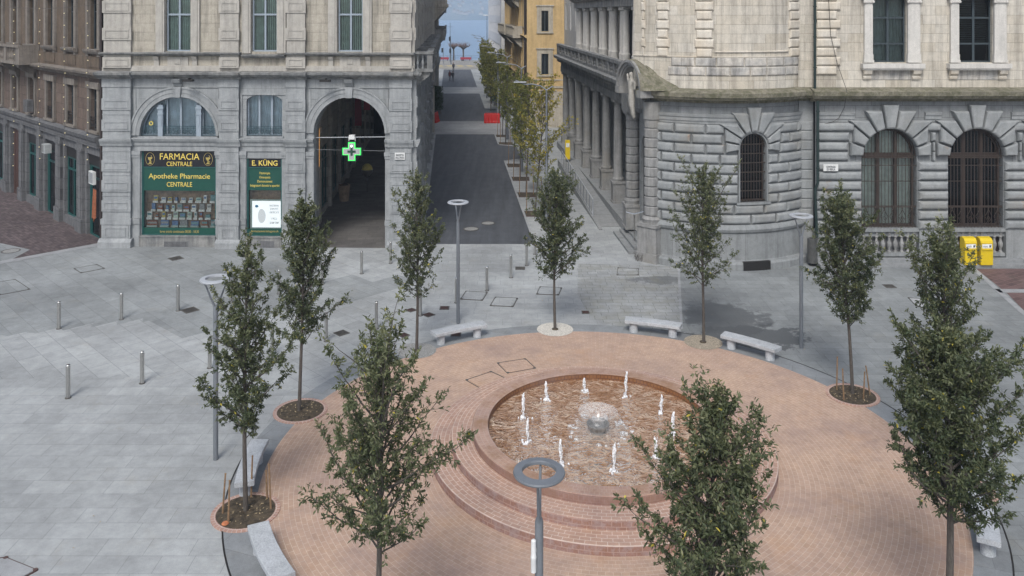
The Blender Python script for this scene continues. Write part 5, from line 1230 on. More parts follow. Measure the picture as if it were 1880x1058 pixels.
# ================================================================== RIGHT HAND BUILDING (round corner tower, arched windows, portico)
stone('rustic_granite', (.235, .248, .252), (.28, .292, .295), None, stain=.13, streak=.2, tint=(.21, .2, .175), rust=.6)
stone('plain_granite', (.225, .237, .24), (.265, .275, .277), (1.6, 3.0, .3, .0), mortar=.6, stain=.18, streak=.35, msize=.008)
stone('frieze_granite', (.2, .212, .217), (.24, .25, .254), (1.45, .56, .3, 1.15), mortar=.45, stain=.2, streak=.3, msize=.009)
stone('column_granite', (.255, .255, .25), (.285, .285, .28), None, stain=.2, streak=.45, tint=(.24, .22, .185))
stone('limestone_wall', (.49, .445, .37), (.56, .525, .46), (1.15, .425, .2, .05), mortar=.5, stain=.16, streak=.5, msize=.007)
stone('limestone', (.55, .5, .42), (.6, .56, .49), None, stain=.14, streak=.3, tint=(.5, .42, .31))
stone('limestone_sooty', (.42, .41, .39), (.54, .51, .46), None, stain=.35, streak=.75)
stone('limestone_white', (.53, .515, .48), (.56, .54, .505), None, stain=.12, streak=.25)
stone('mossy_stone', (.22, .205, .16), (.27, .25, .195), None, stain=.4, streak=.45, moss=1.0)
stone('step_granite', (.24, .25, .255), (.28, .285, .285), (1.7, 5, 0, 0), stain=.2, streak=.2)
plain('recess_brick', (.05, .03, .028), .9, 0, .3)
plain('mail_yellow', (.62, .45, .01), .45, 0, .04)
plain('bin_grey', (.14, .14, .135), .4, .6, .2)
plain('hole_black', (.004, .004, .004), .9)
pb = thing('post_building', 'large rusticated granite and cream limestone building with round corner tower and colonnade', 'building', (10.0, 38.5, 0))
RF = Fr(14.0, 38.5, 1, 0); A = Arc(10.0, 42.8, 5.2)
def RU(px): return (px-940)/F*38.5-14.0
HC = .452; ZT = 6.5
def vR(a, Rl, st):
    k = min(len(Rl)-1, int(abs(math.degrees(a)-90)/st+.5)); return Rl[k]
def vouss(m, cx, zs, r, Rl, st=20, p=.11):
    for k in range(-len(Rl)+1, len(Rl)):
        R = Rl[abs(k)]; a0, a1 = rad(90+k*st-st/2+.6), rad(90+k*st+st/2-.6); r_ = r-.03
        c0, s0, c1, s1 = math.cos(a0), math.sin(a0), math.cos(a1), math.sin(a1); am = (a0+a1)/2
        # square outer ends following the course lines
        if abs(k) <= 2: zt = R*math.sin(am); q0, q1 = zt/s0, zt/s1
        else: xt = R*abs(math.cos(am)); q0, q1 = xt/abs(c0) if abs(c0) > .05 else R, xt/abs(c1) if abs(c1) > .05 else R
        q0 = min(q0, R*1.25); q1 = min(q1, R*1.25)
        m.wedge([(cx+r_*c1, zs+r_*s1), (cx+q1*c1, zs+q1*s1), (cx+q0*c0, zs+q0*s0), (cx+r_*c0, zs+r_*s0)][::-1], p, .1)
def excl_arch(cx, zs, zb, r, Rl, st=20):
    def f(za, zc):
        if zc < zb: return None
        if zc <= zs-.05: return (cx-r-.0, cx+r+.0)
        best = r
        for z in (za+.08, (za+zc)/2, zc-.08):
            if z < zs: continue
            for i in range(60):
                x = i*.05
                a = math.atan2(z-zs, x) if x or z-zs else 0
                if math.hypot(x, z-zs) < vR(a, Rl, st)*1.02: best = max(best, x)
        return (cx-best, cx+best)
    return f
def courses(m, x0, x1, ztop, n, h, bw, ex, seg=1, p=.15, offs=(0, .5)):
    for i in range(n):
        zc = ztop-i*h; za = zc-h; cuts = [e(za, zc) for e in ex]; cuts = sorted(c for c in cuts if c)
        spans = []; cur = x0
        for a, b in cuts:
            if a > cur: spans.append((cur, a))
            cur = max(cur, b)
        if cur < x1: spans.append((cur, x1))
        for a, b in spans:
            if b-a < .12: continue
            if bw > 50: m.pillow(a, b, za, zc, p, .15, seg=seg, g=.03); continue
            js = [a]; x = a+bw*(.45 if i % 2 else .95)
            while x < b-.35*bw: js.append(x); x += bw*(1.0 if len(js) % 2 else 1.12)
            js.append(b)
            for q, w_ in zip(js, js[1:]): m.pillow(q, w_, za, zc, p, .12, seg=max(1, int((w_-q)/.3)) if seg > 1 else 1, g=.026)
# ---- tower, lower storey
uA, uB = rad(-45)*5.2, rad(42.5)*5.2; tc = A.u(1382.5); tr_ = .70; tz0, tzs = 3.0, 5.46
RLt = [1.85, 1.72, 1.52, 1.45, 1.3]
m = MB(A); m.wall(uA, uB, .3, 7.5, [(tc-tr_, tc+tr_, tz0, tzs, tr_)], 0, .4, seg=.25); m.build('tower_wall', 'frieze_granite', pb)
m = MB(A); courses(m, uA+.25, uB, ZT, 10, HC, 1.25, [excl_arch(tc, tzs, tz0, tr_, RLt, 22.5)], seg=3); vouss(m, tc, tzs, tr_, RLt, 22.5, .23); m.build('tower_rustication', 'rustic_granite', pb)
m = MB(A); k = 40
m.profile(uA, uB, [(0, ZT), (.06, ZT), (.06, 6.63), (.1, 6.63), (.1, 6.79), (.14, 6.81), (.16, 6.93), (0, 6.95)], k); m.build('tower_moulding', 'rustic_granite', pb)
CO = [(0, 7.45), (.1, 7.45), (.14, 7.55), (.4, 7.6), (.52, 7.62), (.56, 7.72), (.62, 7.74), (.64, 7.93), (.58, 7.95), (.3, 8.03), (0, 8.09)]
m = MB(A); m.profile(rad(-47)*5.2, uB+.12, CO, k); m.build('tower_cornice', 'mossy_stone', pb)
m = MB(A); m.profile(uA, uB, [(0, .0), (.42, .0), (.42, .28), (.36, .36), (.16, .38), (.12, .4), (.12, 1.58), (.2, 1.66), (.24, 1.78), (.2, 1.86), (.1, 1.96), (0, 1.98)], k); m.build('tower_base', 'plain_granite', pb)
m = MB(A); m.box(tc-.6, tc+.6, -.44, -.3, 0.02, .4, seg=4); m.build('cellar_vent', 'dark_iron', pb)
m = MB(A); m.box(tc-tr_-.1, tc+tr_+.1, -.16, .35, tz0-.12, tz0, seg=5); m.build('window_sill', 'plain_granite', pb)
m = MB(A); m.arch(tc, tzs, tr_-.07, tr_+.005, -.1, .12, 20)
for a in (tc-tr_-.005, tc+tr_-.07): m.box(a, a+.075, -.1, .12, tz0, tzs)
m.build('window_surround', 'plain_granite', pb)
plain('iron_brown', (.05, .036, .028), .6, .1, .15)
def grille(par, mp, x0, x1, z0, zs, ah, y, n, hor, deco=True, mat='iron_brown', seg=1):
    m = MB(mp); c = (x0+x1)/2; r = (x1-x0)/2
    for i in range(1, n):
        x = x0+(x1-x0)*i/n; zt = zs+ah*math.sqrt(max(0, 1-((x-c)/r)**2)); m.box(x-.011, x+.011, y-.011, y+.011, z0, zt)
    for z in hor:
        hw = r if z < zs else r*math.sqrt(max(0, 1-((z-zs)/ah)**2)); m.box(c-hw, c+hw, y-.016, y+.016, z-.016, z+.016, seg=seg)
    m.arch(c, zs, r-.05, r-.02, y-.015, y+.015, 18, ah/r, ah/r)
    if deco:
        st = (x1-x0)/6
        for i in range(6):
            cx = x0+st*(i+.5)
            for s_ in (-1, 1):
                m.tube([(cx, y-.02, z0+.85), (cx+s_*.06, y-.04, z0+.72), (cx+s_*.17, y-.02, z0+.52)], .014, 4)
                m.tube([(cx+s_*.17, y-.02, z0+.12), (cx+s_*.04, y-.03, z0+.3), (cx+s_*.16, y-.02, z0+.5)], .011, 4)
            m.lathe(cx, y-.02, [(.01, 0), (.04, .04), (.01, .1)], 6, z=z0+.86)
            for z in (zs-.02, z0+.45): m.arch(cx, z, .05, .068, y-.03, y-.015, 10); m.arch(cx, z, .05, .068, y-.03, y-.015, 10, a0=math.pi, a1=2*math.pi)
    return m.build('window_grille', mat, par)
window(pb, A, tc-tr_+.07, tc+tr_-.07, tz0, tzs, .25, 'window_brown', (), (), 'glass_dark', tr_-.07, bd=.4)
grille(pb, A, tc-tr_+.07, tc+tr_-.07, tz0, tzs, tr_-.07, .05, 9, [tz0+.06+.42*k for k in range(7)], False, seg=4)
# ---- recess strip between tower and front
m = MB(); m.box(13.35, 14.02, 38.78, 40, 0, 8.1)
for i in range(10): m.pillow(13.42, 13.99, ZT-(i+1)*HC, ZT-i*HC, .05, .05, y=38.78)
m.build('recess_strip', 'rustic_granite', pb)
m = MB(); m.profile(13.3, 14.05, [(o-.25, z) for o, z in CO], 1, 38.5); m.build('recess_cornice', 'mossy_stone', pb)
glass('glass_mid', (.72, .76, .72), .4)
# ---- front, lower storey
W2c, W3c = RU(1632.5), RU(1791); wr = 1.28; wz0, wzs = 1.59, 4.92; W4c = W3c+(W3c-W2c); WC = [W2c, W3c, W4c]; uE = W4c+1.28+2.1
m = MB(RF); m.wall(0, uE, 1.2, 7.5, [(c-wr, c+wr, wz0, wzs, wr) for c in WC], 0, .45); m.build('front_wall', 'frieze_granite', pb)
RLf = [2.42, 2.25, 2.18, 2.0, 1.9]
m = MB(RF); courses(m, 0, uE, ZT, 11, HC, 99, [excl_arch(c, wzs, wz0, wr, RLf) for c in WC], p=.2)
for c in WC: vouss(m, c, wzs, wr, RLf, 20, .27)
m.build('front_rustication', 'rustic_granite', pb)
m = MB(RF); fs_ = [(0, ZT), (.06, ZT), (.06, 6.63), (.1, 6.63), (.1, 6.79), (.14, 6.81), (.16, 6.93), (0, 6.95)]; cur = 0
for c in WC: m.profile(cur, c-1.62, fs_); cur = c+1.62
m.profile(cur, uE, fs_); m.split('front_moulding', 'rustic_granite', pb)
m = MB(RF); m.profile(-.25, uE+.6, CO); m.build('front_cornice', 'mossy_stone', pb)
# pedestal zone
m = MB(RF); cur = 0
for c in WC+[None]:
    b = uE if c is None else c-wr-.05; m.box(cur, b, -.14, .3, 0, 1.5); m.box(cur+.04, b-.04, -.08, 0, 1.5, 1.62)
    if c is not None: cur = c+wr+.05
m.split('front_pedestal', 'plain_granite', pb)
for i, c in enumerate(WC):
    m = MB(RF); m.box(c-wr-.04, c+wr+.04, -.12, .5, 1.44, 1.585); m.box(c-wr-.04, c+wr+.04, -.08, .3, .3, .46); m.build('window_sill', 'plain_granite', pb)
    m = MB(RF); m.box(c-wr-.04, c+wr+.04, .2, .3, .46, 1.44); m.build('recess_back', 'recess_brick' if i else 'dark_granite', pb)
    m = MB(RF); n = 9
    for q in range(n): m.lathe(c-wr+.12+q*(2*wr-.24)/(n-1), .02, [(.085, 0), (.085, .06), (.05, .1), (.06, .18), (.1, .32), (.105, .42), (.06, .56), (.05, .66), (.08, .72), (.055, .8), (.085, .92), (.085, .98)], 8, z=.46)
    m.split('baluster', 'column_granite', pb)
    window(pb, RF, c-wr+.04, c+wr-.04, wz0, wzs, .3, 'window_brown', ((.335, .13), (.665, .13)), (wzs-.05, wzs+.05, wz0+.08), 'glass_dark' if i else 'glass_mid', wr-.04, 'curtain' if i == 0 else None, .1)
    grille(pb, RF, c-wr+.02, c+wr-.02, wz0, wzs, wr-.02, .08, 16, (wz0+.05, wz0+.95, wz0+1.0, wz0+2.15, wzs-.45, wzs-.1, wzs))
m = MB(RF); m.box(-.05, uE+.3, -.85, -.1, 0, .13); m.box(-.05, uE+.3, -.5, -.1, .13, .26); m.build('front_step', 'step_granite', pb)
# ---- upper storey, front
UWIN = [(1601, 1664), (1759, 1822)]; UWu = [(RU(a), RU(b)) for a, b in UWIN]; UWu.append((UWu[1][0]+UWu[1][0]-UWu[0][0], UWu[1][1]+UWu[1][0]-UWu[0][0]))
m = MB(RF); m.wall(0, uE, 8.05, 15.6, [(a, b, 9.24, 12.2, 0) for a, b in UWu], 0, .3); m.build('upper_front_wall', 'limestone_wall', pb)
for i, (a, b) in enumerate(UWu):
    window(pb, RF, a, b, 9.24, 12.2, .2, 'window_dark', ((.5, .09),), (11.3, 10.1), 'glass' if i == 0 else 'glass_dark', back='blind_dark' if i == 0 else None, fw=.07)
    if i: 
        m = MB(RF)
        for q in range(22): m.add([(a+.08, .4, 10.15+q*.085), (b-.08, .4, 10.15+q*.085), (b-.08, .44, 10.19+q*.085), (a+.08, .44, 10.19+q*.085)], [(0, 1, 2, 3)])
        m.build('venetian_blind', 'blind_dark', pb)
    m = MB(RF)
    for x0, x1 in ((a-.4, a-.02), (b+.02, b+.58)):
        m.box(x0, x1, -.14, .0, 9.36, 12.0); m.box(x0-.04, x1+.04, -.19, 0, 9.24, 9.36); m.box(x0-.02, x1+.02, -.16, 0, 9.36, 9.62)
        m.box(x0-.03, x1+.03, -.2, 0, 12.0, 12.2)
        for q in (x0, x1): m.lathe(q, -.18, [(.01, -.07), (.07, -.04), (.07, .04), (.01, .07)], 8, z=12.04)
    m.box(a-.55, b+.7, -.25, 0, 12.2, 12.6); m.profile(a-.6, b+.75, [(0, 12.6), (.25, 12.62), (.4, 12.75), (.42, 12.9), (0, 12.95)]); m.build('window_surround', 'limestone_white', pb)
    m = MB(RF); m.box(a-.55, b+.72, -.34, .1, 8.98, 9.2); m.box(a-.5, b+.67, -.28, 0, 8.9, 8.98); m.build('window_sill', 'limestone_white', pb)
    m = MB(RF); m.box(a-.44, b+.6, -.03, 0, 8.45, 8.9); m.build('apron', 'limestone_sooty', pb)
    for q in (a-.44, b+.24):
        m = MB(RF); m.profile(q, q+.36, [(0, 8.46), (.08, 8.46), (.12, 8.56), (.08, 8.64), (.2, 8.72), (.26, 8.9), (0, 8.9)]); m.build('console', 'limestone', pb)
m = MB(RF)
for i in range(17):
    z = 8.66+i*.425
    if z > 15: break
    m.pillow(.02, 1.18 if i % 2 else 1.0, z, z+.425, .11, .09)
m.build('quoins', 'limestone', pb)
m = MB(RF); m.profile(-.3, uE+.5, [(0, 15.0), (.15, 15.0), (.3, 15.3), (.7, 15.5), (.75, 15.7), (0, 15.85)]); m.build('eaves', 'limestone_sooty', pb)
# ---- upper storey, tower
uC = rad(-54)*5.2
m = MB(A); m.wall(uC, uB, 8.05, 15.6, [], 0, .1, seg=.25); m.build('upper_tower_wall', 'limestone_wall', pb)
m = MB(A)
for pa, pb_ in ((1178, 1186), (1205, 1230), (1275, 1311), (1447, 1469)):
    a, b = A.u(pa), A.u(pb_)
    for i in range(16):
        z = 9.5+i*.425
        if z > 15: break
        d = .0 if i % 2 else .07; m.pillow(a+d, b-d, z, z+.425, .1, .08, seg=3)
m.split('tower_quoin_strip', 'limestone', pb)
m = MB(A)
for row, z in ((0, 9.085), (1, 8.66)):
    x = A.u(1232) if row == 0 else A.u(1226); k = 0
    while x < uB-.4:
        wd = [1.1, .95, 1.25][k % 3]*(.85 if row else 1.0); b = min(x+wd, uB); m.pillow(x, b, z, z+.425, .06, .06, seg=4, g=.02); x = b; k += 1
m.build('sooty_blocks', 'limestone_sooty', pb)
m = MB(A); m.profile(uC, uB, [(0, 9.5), (.04, 9.5), (.05, 9.55), (0, 9.56)], 36)
m.profile(A.u(1312), A.u(1446), [(0, 9.74), (.05, 9.74), (.06, 9.78), (0, 9.8)], 16); m.build('tower_string', 'limestone', pb)
m = MB(A); m.profile(uC, uB+.1, [(0, 15.0), (.15, 15.0), (.3, 15.3), (.7, 15.5), (.75, 15.7), (0, 15.85)], 36); m.build('eaves', 'limestone_sooty', pb)
m = MB(); m.box(13.3, 14.02, 38.72, 40, 8.05, 15.6)
m.build('upper_recess', 'limestone_wall', pb)
# roof and unseen dark core added to block light behind the windows
m = MB(); core = [(6.6, 41.5)]+[A((rad(q)*5.2, .5, 0))[:2] for q in range(-45, 41, 8)]+[(14, 39.6), (14+uE-.3, 39.6), (14+uE-.3, 70), (9, 70)]
m.slab(core, .1, 15.4); m.build('light_block_core', 'painted_dark', pb)
m = MB(); m.slab([A((rad(q)*5.2, .0, 0))[:2] for q in range(-54, 42, 6)]+[(14, 38.5), (14+uE, 38.5), (14+uE, 72), (6, 72), (7.2, 49)], 15.62, 15.75); m.build('roof', 'arcade_stone', pb)
# ---- portico along the street (u grows towards the camera)
PF = Fr(4.49, 72, .0726, -1)
def pu(D): return (72-D)*1.00263
CD = [48.6, 52.3, 56.0, 59.7, 63.4, 67.1, 70.8]
m = MB(PF); m.box(0, pu(43.6), -.62, 2.6, 0, .5); m.box(pu(43.6), pu(39.4), -.35, 2.6, 0, .5); m.build('stylobate', 'step_granite', pb)
def column(D, banded=False):
    u = pu(D); PFc = (lambda p: PF((p[0], p[1]-.4, p[2]))) if banded else PF; m = MB(PFc); s_ = .36 if not banded else .42
    m.box(u-s_, u+s_, -s_, s_, .5, 1.62); m.box(u-s_-.04, u+s_+.04, -s_-.04, s_+.04, .5, .62); m.box(u-s_-.05, u+s_+.05, -s_-.05, s_+.05, 1.62, 1.76)
    m.build('pedestal', 'column_granite', pb)
    m = MB(PFc)
    if not banded:
        m.lathe(u, 0, [(.34, 1.76), (.34, 1.84), (.36, 1.88), (.34, 1.94), (.3, 1.97), (.29, 2.02), (.27, 2.08), (.272, 3.0), (.262, 4.5), (.235, 6.08), (.25, 6.1), (.25, 6.14), (.235, 6.16), (.235, 6.24), (.31, 6.36)], 24, cap=False)
    else:
        pr = [(.4, 1.76), (.4, 1.86), (.43, 1.92), (.4, 2.0), (.33, 2.04)]; z = 2.06
        while z < 6.1: pr += [(.3, z), (.345, z+.05), (.35, z+.2), (.345, z+.37), (.3, z+.42)]; z += .44
        pr += [(.3, 6.2), (.38, 6.36)]; m.lathe(u, 0, pr, 24, cap=False)
    m.build('column', 'column_granite', pb, smooth=35)
    m = MB(PFc); q = .35 if not banded else .42; m.box(u-q, u+q, -q, q, 6.36, 6.5); m.build('capital', 'column_granite', pb)
for D in CD: column(D)
column(42.9, True)
m = MB(PF); m.box(pu(43.5), pu(42.2), -.85, -.3, 6.5, 7.45); m.build('entablature_break', 'granite_dirty', pb)
m = MB(PF); L = pu(42.0); m.box(0, L, -.3, .3, 6.5, 6.95); m.box(0, L, -.27, 2.5, 6.95, 7.45); m.profile(0, L, [(.27, 7.38), (.42, 7.45), (.46, 7.6), (.8, 7.66), (.88, 7.72), (.92, 7.93), (.86, 7.96), (.3, 8.0)]); m.build('entablature', 'granite_dirty', pb)
m = MB(PF)
for i in range(int(L/.34)): m.box(.1+i*.34, .28+i*.34, -.62, -.3, 7.4, 7.58)
m.build('dentils', 'granite_dirty', pb)
m = MB(PF); m.box(0, L, -.3, 2.5, 7.96, 8.02); m.build('terrace_floor', 'granite_dirty', pb)
m = MB(PF); m.wall(0, pu(43.9), .5, 6.95, [(pu(D+1.85)-.85, pu(D+1.85)+.85, .5, 4.2, .85) for D in CD[:-1]]+[], 2.3, .4); m.build('portico_wall', 'plain_granite', pb)
m = MB(PF); m.box(0, pu(43.9), 2.65, 2.7, .5, 6); m.build('portico_glazing', 'window_dark', pb)
for D in CD+[45.2]:
    m = MB(PF); u = pu(D); m.box(u-.3, u+.3, 2.1, 2.3, .5, 6.95); m.box(u-.36, u+.36, 2.04, 2.3, 4.55, 4.8); m.box(u-.36, u+.36, 2.04, 2.3, .5, 1.4); m.build('wall_pilaster', 'column_granite', pb)
# terrace balustrade
bpts = [0.3]+[pu(D) for D in CD[::-1]]+[pu(45.2), pu(43.0)]
m = MB(PF); m.box(.1, L-.5, -.62, -.3, 8.0, 8.16); m.box(.1, L-.5, -.66, -.26, 8.74, 8.92)
for u in bpts:
    m.box(u-.2, u+.2, -.64, -.28, 8.16, 8.74)
for u in [(a+b)/2 for a, b in zip(bpts, bpts[1:])]: m.box(u-.12, u+.12, -.62, -.3, 8.16, 8.74)
bt = m.build('terrace_balustrade', 'granite_dirty', pb)
m = MB(PF)
for a, b in zip(bpts, bpts[1:]):
    k = max(2, int((b-a)/.42))
    for i in range(1, k): 
        u = a+(b-a)*i/k; m.lathe(u, -.46, [(.1, 0), (.06, .08), (.12, .2), (.05, .3), (.12, .4), (.06, .5), (.1, .58)], 8, z=8.16)
m.build('balusters', 'column_granite', bt)
# loggia above
for D in CD:
    for s_ in (-.42, .42):
        m = MB(PF); u = pu(D)+s_; m.lathe(u, 1.16, [(.3, 8.02), (.3, 8.5), (.26, 8.55), (.28, 8.9), (.29, 8.95), (.25, 9.0), (.235, 9.05), (.235, 10), (.205, 11.65), (.2, 11.7)], 20, cap=False); m.build('loggia_column', 'limestone_white', pb, smooth=35)
        m = MB(PF); m.box(u-.25, u+.25, .91, 1.41, 11.82, 11.95); m.lathe(u, 1.16, [(.21, 11.66), (.24, 11.72), (.22, 11.76), (.28, 11.82)], 12)
        for q in (-.2, .2): m.lathe(u+q, .95, [(.01, -.08), (.07, -.03), (.07, .05), (.01, .08)], 8, z=11.76)
        m.build('capital', 'limestone_white', pb)
m = MB(PF); m.box(0, pu(46.5), .86, 2.6, 11.95, 12.4); m.profile(0, pu(46.5), [(-.86, 12.4), (-.7, 12.45), (-.4, 12.7), (-.38, 12.85), (-.86, 12.95)]); m.build('loggia_entablature', 'limestone_sooty', pb)
m = MB(PF); m.wall(0, pu(46.5), 8.02, 11.95, [(pu(D+1.85)-.7, pu(D+1.85)+.7, 8.6, 11.3, 0) for D in CD[:-1]], 2.1, .3); m.box(0, pu(46.5), 2.45, 2.5, 8.1, 11.9); m.build('loggia_wall', 'limestone_wall', pb)
m = MB(PF); m.box(0, pu(46.5), .9, 2.6, 12.96, 15.6); m.build('upper_street_wall', 'limestone_wall', pb)
e0 = A((uC, 0, 0)); WS = Fr(7.35, 49.2, e0[0]+.02-7.35, e0[1]-49.2); m = MB(WS); m.box(0, math.hypot(e0[0]-7.35, e0[1]-49.2), 0, .4, 8.05, 15.6); m.build('side_return', 'limestone_wall', pb)
# ---- entrance under the hood
m = MB(PF); m.wall(pu(42.6), pu(39.7), .5, 7.45, [(pu(42.15), pu(40.35), .5, 4.6, .9)], -.12, .8); m.build('portal_wall', 'plain_granite', pb)
m = MB(PF); m.box(pu(42.4), pu(40.1), 1.2, 1.3, .5, 6); m.build('portal_door', 'wood_door', pb)
m = MB(PF); u = pu(40.05); m.box(u-.2, u+.2, -.3, -.12, .5, 4.4); m.box(u-.26, u+.26, -.38, -.12, 4.4, 4.75); m.box(u-.22, u+.22, -.3, -.12, 4.75, 6.9); m.box(pu(42.3), u+.3, -.42, -.12, 6.9, 7.45); m.build('portal_pilaster', 'plain_granite', pb)
ex, ey, _ = A((rad(-41.5)*5.2, -.02, 0)); m = MB(); z = 2.1
pr = [(.45, 1.76), (.45, 1.9), (.48, 1.96), (.42, 2.05), (.36, 2.08)]
while z < 6.2: pr += [(.32, z), (.37, z+.05), (.375, z+.22), (.37, z+.4), (.32, z+.45)]; z += HC
pr += [(.34, 6.5), (.42, 6.6), (.42, 7.4)]; m.lathe(ex, ey, pr, 26, cap=False); m.build('banded_half_column', 'column_granite', pb, smooth=35)
a_ = rad(-41.5)
def rot(p): return (ex+p[0]*math.cos(a_)-p[1]*math.sin(a_), ey+p[0]*math.sin(a_)+p[1]*math.cos(a_), p[2])
m = MB(rot); m.box(-.5, .5, -.5, .5, .35, 1.62); m.box(-.55, .55, -.55, .55, 1.62, 1.77); m.box(-.56, .56, -.56, .56, .0, .42); m.build('corner_pedestal', 'column_granite', pb)
# hood
HF = Fr(5.3, 41.1, .75, -2.9); hz_, hr_ = 7.95, 1.5; he = 1.36/1.5
m = MB(HF); m.arch(hr_, hz_, 1.14, 1.22, -.02, .4, 24, he, he); m.arch(hr_, hz_, 1.22, 1.36, -.1, .2, 24, he, he); m.arch(hr_, hz_, 1.36, 1.5, -.2, -.06, 24, he, he); m.box(-.05, .42, -.2, .5, 7.62, 7.95); m.box(2.58, 3.05, -.2, .5, 7.62, 7.95); m.build('hood_arch', 'column_granite', pb)
m = MB(HF); m.archface(.36, 2.64, 6.95, hz_, 1.2*he, .45); m.build('hood_recess', 'granite_dirty', pb)
V3 = Vector; grid = []; ns, nr_ = 14, 10
for i in range(ns+1):
    s_ = i/ns; an = s_*math.pi/2; Aq = HF((hr_+1.5*math.sin(an), -.19, hz_+1.37*math.cos(an)))
    Bq = V3((6.35, 39.7, 9.28)).lerp(V3((7.75, 37.95, 8.0)), s_**.8); Cq = V3((6.0, 39.6, 9.36)).lerp(V3((6.7, 37.7, 7.98)), s_)
    for j in range(nr_+1):
        q = j/nr_; p_ = V3(Aq)*(1-q)**2+Cq*2*q*(1-q)+Bq*q*q; grid.append(tuple(p_))
m = MB(); m.add(grid, [(i*(nr_+1)+j, (i+1)*(nr_+1)+j, (i+1)*(nr_+1)+j+1, i*(nr_+1)+j+1) for i in range(ns) for j in range(nr_)]); m.build('hood_roof', 'mossy_stone', pb, smooth='all')
m = MB(HF); m.arch(hr_, hz_, .0, 1.4, .46, 1.3, 24, he, he); m.build('hood_body', 'mossy_stone', pb)
stone('statue_stone', (.34, .325, .29), (.42, .4, .36), None, stain=.45, streak=.6)
# carved figure holding the hood: one skinned body
def skin(name, verts, edges, radii, mat, par=None, root=None, sub=1, label=None):
    me = bpy.data.meshes.new(name); me.from_pydata([tuple(v) for v in verts], edges, []); o = bpy.data.objects.new(name, me); C.objects.link(o)
    md = o.modifiers.new('s', 'SKIN'); md.use_smooth_shade = True; sm = o.modifiers.new('u', 'SUBSURF'); sm.levels = sub; sm.render_levels = sub
    for i, r in enumerate(radii): me.skin_vertices[0].data[i].radius = (r, r); me.skin_vertices[0].data[i].use_root = (i == 0)
    dg = bpy.context.evaluated_depsgraph_get(); me2 = bpy.data.meshes.new_from_object(o.evaluated_get(dg))
    v = [tuple(q.co) for q in me2.vertices]; f = [tuple(q.vertices) for q in me2.polygons]; bpy.data.objects.remove(o); bpy.data.meshes.remove(me); bpy.data.meshes.remove(me2)
    mb = MB(); mb.add(v, f); return mb.build(name, mat, par, label, smooth='all', root=root)
sp = V3((5.6, 39.05, .0))
def q_(dx, dy, z): return (sp.x+dx, sp.y+dy, z+.22)
skin('carved_figure', [q_(0, 0, 7.15), q_(0, 0, 7.6), q_(0, .02, 8.0), q_(0, 0, 8.25), q_(-.02, 0, 8.42), q_(-.02, 0, 8.55), q_(-.1, .25, 8.1), q_(-.15, .35, 8.45), q_(.12, -.25, 8.1), q_(.1, -.3, 7.7), q_(.03, .12, 6.8), q_(.05, .15, 6.45), q_(.03, -.14, 6.75), q_(.1, -.2, 6.35)],
     [(0, 1), (1, 2), (2, 3), (3, 4), (4, 5), (2, 6), (6, 7), (2, 8), (8, 9), (0, 10), (10, 11), (0, 12), (12, 13)], [.19, .15, .19, .07, .12, .09, .08, .055, .08, .06, .12, .09, .12, .09], 'statue_stone', pb)
# steps before the portal
m = MB(PF)
for i, (w_, z) in enumerate(((-1.25, .13), (-.95, .27), (-.65, .4))): m.box(pu(43.7-.1*i), pu(39.9+.25*i), w_, -.3, 0 if i == 0 else z-.13, z)
m.build('entrance_steps', 'step_granite', pb)
# ramp and railing
rp = thing('access_ramp', 'granite access ramp rising along the colonnade', 'ramp', PF((pu(45), -1.2, 0))); m = MB(PF)
a, b = pu(45.0), pu(60); m.add([(a, -1.7, .012), (a, -.63, .012), (b, -.63, .5), (b, -1.7, .5), (a, -1.7, 0), (a, -.63, 0), (b, -.63, 0), (b, -1.7, 0)], [(0, 1, 2, 3), (0, 4, 5, 1), (3, 2, 6, 7), (0, 3, 7, 4), (1, 5, 6, 2)]); m.build('surface', 'step_granite', rp)
m = MB(PF); m.add([(a+.6, -1.86, 0), (a+.6, -1.7, 0), (b, -1.7, 0), (b, -1.86, 0), (a+.6, -1.86, .05), (a+.6, -1.7, .05), (b, -1.7, .66), (b, -1.86, .66)], [(0, 3, 2, 1), (4, 5, 6, 7), (0, 1, 5, 4), (1, 2, 6, 5), (2, 3, 7, 6), (3, 0, 4, 7)]); m.build('kerb_wall', 'step_granite', rp)
m = MB(PF); m.box(pu(60), pu(60)-3, -1.7, -.63, 0, .5); m.build('landing', 'step_granite', rp)
rl = thing('ramp_railing', 'thin steel railing along the ramp beside the colonnade', 'railing', PF((pu(47), -1.78, 0)))
U0, U1 = pu(46.9), pu(60.0); m = MB(PF); f_ = lambda u: .012+(a-u)/(a-b)*.6
m.tube([(U0, -1.78, f_(U0)+.0), (U0, -1.78, f_(U0)+1.0), (U1, -1.78, f_(U1)+1.0), (U1, -1.78, f_(U1))], .028, 7); m.tube([(U0, -1.78, f_(U0)+.15), (U1, -1.78, f_(U1)+.15)], .018, 6); m.build('handrail', 'lamp_light', rl)
m = MB(PF)
for i in range(13): u = U0+(U1-U0)*i/12; m.tube([(u, -1.78, f_(u)), (u, -1.78, f_(u)+.98)], .02, 6)
m.build('posts', 'lamp_grey', rl)
hr = thing('handrail', 'short bright steel handrail at the portal steps', 'handrail', PF((pu(41.5), -.5, 0))); m = MB(PF)
m.tube([(pu(41.4), -1.05, 1.66), (pu(41.1), -.72, 1.62), (pu(40.8), -.3, 1.8)], .035, 7); m.build('rail', 'steel_cap', hr)
m = MB(PF); m.tube([(pu(41.1), -.72, .2), (pu(41.1), -.72, 1.62)], .022, 6); m.build('post', 'steel', hr)
sh_ = thing('dry_shrub', 'small dark dry weed tuft at the foot of the steps', 'shrub', (5.95, 38.9, 0)); m = MB(); rn = random.Random(8)
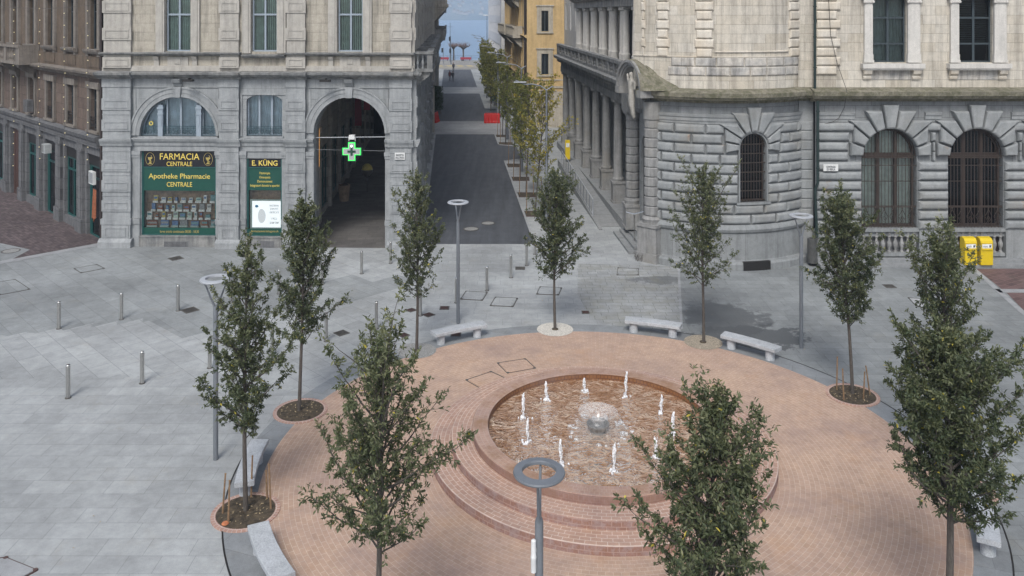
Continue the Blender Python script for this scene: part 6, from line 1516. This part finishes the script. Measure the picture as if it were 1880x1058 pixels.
for i in range(90):
    a1 = rn.uniform(0, 6.28); r = rn.uniform(.1, .34); h = rn.uniform(.12, .4); x, y = 5.95+rn.gauss(0, .08), 38.85+rn.gauss(0, .08)
    m.tube([(x, y, 0), (x+r*.6*math.cos(a1), y+r*.6*math.sin(a1), h*.7), (x+r*math.cos(a1), y+r*math.sin(a1), h)], [.008, .006, .003], 3, cap=False)
m.build('stems', 'bark', sh_)
# ---- fittings
gp = thing('green_drainpipe', 'dark green drainpipe between the round tower and the flat front', 'drainpipe', (13.98, 38.35, 0))
px_, py_ = 13.93, 38.42; m = MB(); m.tube([(px_+.03, py_-.28, 1.2), (px_-.05, py_-.28, 3.1), (px_-.05, py_-.28, 3.45), (px_+.06, py_-.3, 3.75), (px_+.06, py_-.3, 6.9), (px_+.06, py_-.3, 7.5)], .065, 12); m.tube([(px_, py_-.1, 8.05), (px_, py_-.1, 11.0), (px_+.03, py_-.1, 11.15), (px_+.0, py_-.1, 11.4), (px_, py_-.1, 15.3)], .06, 12); m.build('pipe', 'pipe_green', gp, smooth=50)
m = MB()
for z in (4.4, 5.7, 7.0): m.lathe(px_+.06, py_-.3, [(.085, z), (.085, z+.06)], 12)
for z in (9.0, 10.4, 11.8): m.lathe(px_, py_-.1, [(.08, z), (.08, z+.05)], 12)
m.build('brackets', 'pipe_green', gp)
wc = RF; m = MB(RF); m.tube([(.55, -.1, 12.8), (.66, -.16, 10.5), (.95, -.2, 9.2), (1.2, -.66, 8.0), (1.24, -.3, 7.2), (1.05, -.15, 6.7), (.75, -.15, 6.5), (.1, -.15, 6.35)], .012, 5)
tag(m.build('cable', 'dark_iron', root=Matrix.Translation(RF((.55, 0, 8)))), 'thin dark cable hanging down the cream front over the cornice', 'cable')
bn = thing('litter_bin', 'grey cylindrical litter bin tucked beside the green drainpipe', 'litter bin', (13.75, 38.1, 0)); bx, by = 13.72, 38.05
m = MB(); m.lathe(bx, by, [(.2, .12), (.225, .14), (.225, 1.15), (.23, 1.17), (.23, 1.22), (.15, 1.25), (.14, 1.2)], 24, cap=False); m.build('drum', 'bin_grey', bn, smooth=35)
m = MB(); m.lathe(bx, by, [(.14, 1.19), (.01, 1.18)], 16, cap=False); m.build('opening', 'hole_black', bn)  # black disc paints the darkness inside the bin
m = MB(); m.lathe(bx, by, [(.06, 0), (.06, .12)], 12); m.lathe(bx, by, [(.17, 0), (.17, .03)], 16); m.build('foot', 'dark_iron', bn)
def mailbox(cx, label, first=False):
    y = -.95; t = thing('post_box', label, 'post box', RF((cx, y, .13)), 0, 'yellow post boxes'); w_, d_, h_ = .275, .3, 1.12; z0 = .16
    m = MB(RF)
    pts = [(y-d_*.1, z0+.0)]
    # side profile: sloping, rounded top
    prof = [(y, z0), (y+.42, z0), (y+.42, z0+h_+.06), (y+.3, z0+h_+.1), (y+.12, z0+h_+.06), (y+.02, z0+h_-.04), (y, z0+h_-.12)]
    vs = [(cx-w_, q, z) for q, z in prof]+[(cx+w_, q, z) for q, z in prof]; n = len(prof)
    m.add(vs, [tuple(range(n)), tuple(range(2*n-1, n-1, -1))]+[(i, i+n, (i+1) % n+n, (i+1) % n) for i in range(n)]); m.build('body', 'mail_yellow', t)
    m = MB(RF); m.box(cx-.22, cx+.22, y-.012, y, z0+h_-.36, z0+h_-.17); m.build('notice', 'pack_white', t)
    m = MB(RF); m.box(cx-.24, cx+.24, y-.05, y, z0+h_-.44, z0+h_-.38); m.box(cx-.25, cx-.225, y-.02, y, z0+h_-.38, z0+h_-.13); m.box(cx+.225, cx+.25, y-.02, y, z0+h_-.38, z0+h_-.13); m.box(cx-.25, cx+.25, y-.03, y, z0+h_-.15, z0+h_-.13); m.build('slot_frame', 'mail_yellow', t)
    m = MB(RF); m.box(cx+.1, cx+.18, y-.015, y-.012, z0+h_-.32, z0+h_-.22); m.box(cx-.18, cx+.05, y-.015, y-.012, z0+h_-.31, z0+h_-.29); m.box(cx-.18, cx+.02, y-.015, y-.012, z0+h_-.27, z0+h_-.255); m.build('printed_mark', 'lettering_dark', t)
    m = MB(RF); m.box(cx-.24, cx+.24, y-.008, y, z0+.06, z0+h_-.5); m.box(cx+.2, cx+.23, y-.02, y-.008, z0+.4, z0+.5); m.build('door', 'mail_yellow', t)
    m = MB(RF); m.box(cx-.2, cx+.2, y+.08, y+.34, .13, .16); m.build('foot', 'dark_iron', t)
mailbox(6.68, 'yellow post box partly hidden behind the tree crown'); mailbox(7.40, 'yellow post box in full view, the right one of the pair')
plate(RF, RU(1508), RU(1535), H-(312.5-HZ)*38.5/F, H-(300-HZ)*38.5/F, -.235, ['CONTRADA', 'DI VERLA'], 'white street name plate on the rusticated pier right of the drainpipe', [.42, .38], 0, .1)
# ================================================================== BACKGROUND
stone('ochre_plaster', (.50, .36, .18), (.54, .39, .2), None, stain=.12, streak=.25)
stone('ochre_trim', (.42, .38, .31), (.45, .41, .34), None, stain=.2, streak=.4)
stone('pale_render', (.43, .43, .42), (.46, .46, .45), None, stain=.12, streak=.25)
stone('white_render', (.62, .62, .63), (.65, .65, .66), (1.2, .8, 0, 0), mortar=.85, stain=.08, streak=.12)
stone('brown_old', (.2, .165, .115), (.26, .21, .15), None, stain=.3, streak=.5)
plain('barrier_red', (.45, .018, .014), .4, 0, .08)
plain('maroon', (.3, .03, .05), .6)
plain('far_metal', (.12, .14, .17), .5)
plain('cloth_dark', (.025, .025, .03), .8); plain('skin_tone', (.45, .28, .2), .6); plain('hair', (.03, .02, .015), .7); plain('cloth_maroon', (.12, .03, .03), .8)
plain('twig_brown', (.16, .1, .08), .9)
# ---- ochre building
def simple_building(name, label, fr, u1, z1, depth, wallm, wins, trim, surround=.22, group=None, parent=None, base=None, glassm='window_dark', roof=True):
    t = thing(name, label, 'building', fr((0, 0, 0)), fr.ang) if parent is None else parent
    m = MB(fr); m.wall(0, u1, 0, z1, [(a, b, c, d, 0) for a, b, c, d in wins], 0, .25); m.build('wall', wallm, t)
    for a, b, c, d in wins:
        m = MB(fr); m.box(a, a+.06, .12, .2, c, d); m.box(b-.06, b, .12, .2, c, d); m.box(a+.06, b-.06, .12, .2, d-.06, d); m.box(a+.06, b-.06, .12, .2, c, c+.06); m.box((a+b)/2-.04, (a+b)/2+.04, .12, .2, c+.06, d-.06); w_ = m.build('window', 'window_dark', t)
        m = MB(fr); m.box(a, b, .17, .18, c, d); m.build('pane', 'glass_dark', w_); m = MB(fr); m.box(a-.02, b+.02, .35, .4, c, d); m.build('dark_backing', 'painted_dark', w_)  # near-black plate paints the unlit interior
        if surround:
            m = MB(fr); s = surround; m.box(a-s, a-.01, -.06, 0, c-.05, d+s); m.box(b+.01, b+s, -.06, 0, c-.05, d+s); m.box(a-.01, b+.01, -.06, 0, d+.01, d+s); m.box(a-s-.1, b+s+.1, -.14, 0, d+s, d+s+.14); m.box(a-s-.05, b+s+.05, -.12, 0, c-.2, c-.05); m.build('window_surround', trim, t)
    if roof:
        m = MB(fr); m.box(.3, u1-.3, .6, depth, .1, z1-.2); m.build('light_block', 'painted_dark', t)  # unseen dark box added against light leaks
        m = MB(fr); m.box(0, u1, 0, depth, z1+.01, z1+.2); m.build('roof', trim, t)
    return t
# front facing the square (camera side), pushes out past the pale one
yf = Fr(1.50, 84.0, 1, 0); UY = lambda px: (px-940)/F*84.0-1.50
zy = lambda y: H-(y-HZ)*84/F
wy = [(UY(994), UY(1007), zy(58), zy(20)), (UY(994), UY(1007), zy(137), zy(99)), (UY(994), UY(1007), zy(58)+4.34, zy(20)+4.34), (UY(988), UY(1012), .0, 3.2)]
yb = simple_building('ochre_building', 'ochre yellow building with stone framed windows standing behind the street trees', yf, 3.9, 17.5, 1.5, 'ochre_plaster', wy, 'ochre_trim', .45)
m = MB(yf); m.box(0, 3.9, -.1, 0, zy(160)-.1, zy(160)+.1); m.box(0, 3.9, -.08, 0, zy(148), zy(146)); m.box(0, 3.9, -.05, 0, 0, zy(168)); m.build('ground_band', 'ochre_trim', yb)
m = MB(yf); m.box(3.3, 3.9, -.06, 0, zy(160)+.12, 17.4); m.build('corner_strip', 'ochre_plaster', yb)
ys = Fr(1.50-.0726*33, 84+33, .0726, -1); yu = lambda D: (117-D)*1.0026
ws = []
for k in range(7):
    D = 87.5+k*4.2
    for z in (1.0, 6.0, 10.2, 14.3): ws.append((yu(D)-.6, yu(D)+.6, z if z > 2 else .3, z+2.6 if z > 2 else 3.4))
simple_building('', '', ys, 33.05, 17.5, 14, 'brown_old', ws, 'ochre_trim', .3, parent=yb)
for (D0, D1, z) in ((88.5, 100, 8.9), (103, 116.8, 8.9), (92, 104, 13.2)):
    m = MB(ys); a, b = yu(D1), yu(D0); m.box(a, b, -1.1, 0, z, z+.25); m.box(a, b, -1.12, -.95, z+1.1, z+1.25)
    q = a
    while q < b: m.box(q, q+.25, -1.1, -.97, z+.25, z+1.1); q += .62
    m.box(a, a+.2, -.95, 0, z+.25, z+1.25); m.box(b-.2, b, -.95, 0, z+.25, z+1.25)
    for q in (a+.4, (a+b)/2, b-.8): m.profile(q, q+.4, [(0, z-1.1), (.3, z-.9), (.9, z-.3), (1.0, z), (0, z)])
    m.build('balcony', 'ochre_trim', yb)
m = MB(ys)
for z in (4.8, 9.2, 13.4): m.profile(0, 33, [(0, z-.2), (.15, z-.15), (.35, z+.05), (0, z+.15)])
k = 0
while k < 32: m.box(k, k+.35, -.14, 0, 5, 17.2); k += 2.1
m.build('pilasters', 'ochre_plaster', yb)
m = MB(ys); m.lathe(32.6, -.15, [(.1, 0), (.1, 17)], 8); m.build('drainpipe', 'pipe_brown', yb)
# ---- pale building between the colonnade and the ochre one
pf = Fr(5.25, 84.0, .0726, -1)
pw = [(1.0+k*3.3+j, 1.0+k*3.3+j+.75, z, z+2.6) for k in range(4) for j in (0,) for z in (9.9, 5.4, 14.2)]
simple_building('pale_building', 'pale grey rendered building squeezed between the colonnade and the ochre one', pf, 13.5, 17, 8, 'pale_render', pw, 'pale_render', 0)
o = thing('shop_sign', 'small orange brown lettering sign on the pale building wall', 'sign', pf((11.5, -.1, 4.3)), pf.ang); m = MB(pf); m.box(9.6, 11.0, -.12, -.02, 4.1, 4.5); m.build('panel', 'rust_iron', o)
m = MB(pf)
for q in range(5): m.box(9.7+q*.26, 9.86+q*.26, -.14, -.12, 4.16, 4.44)
m.build('lettering', 'lamp_plain', o) if 'lamp_plain' in M else m.build('lettering', 'gold_dull', o)
o = thing('wall_post_box', 'small yellow box fixed low beside the far columns', 'post box', (5.1, 63.0, .6)); m = MB(); m.box(3.95, 4.3, 61.7, 62.0, .7, 2.1); m.build('box', 'mail_yellow', o); m = MB(); m.box(4.0, 4.25, 61.68, 61.7, 1.6, 1.9); m.build('notice', 'pack_white', o); m = MB(); m.box(4.08, 4.18, 61.8, 61.9, 0, .7); m.build('post', 'dark_iron', o)
# ---- white modern block
wf = Fr(-4.9, 172, .0726, -1)
ww = [(41.0-k*2.5-.8, 41.0-k*2.5, z, z+1.75) for k in range(15) for z in (8.2, 11.2, 14.2)]
ww += [(41.0-k*2.5-1.9, 41.0-k*2.5, 2.6, 6.6) for k in range(15)]
wb = simple_building('white_block', 'white modern office block with slit windows at the lake end of the street', wf, 44.1, 26, 18, 'white_render', ww, 'white_render', 0)
m = MB(); m.box(-1.68, 14, 127.9, 129, 0, 26); m.build('end_wall', 'pale_render', wb)  # shaded end of the white block: shade put in by greyer render
# ---- left side: taller beige building with oriel and balconies
S2 = Fr(-4.88-.0738*38.2, 40.78+38.2, -.0738, 1)
lw = [(1.5+3.4*k, 2.7+3.4*k, z, z+2.5) for k in range(15) for z in (5.2, 9.8, 14.0)]+[(1.2+3.4*k, 3.2+3.4*k, .3, 3.6) for k in range(15)]
lb = simple_building('balcony_building', 'beige building with bay window and stacked balconies on the left of the street', S2, 52, 20, 12, 'beige_stone', lw, 'pinkish_stone', .25)
m = MB(S2); m.box(0, .5, -.35, 0, 0, 20); m.build('corner_pilaster', 'pinkish_stone', lb)
for D0, D1, z0, z1 in ((9, 14, 12.2, 19.0),):
    m = MB(S2); m.box(D0, D1, -1.5, 0, z0, z1); m.profile(D0, D1, [(0, z0-1.8), (.5, z0-1.2), (1.3, z0-.3), (1.6, z0), (0, z0)]); m.box(D0-.1, D1+.1, -1.65, 0, z0, z0+.3); m.build('oriel', 'beige_stone', lb)
for D0, D1, z in ((7, 15, 8.7), (20, 28, 8.7), (33, 41, 8.7), (18, 26, 11.6), (30, 38, 11.6), (22, 24, 14)):
    m = MB(S2); m.box(D0, D1, -1.3, 0, z, z+.2); m.box(D0, D1, -1.34, -1.1, z+1.0, z+1.15); q = D0
    while q < D1: m.box(q, q+.2, -1.3, -1.15, z+.2, z+1.0); q += .5
    m.box(D0, D0+.15, -1.15, 0, z+.2, z+1.15); m.profile(D0+.3, D0+.7, [(0, z-1.0), (.4, z-.8), (1.1, z), (0, z)]); m.build('balcony', 'granite_dirty', lb)
m = MB(S2); m.profile(0, 52, [(0, 4.3), (.3, 4.4), (.4, 4.7), (0, 4.8)]); m.profile(0, 52, [(0, 8.2), (.2, 8.3), (.4, 8.6), (0, 8.7)]); m.profile(0, 52, [(0, 19), (.5, 19.3), (.8, 19.9), (0, 20.1)]); m.build('cornices', 'granite_dirty', lb)
# hedge tub and people at the left pavement
def bush(name, label, x, y, R_, h, n, seed, cat='shrub'):
    t = thing(name, label, cat, (x, y, 0)); rg = np.random.default_rng(seed); m = MB(); m.box(x-R_*.8, x+R_*.8, y-R_*.8, y+R_*.8, 0, .5); m.build('planter', 'dark_granite', t)
    m = MB(); 
    for k in range(5): m.tube([(x, y, .45), (x+rg.normal(0, .2), y+rg.normal(0, .2), h*.8)], .02, 4)
    m.build('stems', 'bark', t)
    m = MB()
    for i in range(n):
        a = rg.uniform(0, 6.28); r = R_*math.sqrt(rg.random())*(1+.25*math.sin(3*a)); z = .5+(h-.5)*rg.random(); c = Vector((x+r*math.cos(a), y+r*math.sin(a), z)); d = Vector(rg.normal(0, 1, 3)).normalized()*.1; e = d.cross(Vector(rg.normal(0, 1, 3))).normalized()*.05
        m.add([tuple(c-d), tuple(c+e), tuple(c+d), tuple(c-e)], [(0, 1, 2, 3)])
    m.build('foliage', 'shrub_plain', t)
plain('shrub_plain', (.03, .065, .025), .7, 0, .3)
bush('potted_shrub', 'dark green shrub in a planter on the left pavement beyond the red barrier', -8.7, 95, .75, 3.2, 2600, 3)
bush('potted_shrub', 'low green shrub behind the tall potted one on the left pavement', -9.3, 101, .6, 2.6, 1500, 4)
bush('potted_shrub', 'low dark shrub in a planter beside the parking bay trees', -1.6, 104.5, .9, 1.3, 1500, 5)
def person(label, x, y, face, top, legs, seed, stride=.22):
    t = thing('person', label, 'person', (x, y, 0), face); c, s = math.cos(face), math.sin(face)
    def q(f, r, z): return (x+f*c-r*s, y+f*s+r*c, z)
    J = [q(0, 0, .95), q(.0, 0, 1.2), q(.02, 0, 1.42), q(.03, 0, 1.52), q(.05, 0, 1.64), q(.04, 0, 1.74), q(0, .19, 1.4), q(-.08, .22, 1.12), q(.06, .22, .88), q(0, -.19, 1.4), q(.06, -.22, 1.12), q(.18, -.2, .9), q(0, .09, .9), q(stride*.6, .1, .5), q(stride, .1, .06), q(stride+.16, .1, .04), q(0, -.09, .9), q(-stride*.3, -.1, .5), q(-stride, -.1, .08), q(-stride+.15, -.1, .04)]
    E_ = [(0, 1), (1, 2), (2, 3), (3, 4), (4, 5), (2, 6), (6, 7), (7, 8), (2, 9), (9, 10), (10, 11), (0, 12), (12, 13), (13, 14), (14, 15), (0, 16), (16, 17), (17, 18), (18, 19)]
    skin('body', J, E_, [.15, .14, .16, .055, .085, .07, .07, .05, .035, .07, .05, .035, .1, .065, .045, .035, .1, .065, .045, .035], legs, t)
    m = MB(lambda p: q(*p)); m.lathe(0, 0, [(.17, .86), (.18, .95), (.165, 1.15), (.19, 1.36), (.12, 1.48), (.07, 1.5)], 12, cap=False); m.build('jacket', top, t, smooth='all')
    m = MB(lambda p: q(*p)); m.lathe(.045, 0, [(.095, 1.58), (.105, 1.68), (.08, 1.77), (.02, 1.8)], 10); m.build('hair', 'hair', t, smooth='all')
    m = MB(lambda p: q(*p)); m.lathe(.06, 0, [(.05, 1.5), (.085, 1.58), (.088, 1.68), (.06, 1.72)], 10); m.box(.14, .165, -.012, .012, 1.6, 1.65); m.build('face', 'skin_tone', t, smooth='all')
person('person in dark clothes walking at the far left pavement edge', -11.6, 165, rad(-90), 'cloth_dark', 'cloth_dark', 1)
person('person in dark jacket walking past the shop fronts, nearer of the two', -11.9+1.9, 141, rad(-80), 'cloth_dark', 'cloth_dark', 2)
person('person in maroon coat close beside the dark jacketed walker', -10.6, 142, rad(-100), 'cloth_maroon', 'cloth_dark', 3, .12)
# ---- street lamps along the right pavement
def slamp(D, label, proto=None):
    x = 1.95-(D-47)*.0726 if D < 50 else .64-(D-60.7)*.0726+.05
    zt = 7.3 if D < 50 else 7.6
    t = thing('curved_arm_lamp', label, 'street lamp', (x, D, 0), 0, 'curved arm lamps along the street')
    m = MB(); m.lathe(x, D, [(.13, 0), (.13, 1.2), (.075, 1.3), (.055, zt-.1)], 12); m.build('pole', 'lamp_grey', t, smooth=40)
    m = MB(); m.tube([(x+.35, D, zt+.1), (x, D, zt-.12), (x-.35, D, zt+.12), (x-.8, D, zt+.22), (x-1.2, D, zt+.2), (x-1.75, D, zt+.42)], [.03, .045, .04, .035, .035, .05], 8); m.build('arm', 'lamp_grey', t, smooth=40)
    m = MB(); m.box(x-1.85, x-1.15, D-.09, D+.09, zt+.3, zt+.36); m.build('lamp_head', 'lamp_light', t)
for D, l in ((47, 'nearest curved arm lamp, above the yellowing street trees'), (60.7, 'second curved arm lamp up the street'), (76.2, 'third curved arm lamp, before the ochre building'), (91.5, 'fourth curved arm lamp up the street'), (107, 'fifth curved arm lamp up the street'), (122, 'sixth curved arm lamp up the street'), (137, 'farthest curved arm lamp before the white block')): slamp(D, l)
# ---- barriers
def barrier(x, y, w_, label, rz=0):
    t = thing('barrier', label, 'barrier', (x, y, 0), rz, 'red plastic barriers'); c, s = math.cos(rz), math.sin(rz)
    mp = lambda p: (x+p[0]*c-p[1]*s, y+p[0]*s+p[1]*c, p[2]); m = MB(mp); k = 5
    prof = [(-.3, 0), (-.3, .12), (-.2, .25), (-.1, .85), (-.06, 1.0), (.06, 1.0), (.1, .85), (.2, .25), (.3, .12), (.3, 0)]; n = len(prof); vs = []; us = []
    for i in range(k): us += [-w_/2+w_*i/k+.02, -w_/2+w_*(i+.5)/k, -w_/2+w_*(i+1)/k-.02]
    for j, u in enumerate(us):
        sc = 1.0 if j % 3 == 1 else .62; vs += [(u, a*sc, z if z < .9 else z-(.0 if j % 3 == 1 else .04)) for a, z in prof]
    m.add(vs, [(j*n+i, j*n+i+1, (j+1)*n+i+1, (j+1)*n+i) for j in range(len(us)-1) for i in range(n-1)]+[tuple(range(n)), tuple(range((len(us)-1)*n+n-1, (len(us)-1)*n-1, -1))]); m.build('body', 'barrier_red', t)
    m = MB(mp); m.box(-w_/2+.1, w_/2-.1, -.04, .04, 1.0, 1.06); m.build('grip', 'barrier_red', t)
barrier(-2.1, 87.5, 1.7, 'red plastic barrier closing the right lane of the street'); barrier(-8.05, 88.2, 1.6, 'red plastic barrier seen end on at the left pavement', rad(82))
# ---- lakeside
def pollard(x, y, w_, label, seed):
    t = thing('pollarded_tree', label, 'tree', (x, y, 0), 0, 'pollarded trees on the lake promenade'); rg = np.random.default_rng(seed); m = MB(); m.tube([(x, y, 0), (x+.05, y, 1.5), (x, y, 2.9)], [.22, .17, .2], 8)
    br = []
    for k in range(13):
        a = k*2.4; e = (x+w_*math.cos(a)*rg.uniform(.5, 1), y+w_*math.sin(a)*rg.uniform(.5, 1), 3.3+rg.uniform(0, .5)); mid = ((x+e[0])/2, (y+e[1])/2, 3.25); m.tube([(x, y, 2.7), mid, e], [.12, .08, .06], 5); br += [mid, e]
    m.build('trunk', 'bark', t)
    m = MB()
    for b in br:
        for j in range(10): d = rg.normal(0, 1, 3)*.35; m.tube([b, (b[0]+d[0], b[1]+d[1]*.6, b[2]+.2+abs(rg.normal(0, .45)))], [.022, .01], 3, cap=False)
    m.build('crown', 'twig_brown', t)
pollard(-11.9, 203, 1.7, 'right hand pollarded tree with umbrella of twigs by the lake', 1); pollard(-14.3, 204, 1.3, 'left hand pollarded tree with umbrella of twigs by the lake', 2)
for x, l in ((-16.6, 'maroon bench planter at the left end of the lake promenade'), (-11.2, 'maroon bench planter under the right pollarded tree')):
    t = thing('promenade_bench', l, 'bench', (x, 202, 0)); m = MB(); m.box(x-1.3, x+1.3, 201.7, 202.2, .35, .9); m.build('seat', 'maroon', t); m = MB(); m.box(x-1.1, x-.9, 201.8, 202.1, 0, .35); m.box(x+.9, x+1.1, 201.8, 202.1, 0, .35); m.build('legs', 'far_metal', t)
t = thing('lake_railing', 'thin metal railing along the lake edge', 'railing', (0, 205.5, 0)); m = MB()
for z in (.5, 1.05): m.box(-60, 60, 205.45, 205.5, z, z+.05)
for k in range(61): m.box(-60+2*k, -59.94+2*k, 205.45, 205.5, 0, 1.08)
m.build('rails', 'far_metal', t)
t = thing('tall_mast_lamp', 'tall slim lamp mast with white head by the lake', 'street lamp', (-6.0, 200, 0)); m = MB(); m.lathe(-6.0, 200, [(.13, 0), (.07, 11.0)], 8); m.build('pole', 'far_metal', t); m = MB(); m.box(-6.9, -5.5, 199.8, 200.2, 11.0, 11.2); m.build('lamp_head', 'white_plastic', t)
t = thing('flag_mast', 'thin mast with cross arm left of the lake view', 'mast', (-14.7, 198, 0)); m = MB(); m.lathe(-14.7, 198, [(.1, 0), (.05, 9.3)], 6); m.box(-15.9, -14.0, 197.95, 198.05, 8.3, 8.36); m.build('pole', 'far_metal', t); m = MB(); m.box(-16.1, -15.6, 197.9, 198.1, 8.33, 8.5); m.build('lamp_head', 'white_plastic', t)
for x, z, l in ((-14.2, 5.2, 'traffic light hung high over the lakeside crossing'), (-15.9, 2.6, 'traffic light on the pole at the left lakeside corner'), (-14.1, 2.5, 'low traffic light on the mast before the pollarded trees')):
    y = 190; t = thing('traffic_light', l, 'traffic light', (x, y, 0)); m = MB(); m.box(x-.18, x+.18, y-.15, y+.15, z, z+1.0); m.build('housing', 'dark_iron', t)
    m = MB()
    for k in range(3): m.lathe(x, y-.16, [(.09, .12+k*.3), (.09, .26+k*.3)], 8, z=z)
    m.build('lens_hoods', 'window_dark', t); m = MB(); m.lathe(x+.22, y, [(.07, 0), (.06, z+1.1)], 6); m.build('pole', 'far_metal', t)
# ---- lake and far shore
def lake():
    t = NT('lake_water'); v = t.pos(); n = t.noise(t.mapping(v, scale=(.05, .25, 1)), 1.0, 4, .6)
    p = t.n('BsdfPrincipled'); p.inputs['Base Color'].default_value = (.12, .2, .3, 1); p.inputs['Roughness'].default_value = .3; t.l(t.bump(n, .25, 1.0), p.inputs['Normal']); M['lake_water'] = t.fin(p.outputs[0])  # bright blue base colour carries the sky's reflection
lake(); m = MB(); m.sheet([(-2500, 206), (2500, 206), (2500, 2600), (-2500, 2600)], -1.5); struct('lake', m, 'lake_water')
m = MB(); m.box(-130, 130, 205.7, 206, -2, -.004); struct('quay_wall', m, 'dark_granite')
m = MB(); m.sheet([(-2500, -60), (-130, -60), (-130, 206), (-2500, 206)], -.05); struct('land', m, 'dark_granite')
m = MB(); m.sheet([(130, -60), (2500, -60), (2500, 206), (130, 206)], -.05); struct('land', m, 'dark_granite')
def hill():
    t = NT('forest_hill'); v = t.pos(); c = t.ramp(t.noise(v, .012, 7, .65), [(.35, (.1, .135, .15)), (.5, (.135, .165, .17)), (.62, (.18, .2, .2))])  # pale bluish tones: distance haze put into the forest colour
    M['forest_hill'] = t.fin(t.pbr(c, .95, spec=.1))
hill(); rg = np.random.default_rng(5); nx, ny = 90, 26; vs = []
for j in range(ny+1):
    for i in range(nx+1):
        x = -2600+5200*i/nx; f = j/ny; y = 1620+1100*f+60*math.sin(x*.004); z = -3+(115+25*math.sin(x*.0021+1)+14*math.sin(x*.006))*f**.7+(6*math.sin(x*.02+j)+rg.normal(0, 3))*min(1, f*4)
        vs.append((x, y, z if j else -3))
m = MB(); m.add(vs, [(j*(nx+1)+i, j*(nx+1)+i+1, (j+1)*(nx+1)+i+1, (j+1)*(nx+1)+i) for j in range(ny) for i in range(nx)]); struct('hills', m, 'forest_hill', smooth='all')
plain('far_house', (.34, .33, .31), .9, 0, .2); rn = random.Random(9); hv = []
for k in range(34):
    y = rn.uniform(1640, 1850); x = y*(rn.uniform(805, 905)-940)/F; f = (y-60*math.sin(x*.004)-1620)/1100; z = -3+(115+25*math.sin(x*.0021+1)+14*math.sin(x*.006))*max(0, f)**.7
    o = thing('lakeside_house', 'tiny pale house on the far wooded shore of the lake', 'house', (x, y, z), 0, 'tiny houses on the far shore'); w_ = rn.uniform(5, 9); h_ = rn.uniform(3, 5)
    m = MB(); m.box(x-w_/2, x+w_/2, y-5, y+5, z-3, z+h_); m.build('wall', 'far_house', o)
    m = MB(); m.add([(x-w_/2-.5, y-5.5, z+h_), (x+w_/2+.5, y-5.5, z+h_), (x+w_/2+.5, y+5.5, z+h_), (x-w_/2-.5, y+5.5, z+h_), (x, y-5.5, z+h_+2.5), (x, y+5.5, z+h_+2.5)], [(0, 1, 4), (1, 2, 5, 4), (2, 3, 5), (3, 0, 4, 5), (0, 3, 2, 1)]); m.build('roof', 'brown_old', o)
# ---- haze
m = MB(); m.box(-2650, 2650, -70, 2850, -4.5, 175)
t = NT('haze'); vp = t.n('ShaderNodeVolumePrincipled'.replace('ShaderNode', '')); vp.inputs['Color'].default_value = (.68, .82, 1, 1); vp.inputs['Density'].default_value = .00042; vp.inputs['Anisotropy'].default_value = .0
t.l(vp.outputs[0], t.out.inputs[1]); M['haze'] = t.m; hz = m.build('haze', 'haze'); hz['kind'] = 'stuff'
tag(hz, 'pale blue haze lying over the lake and the far shore', 'haze')
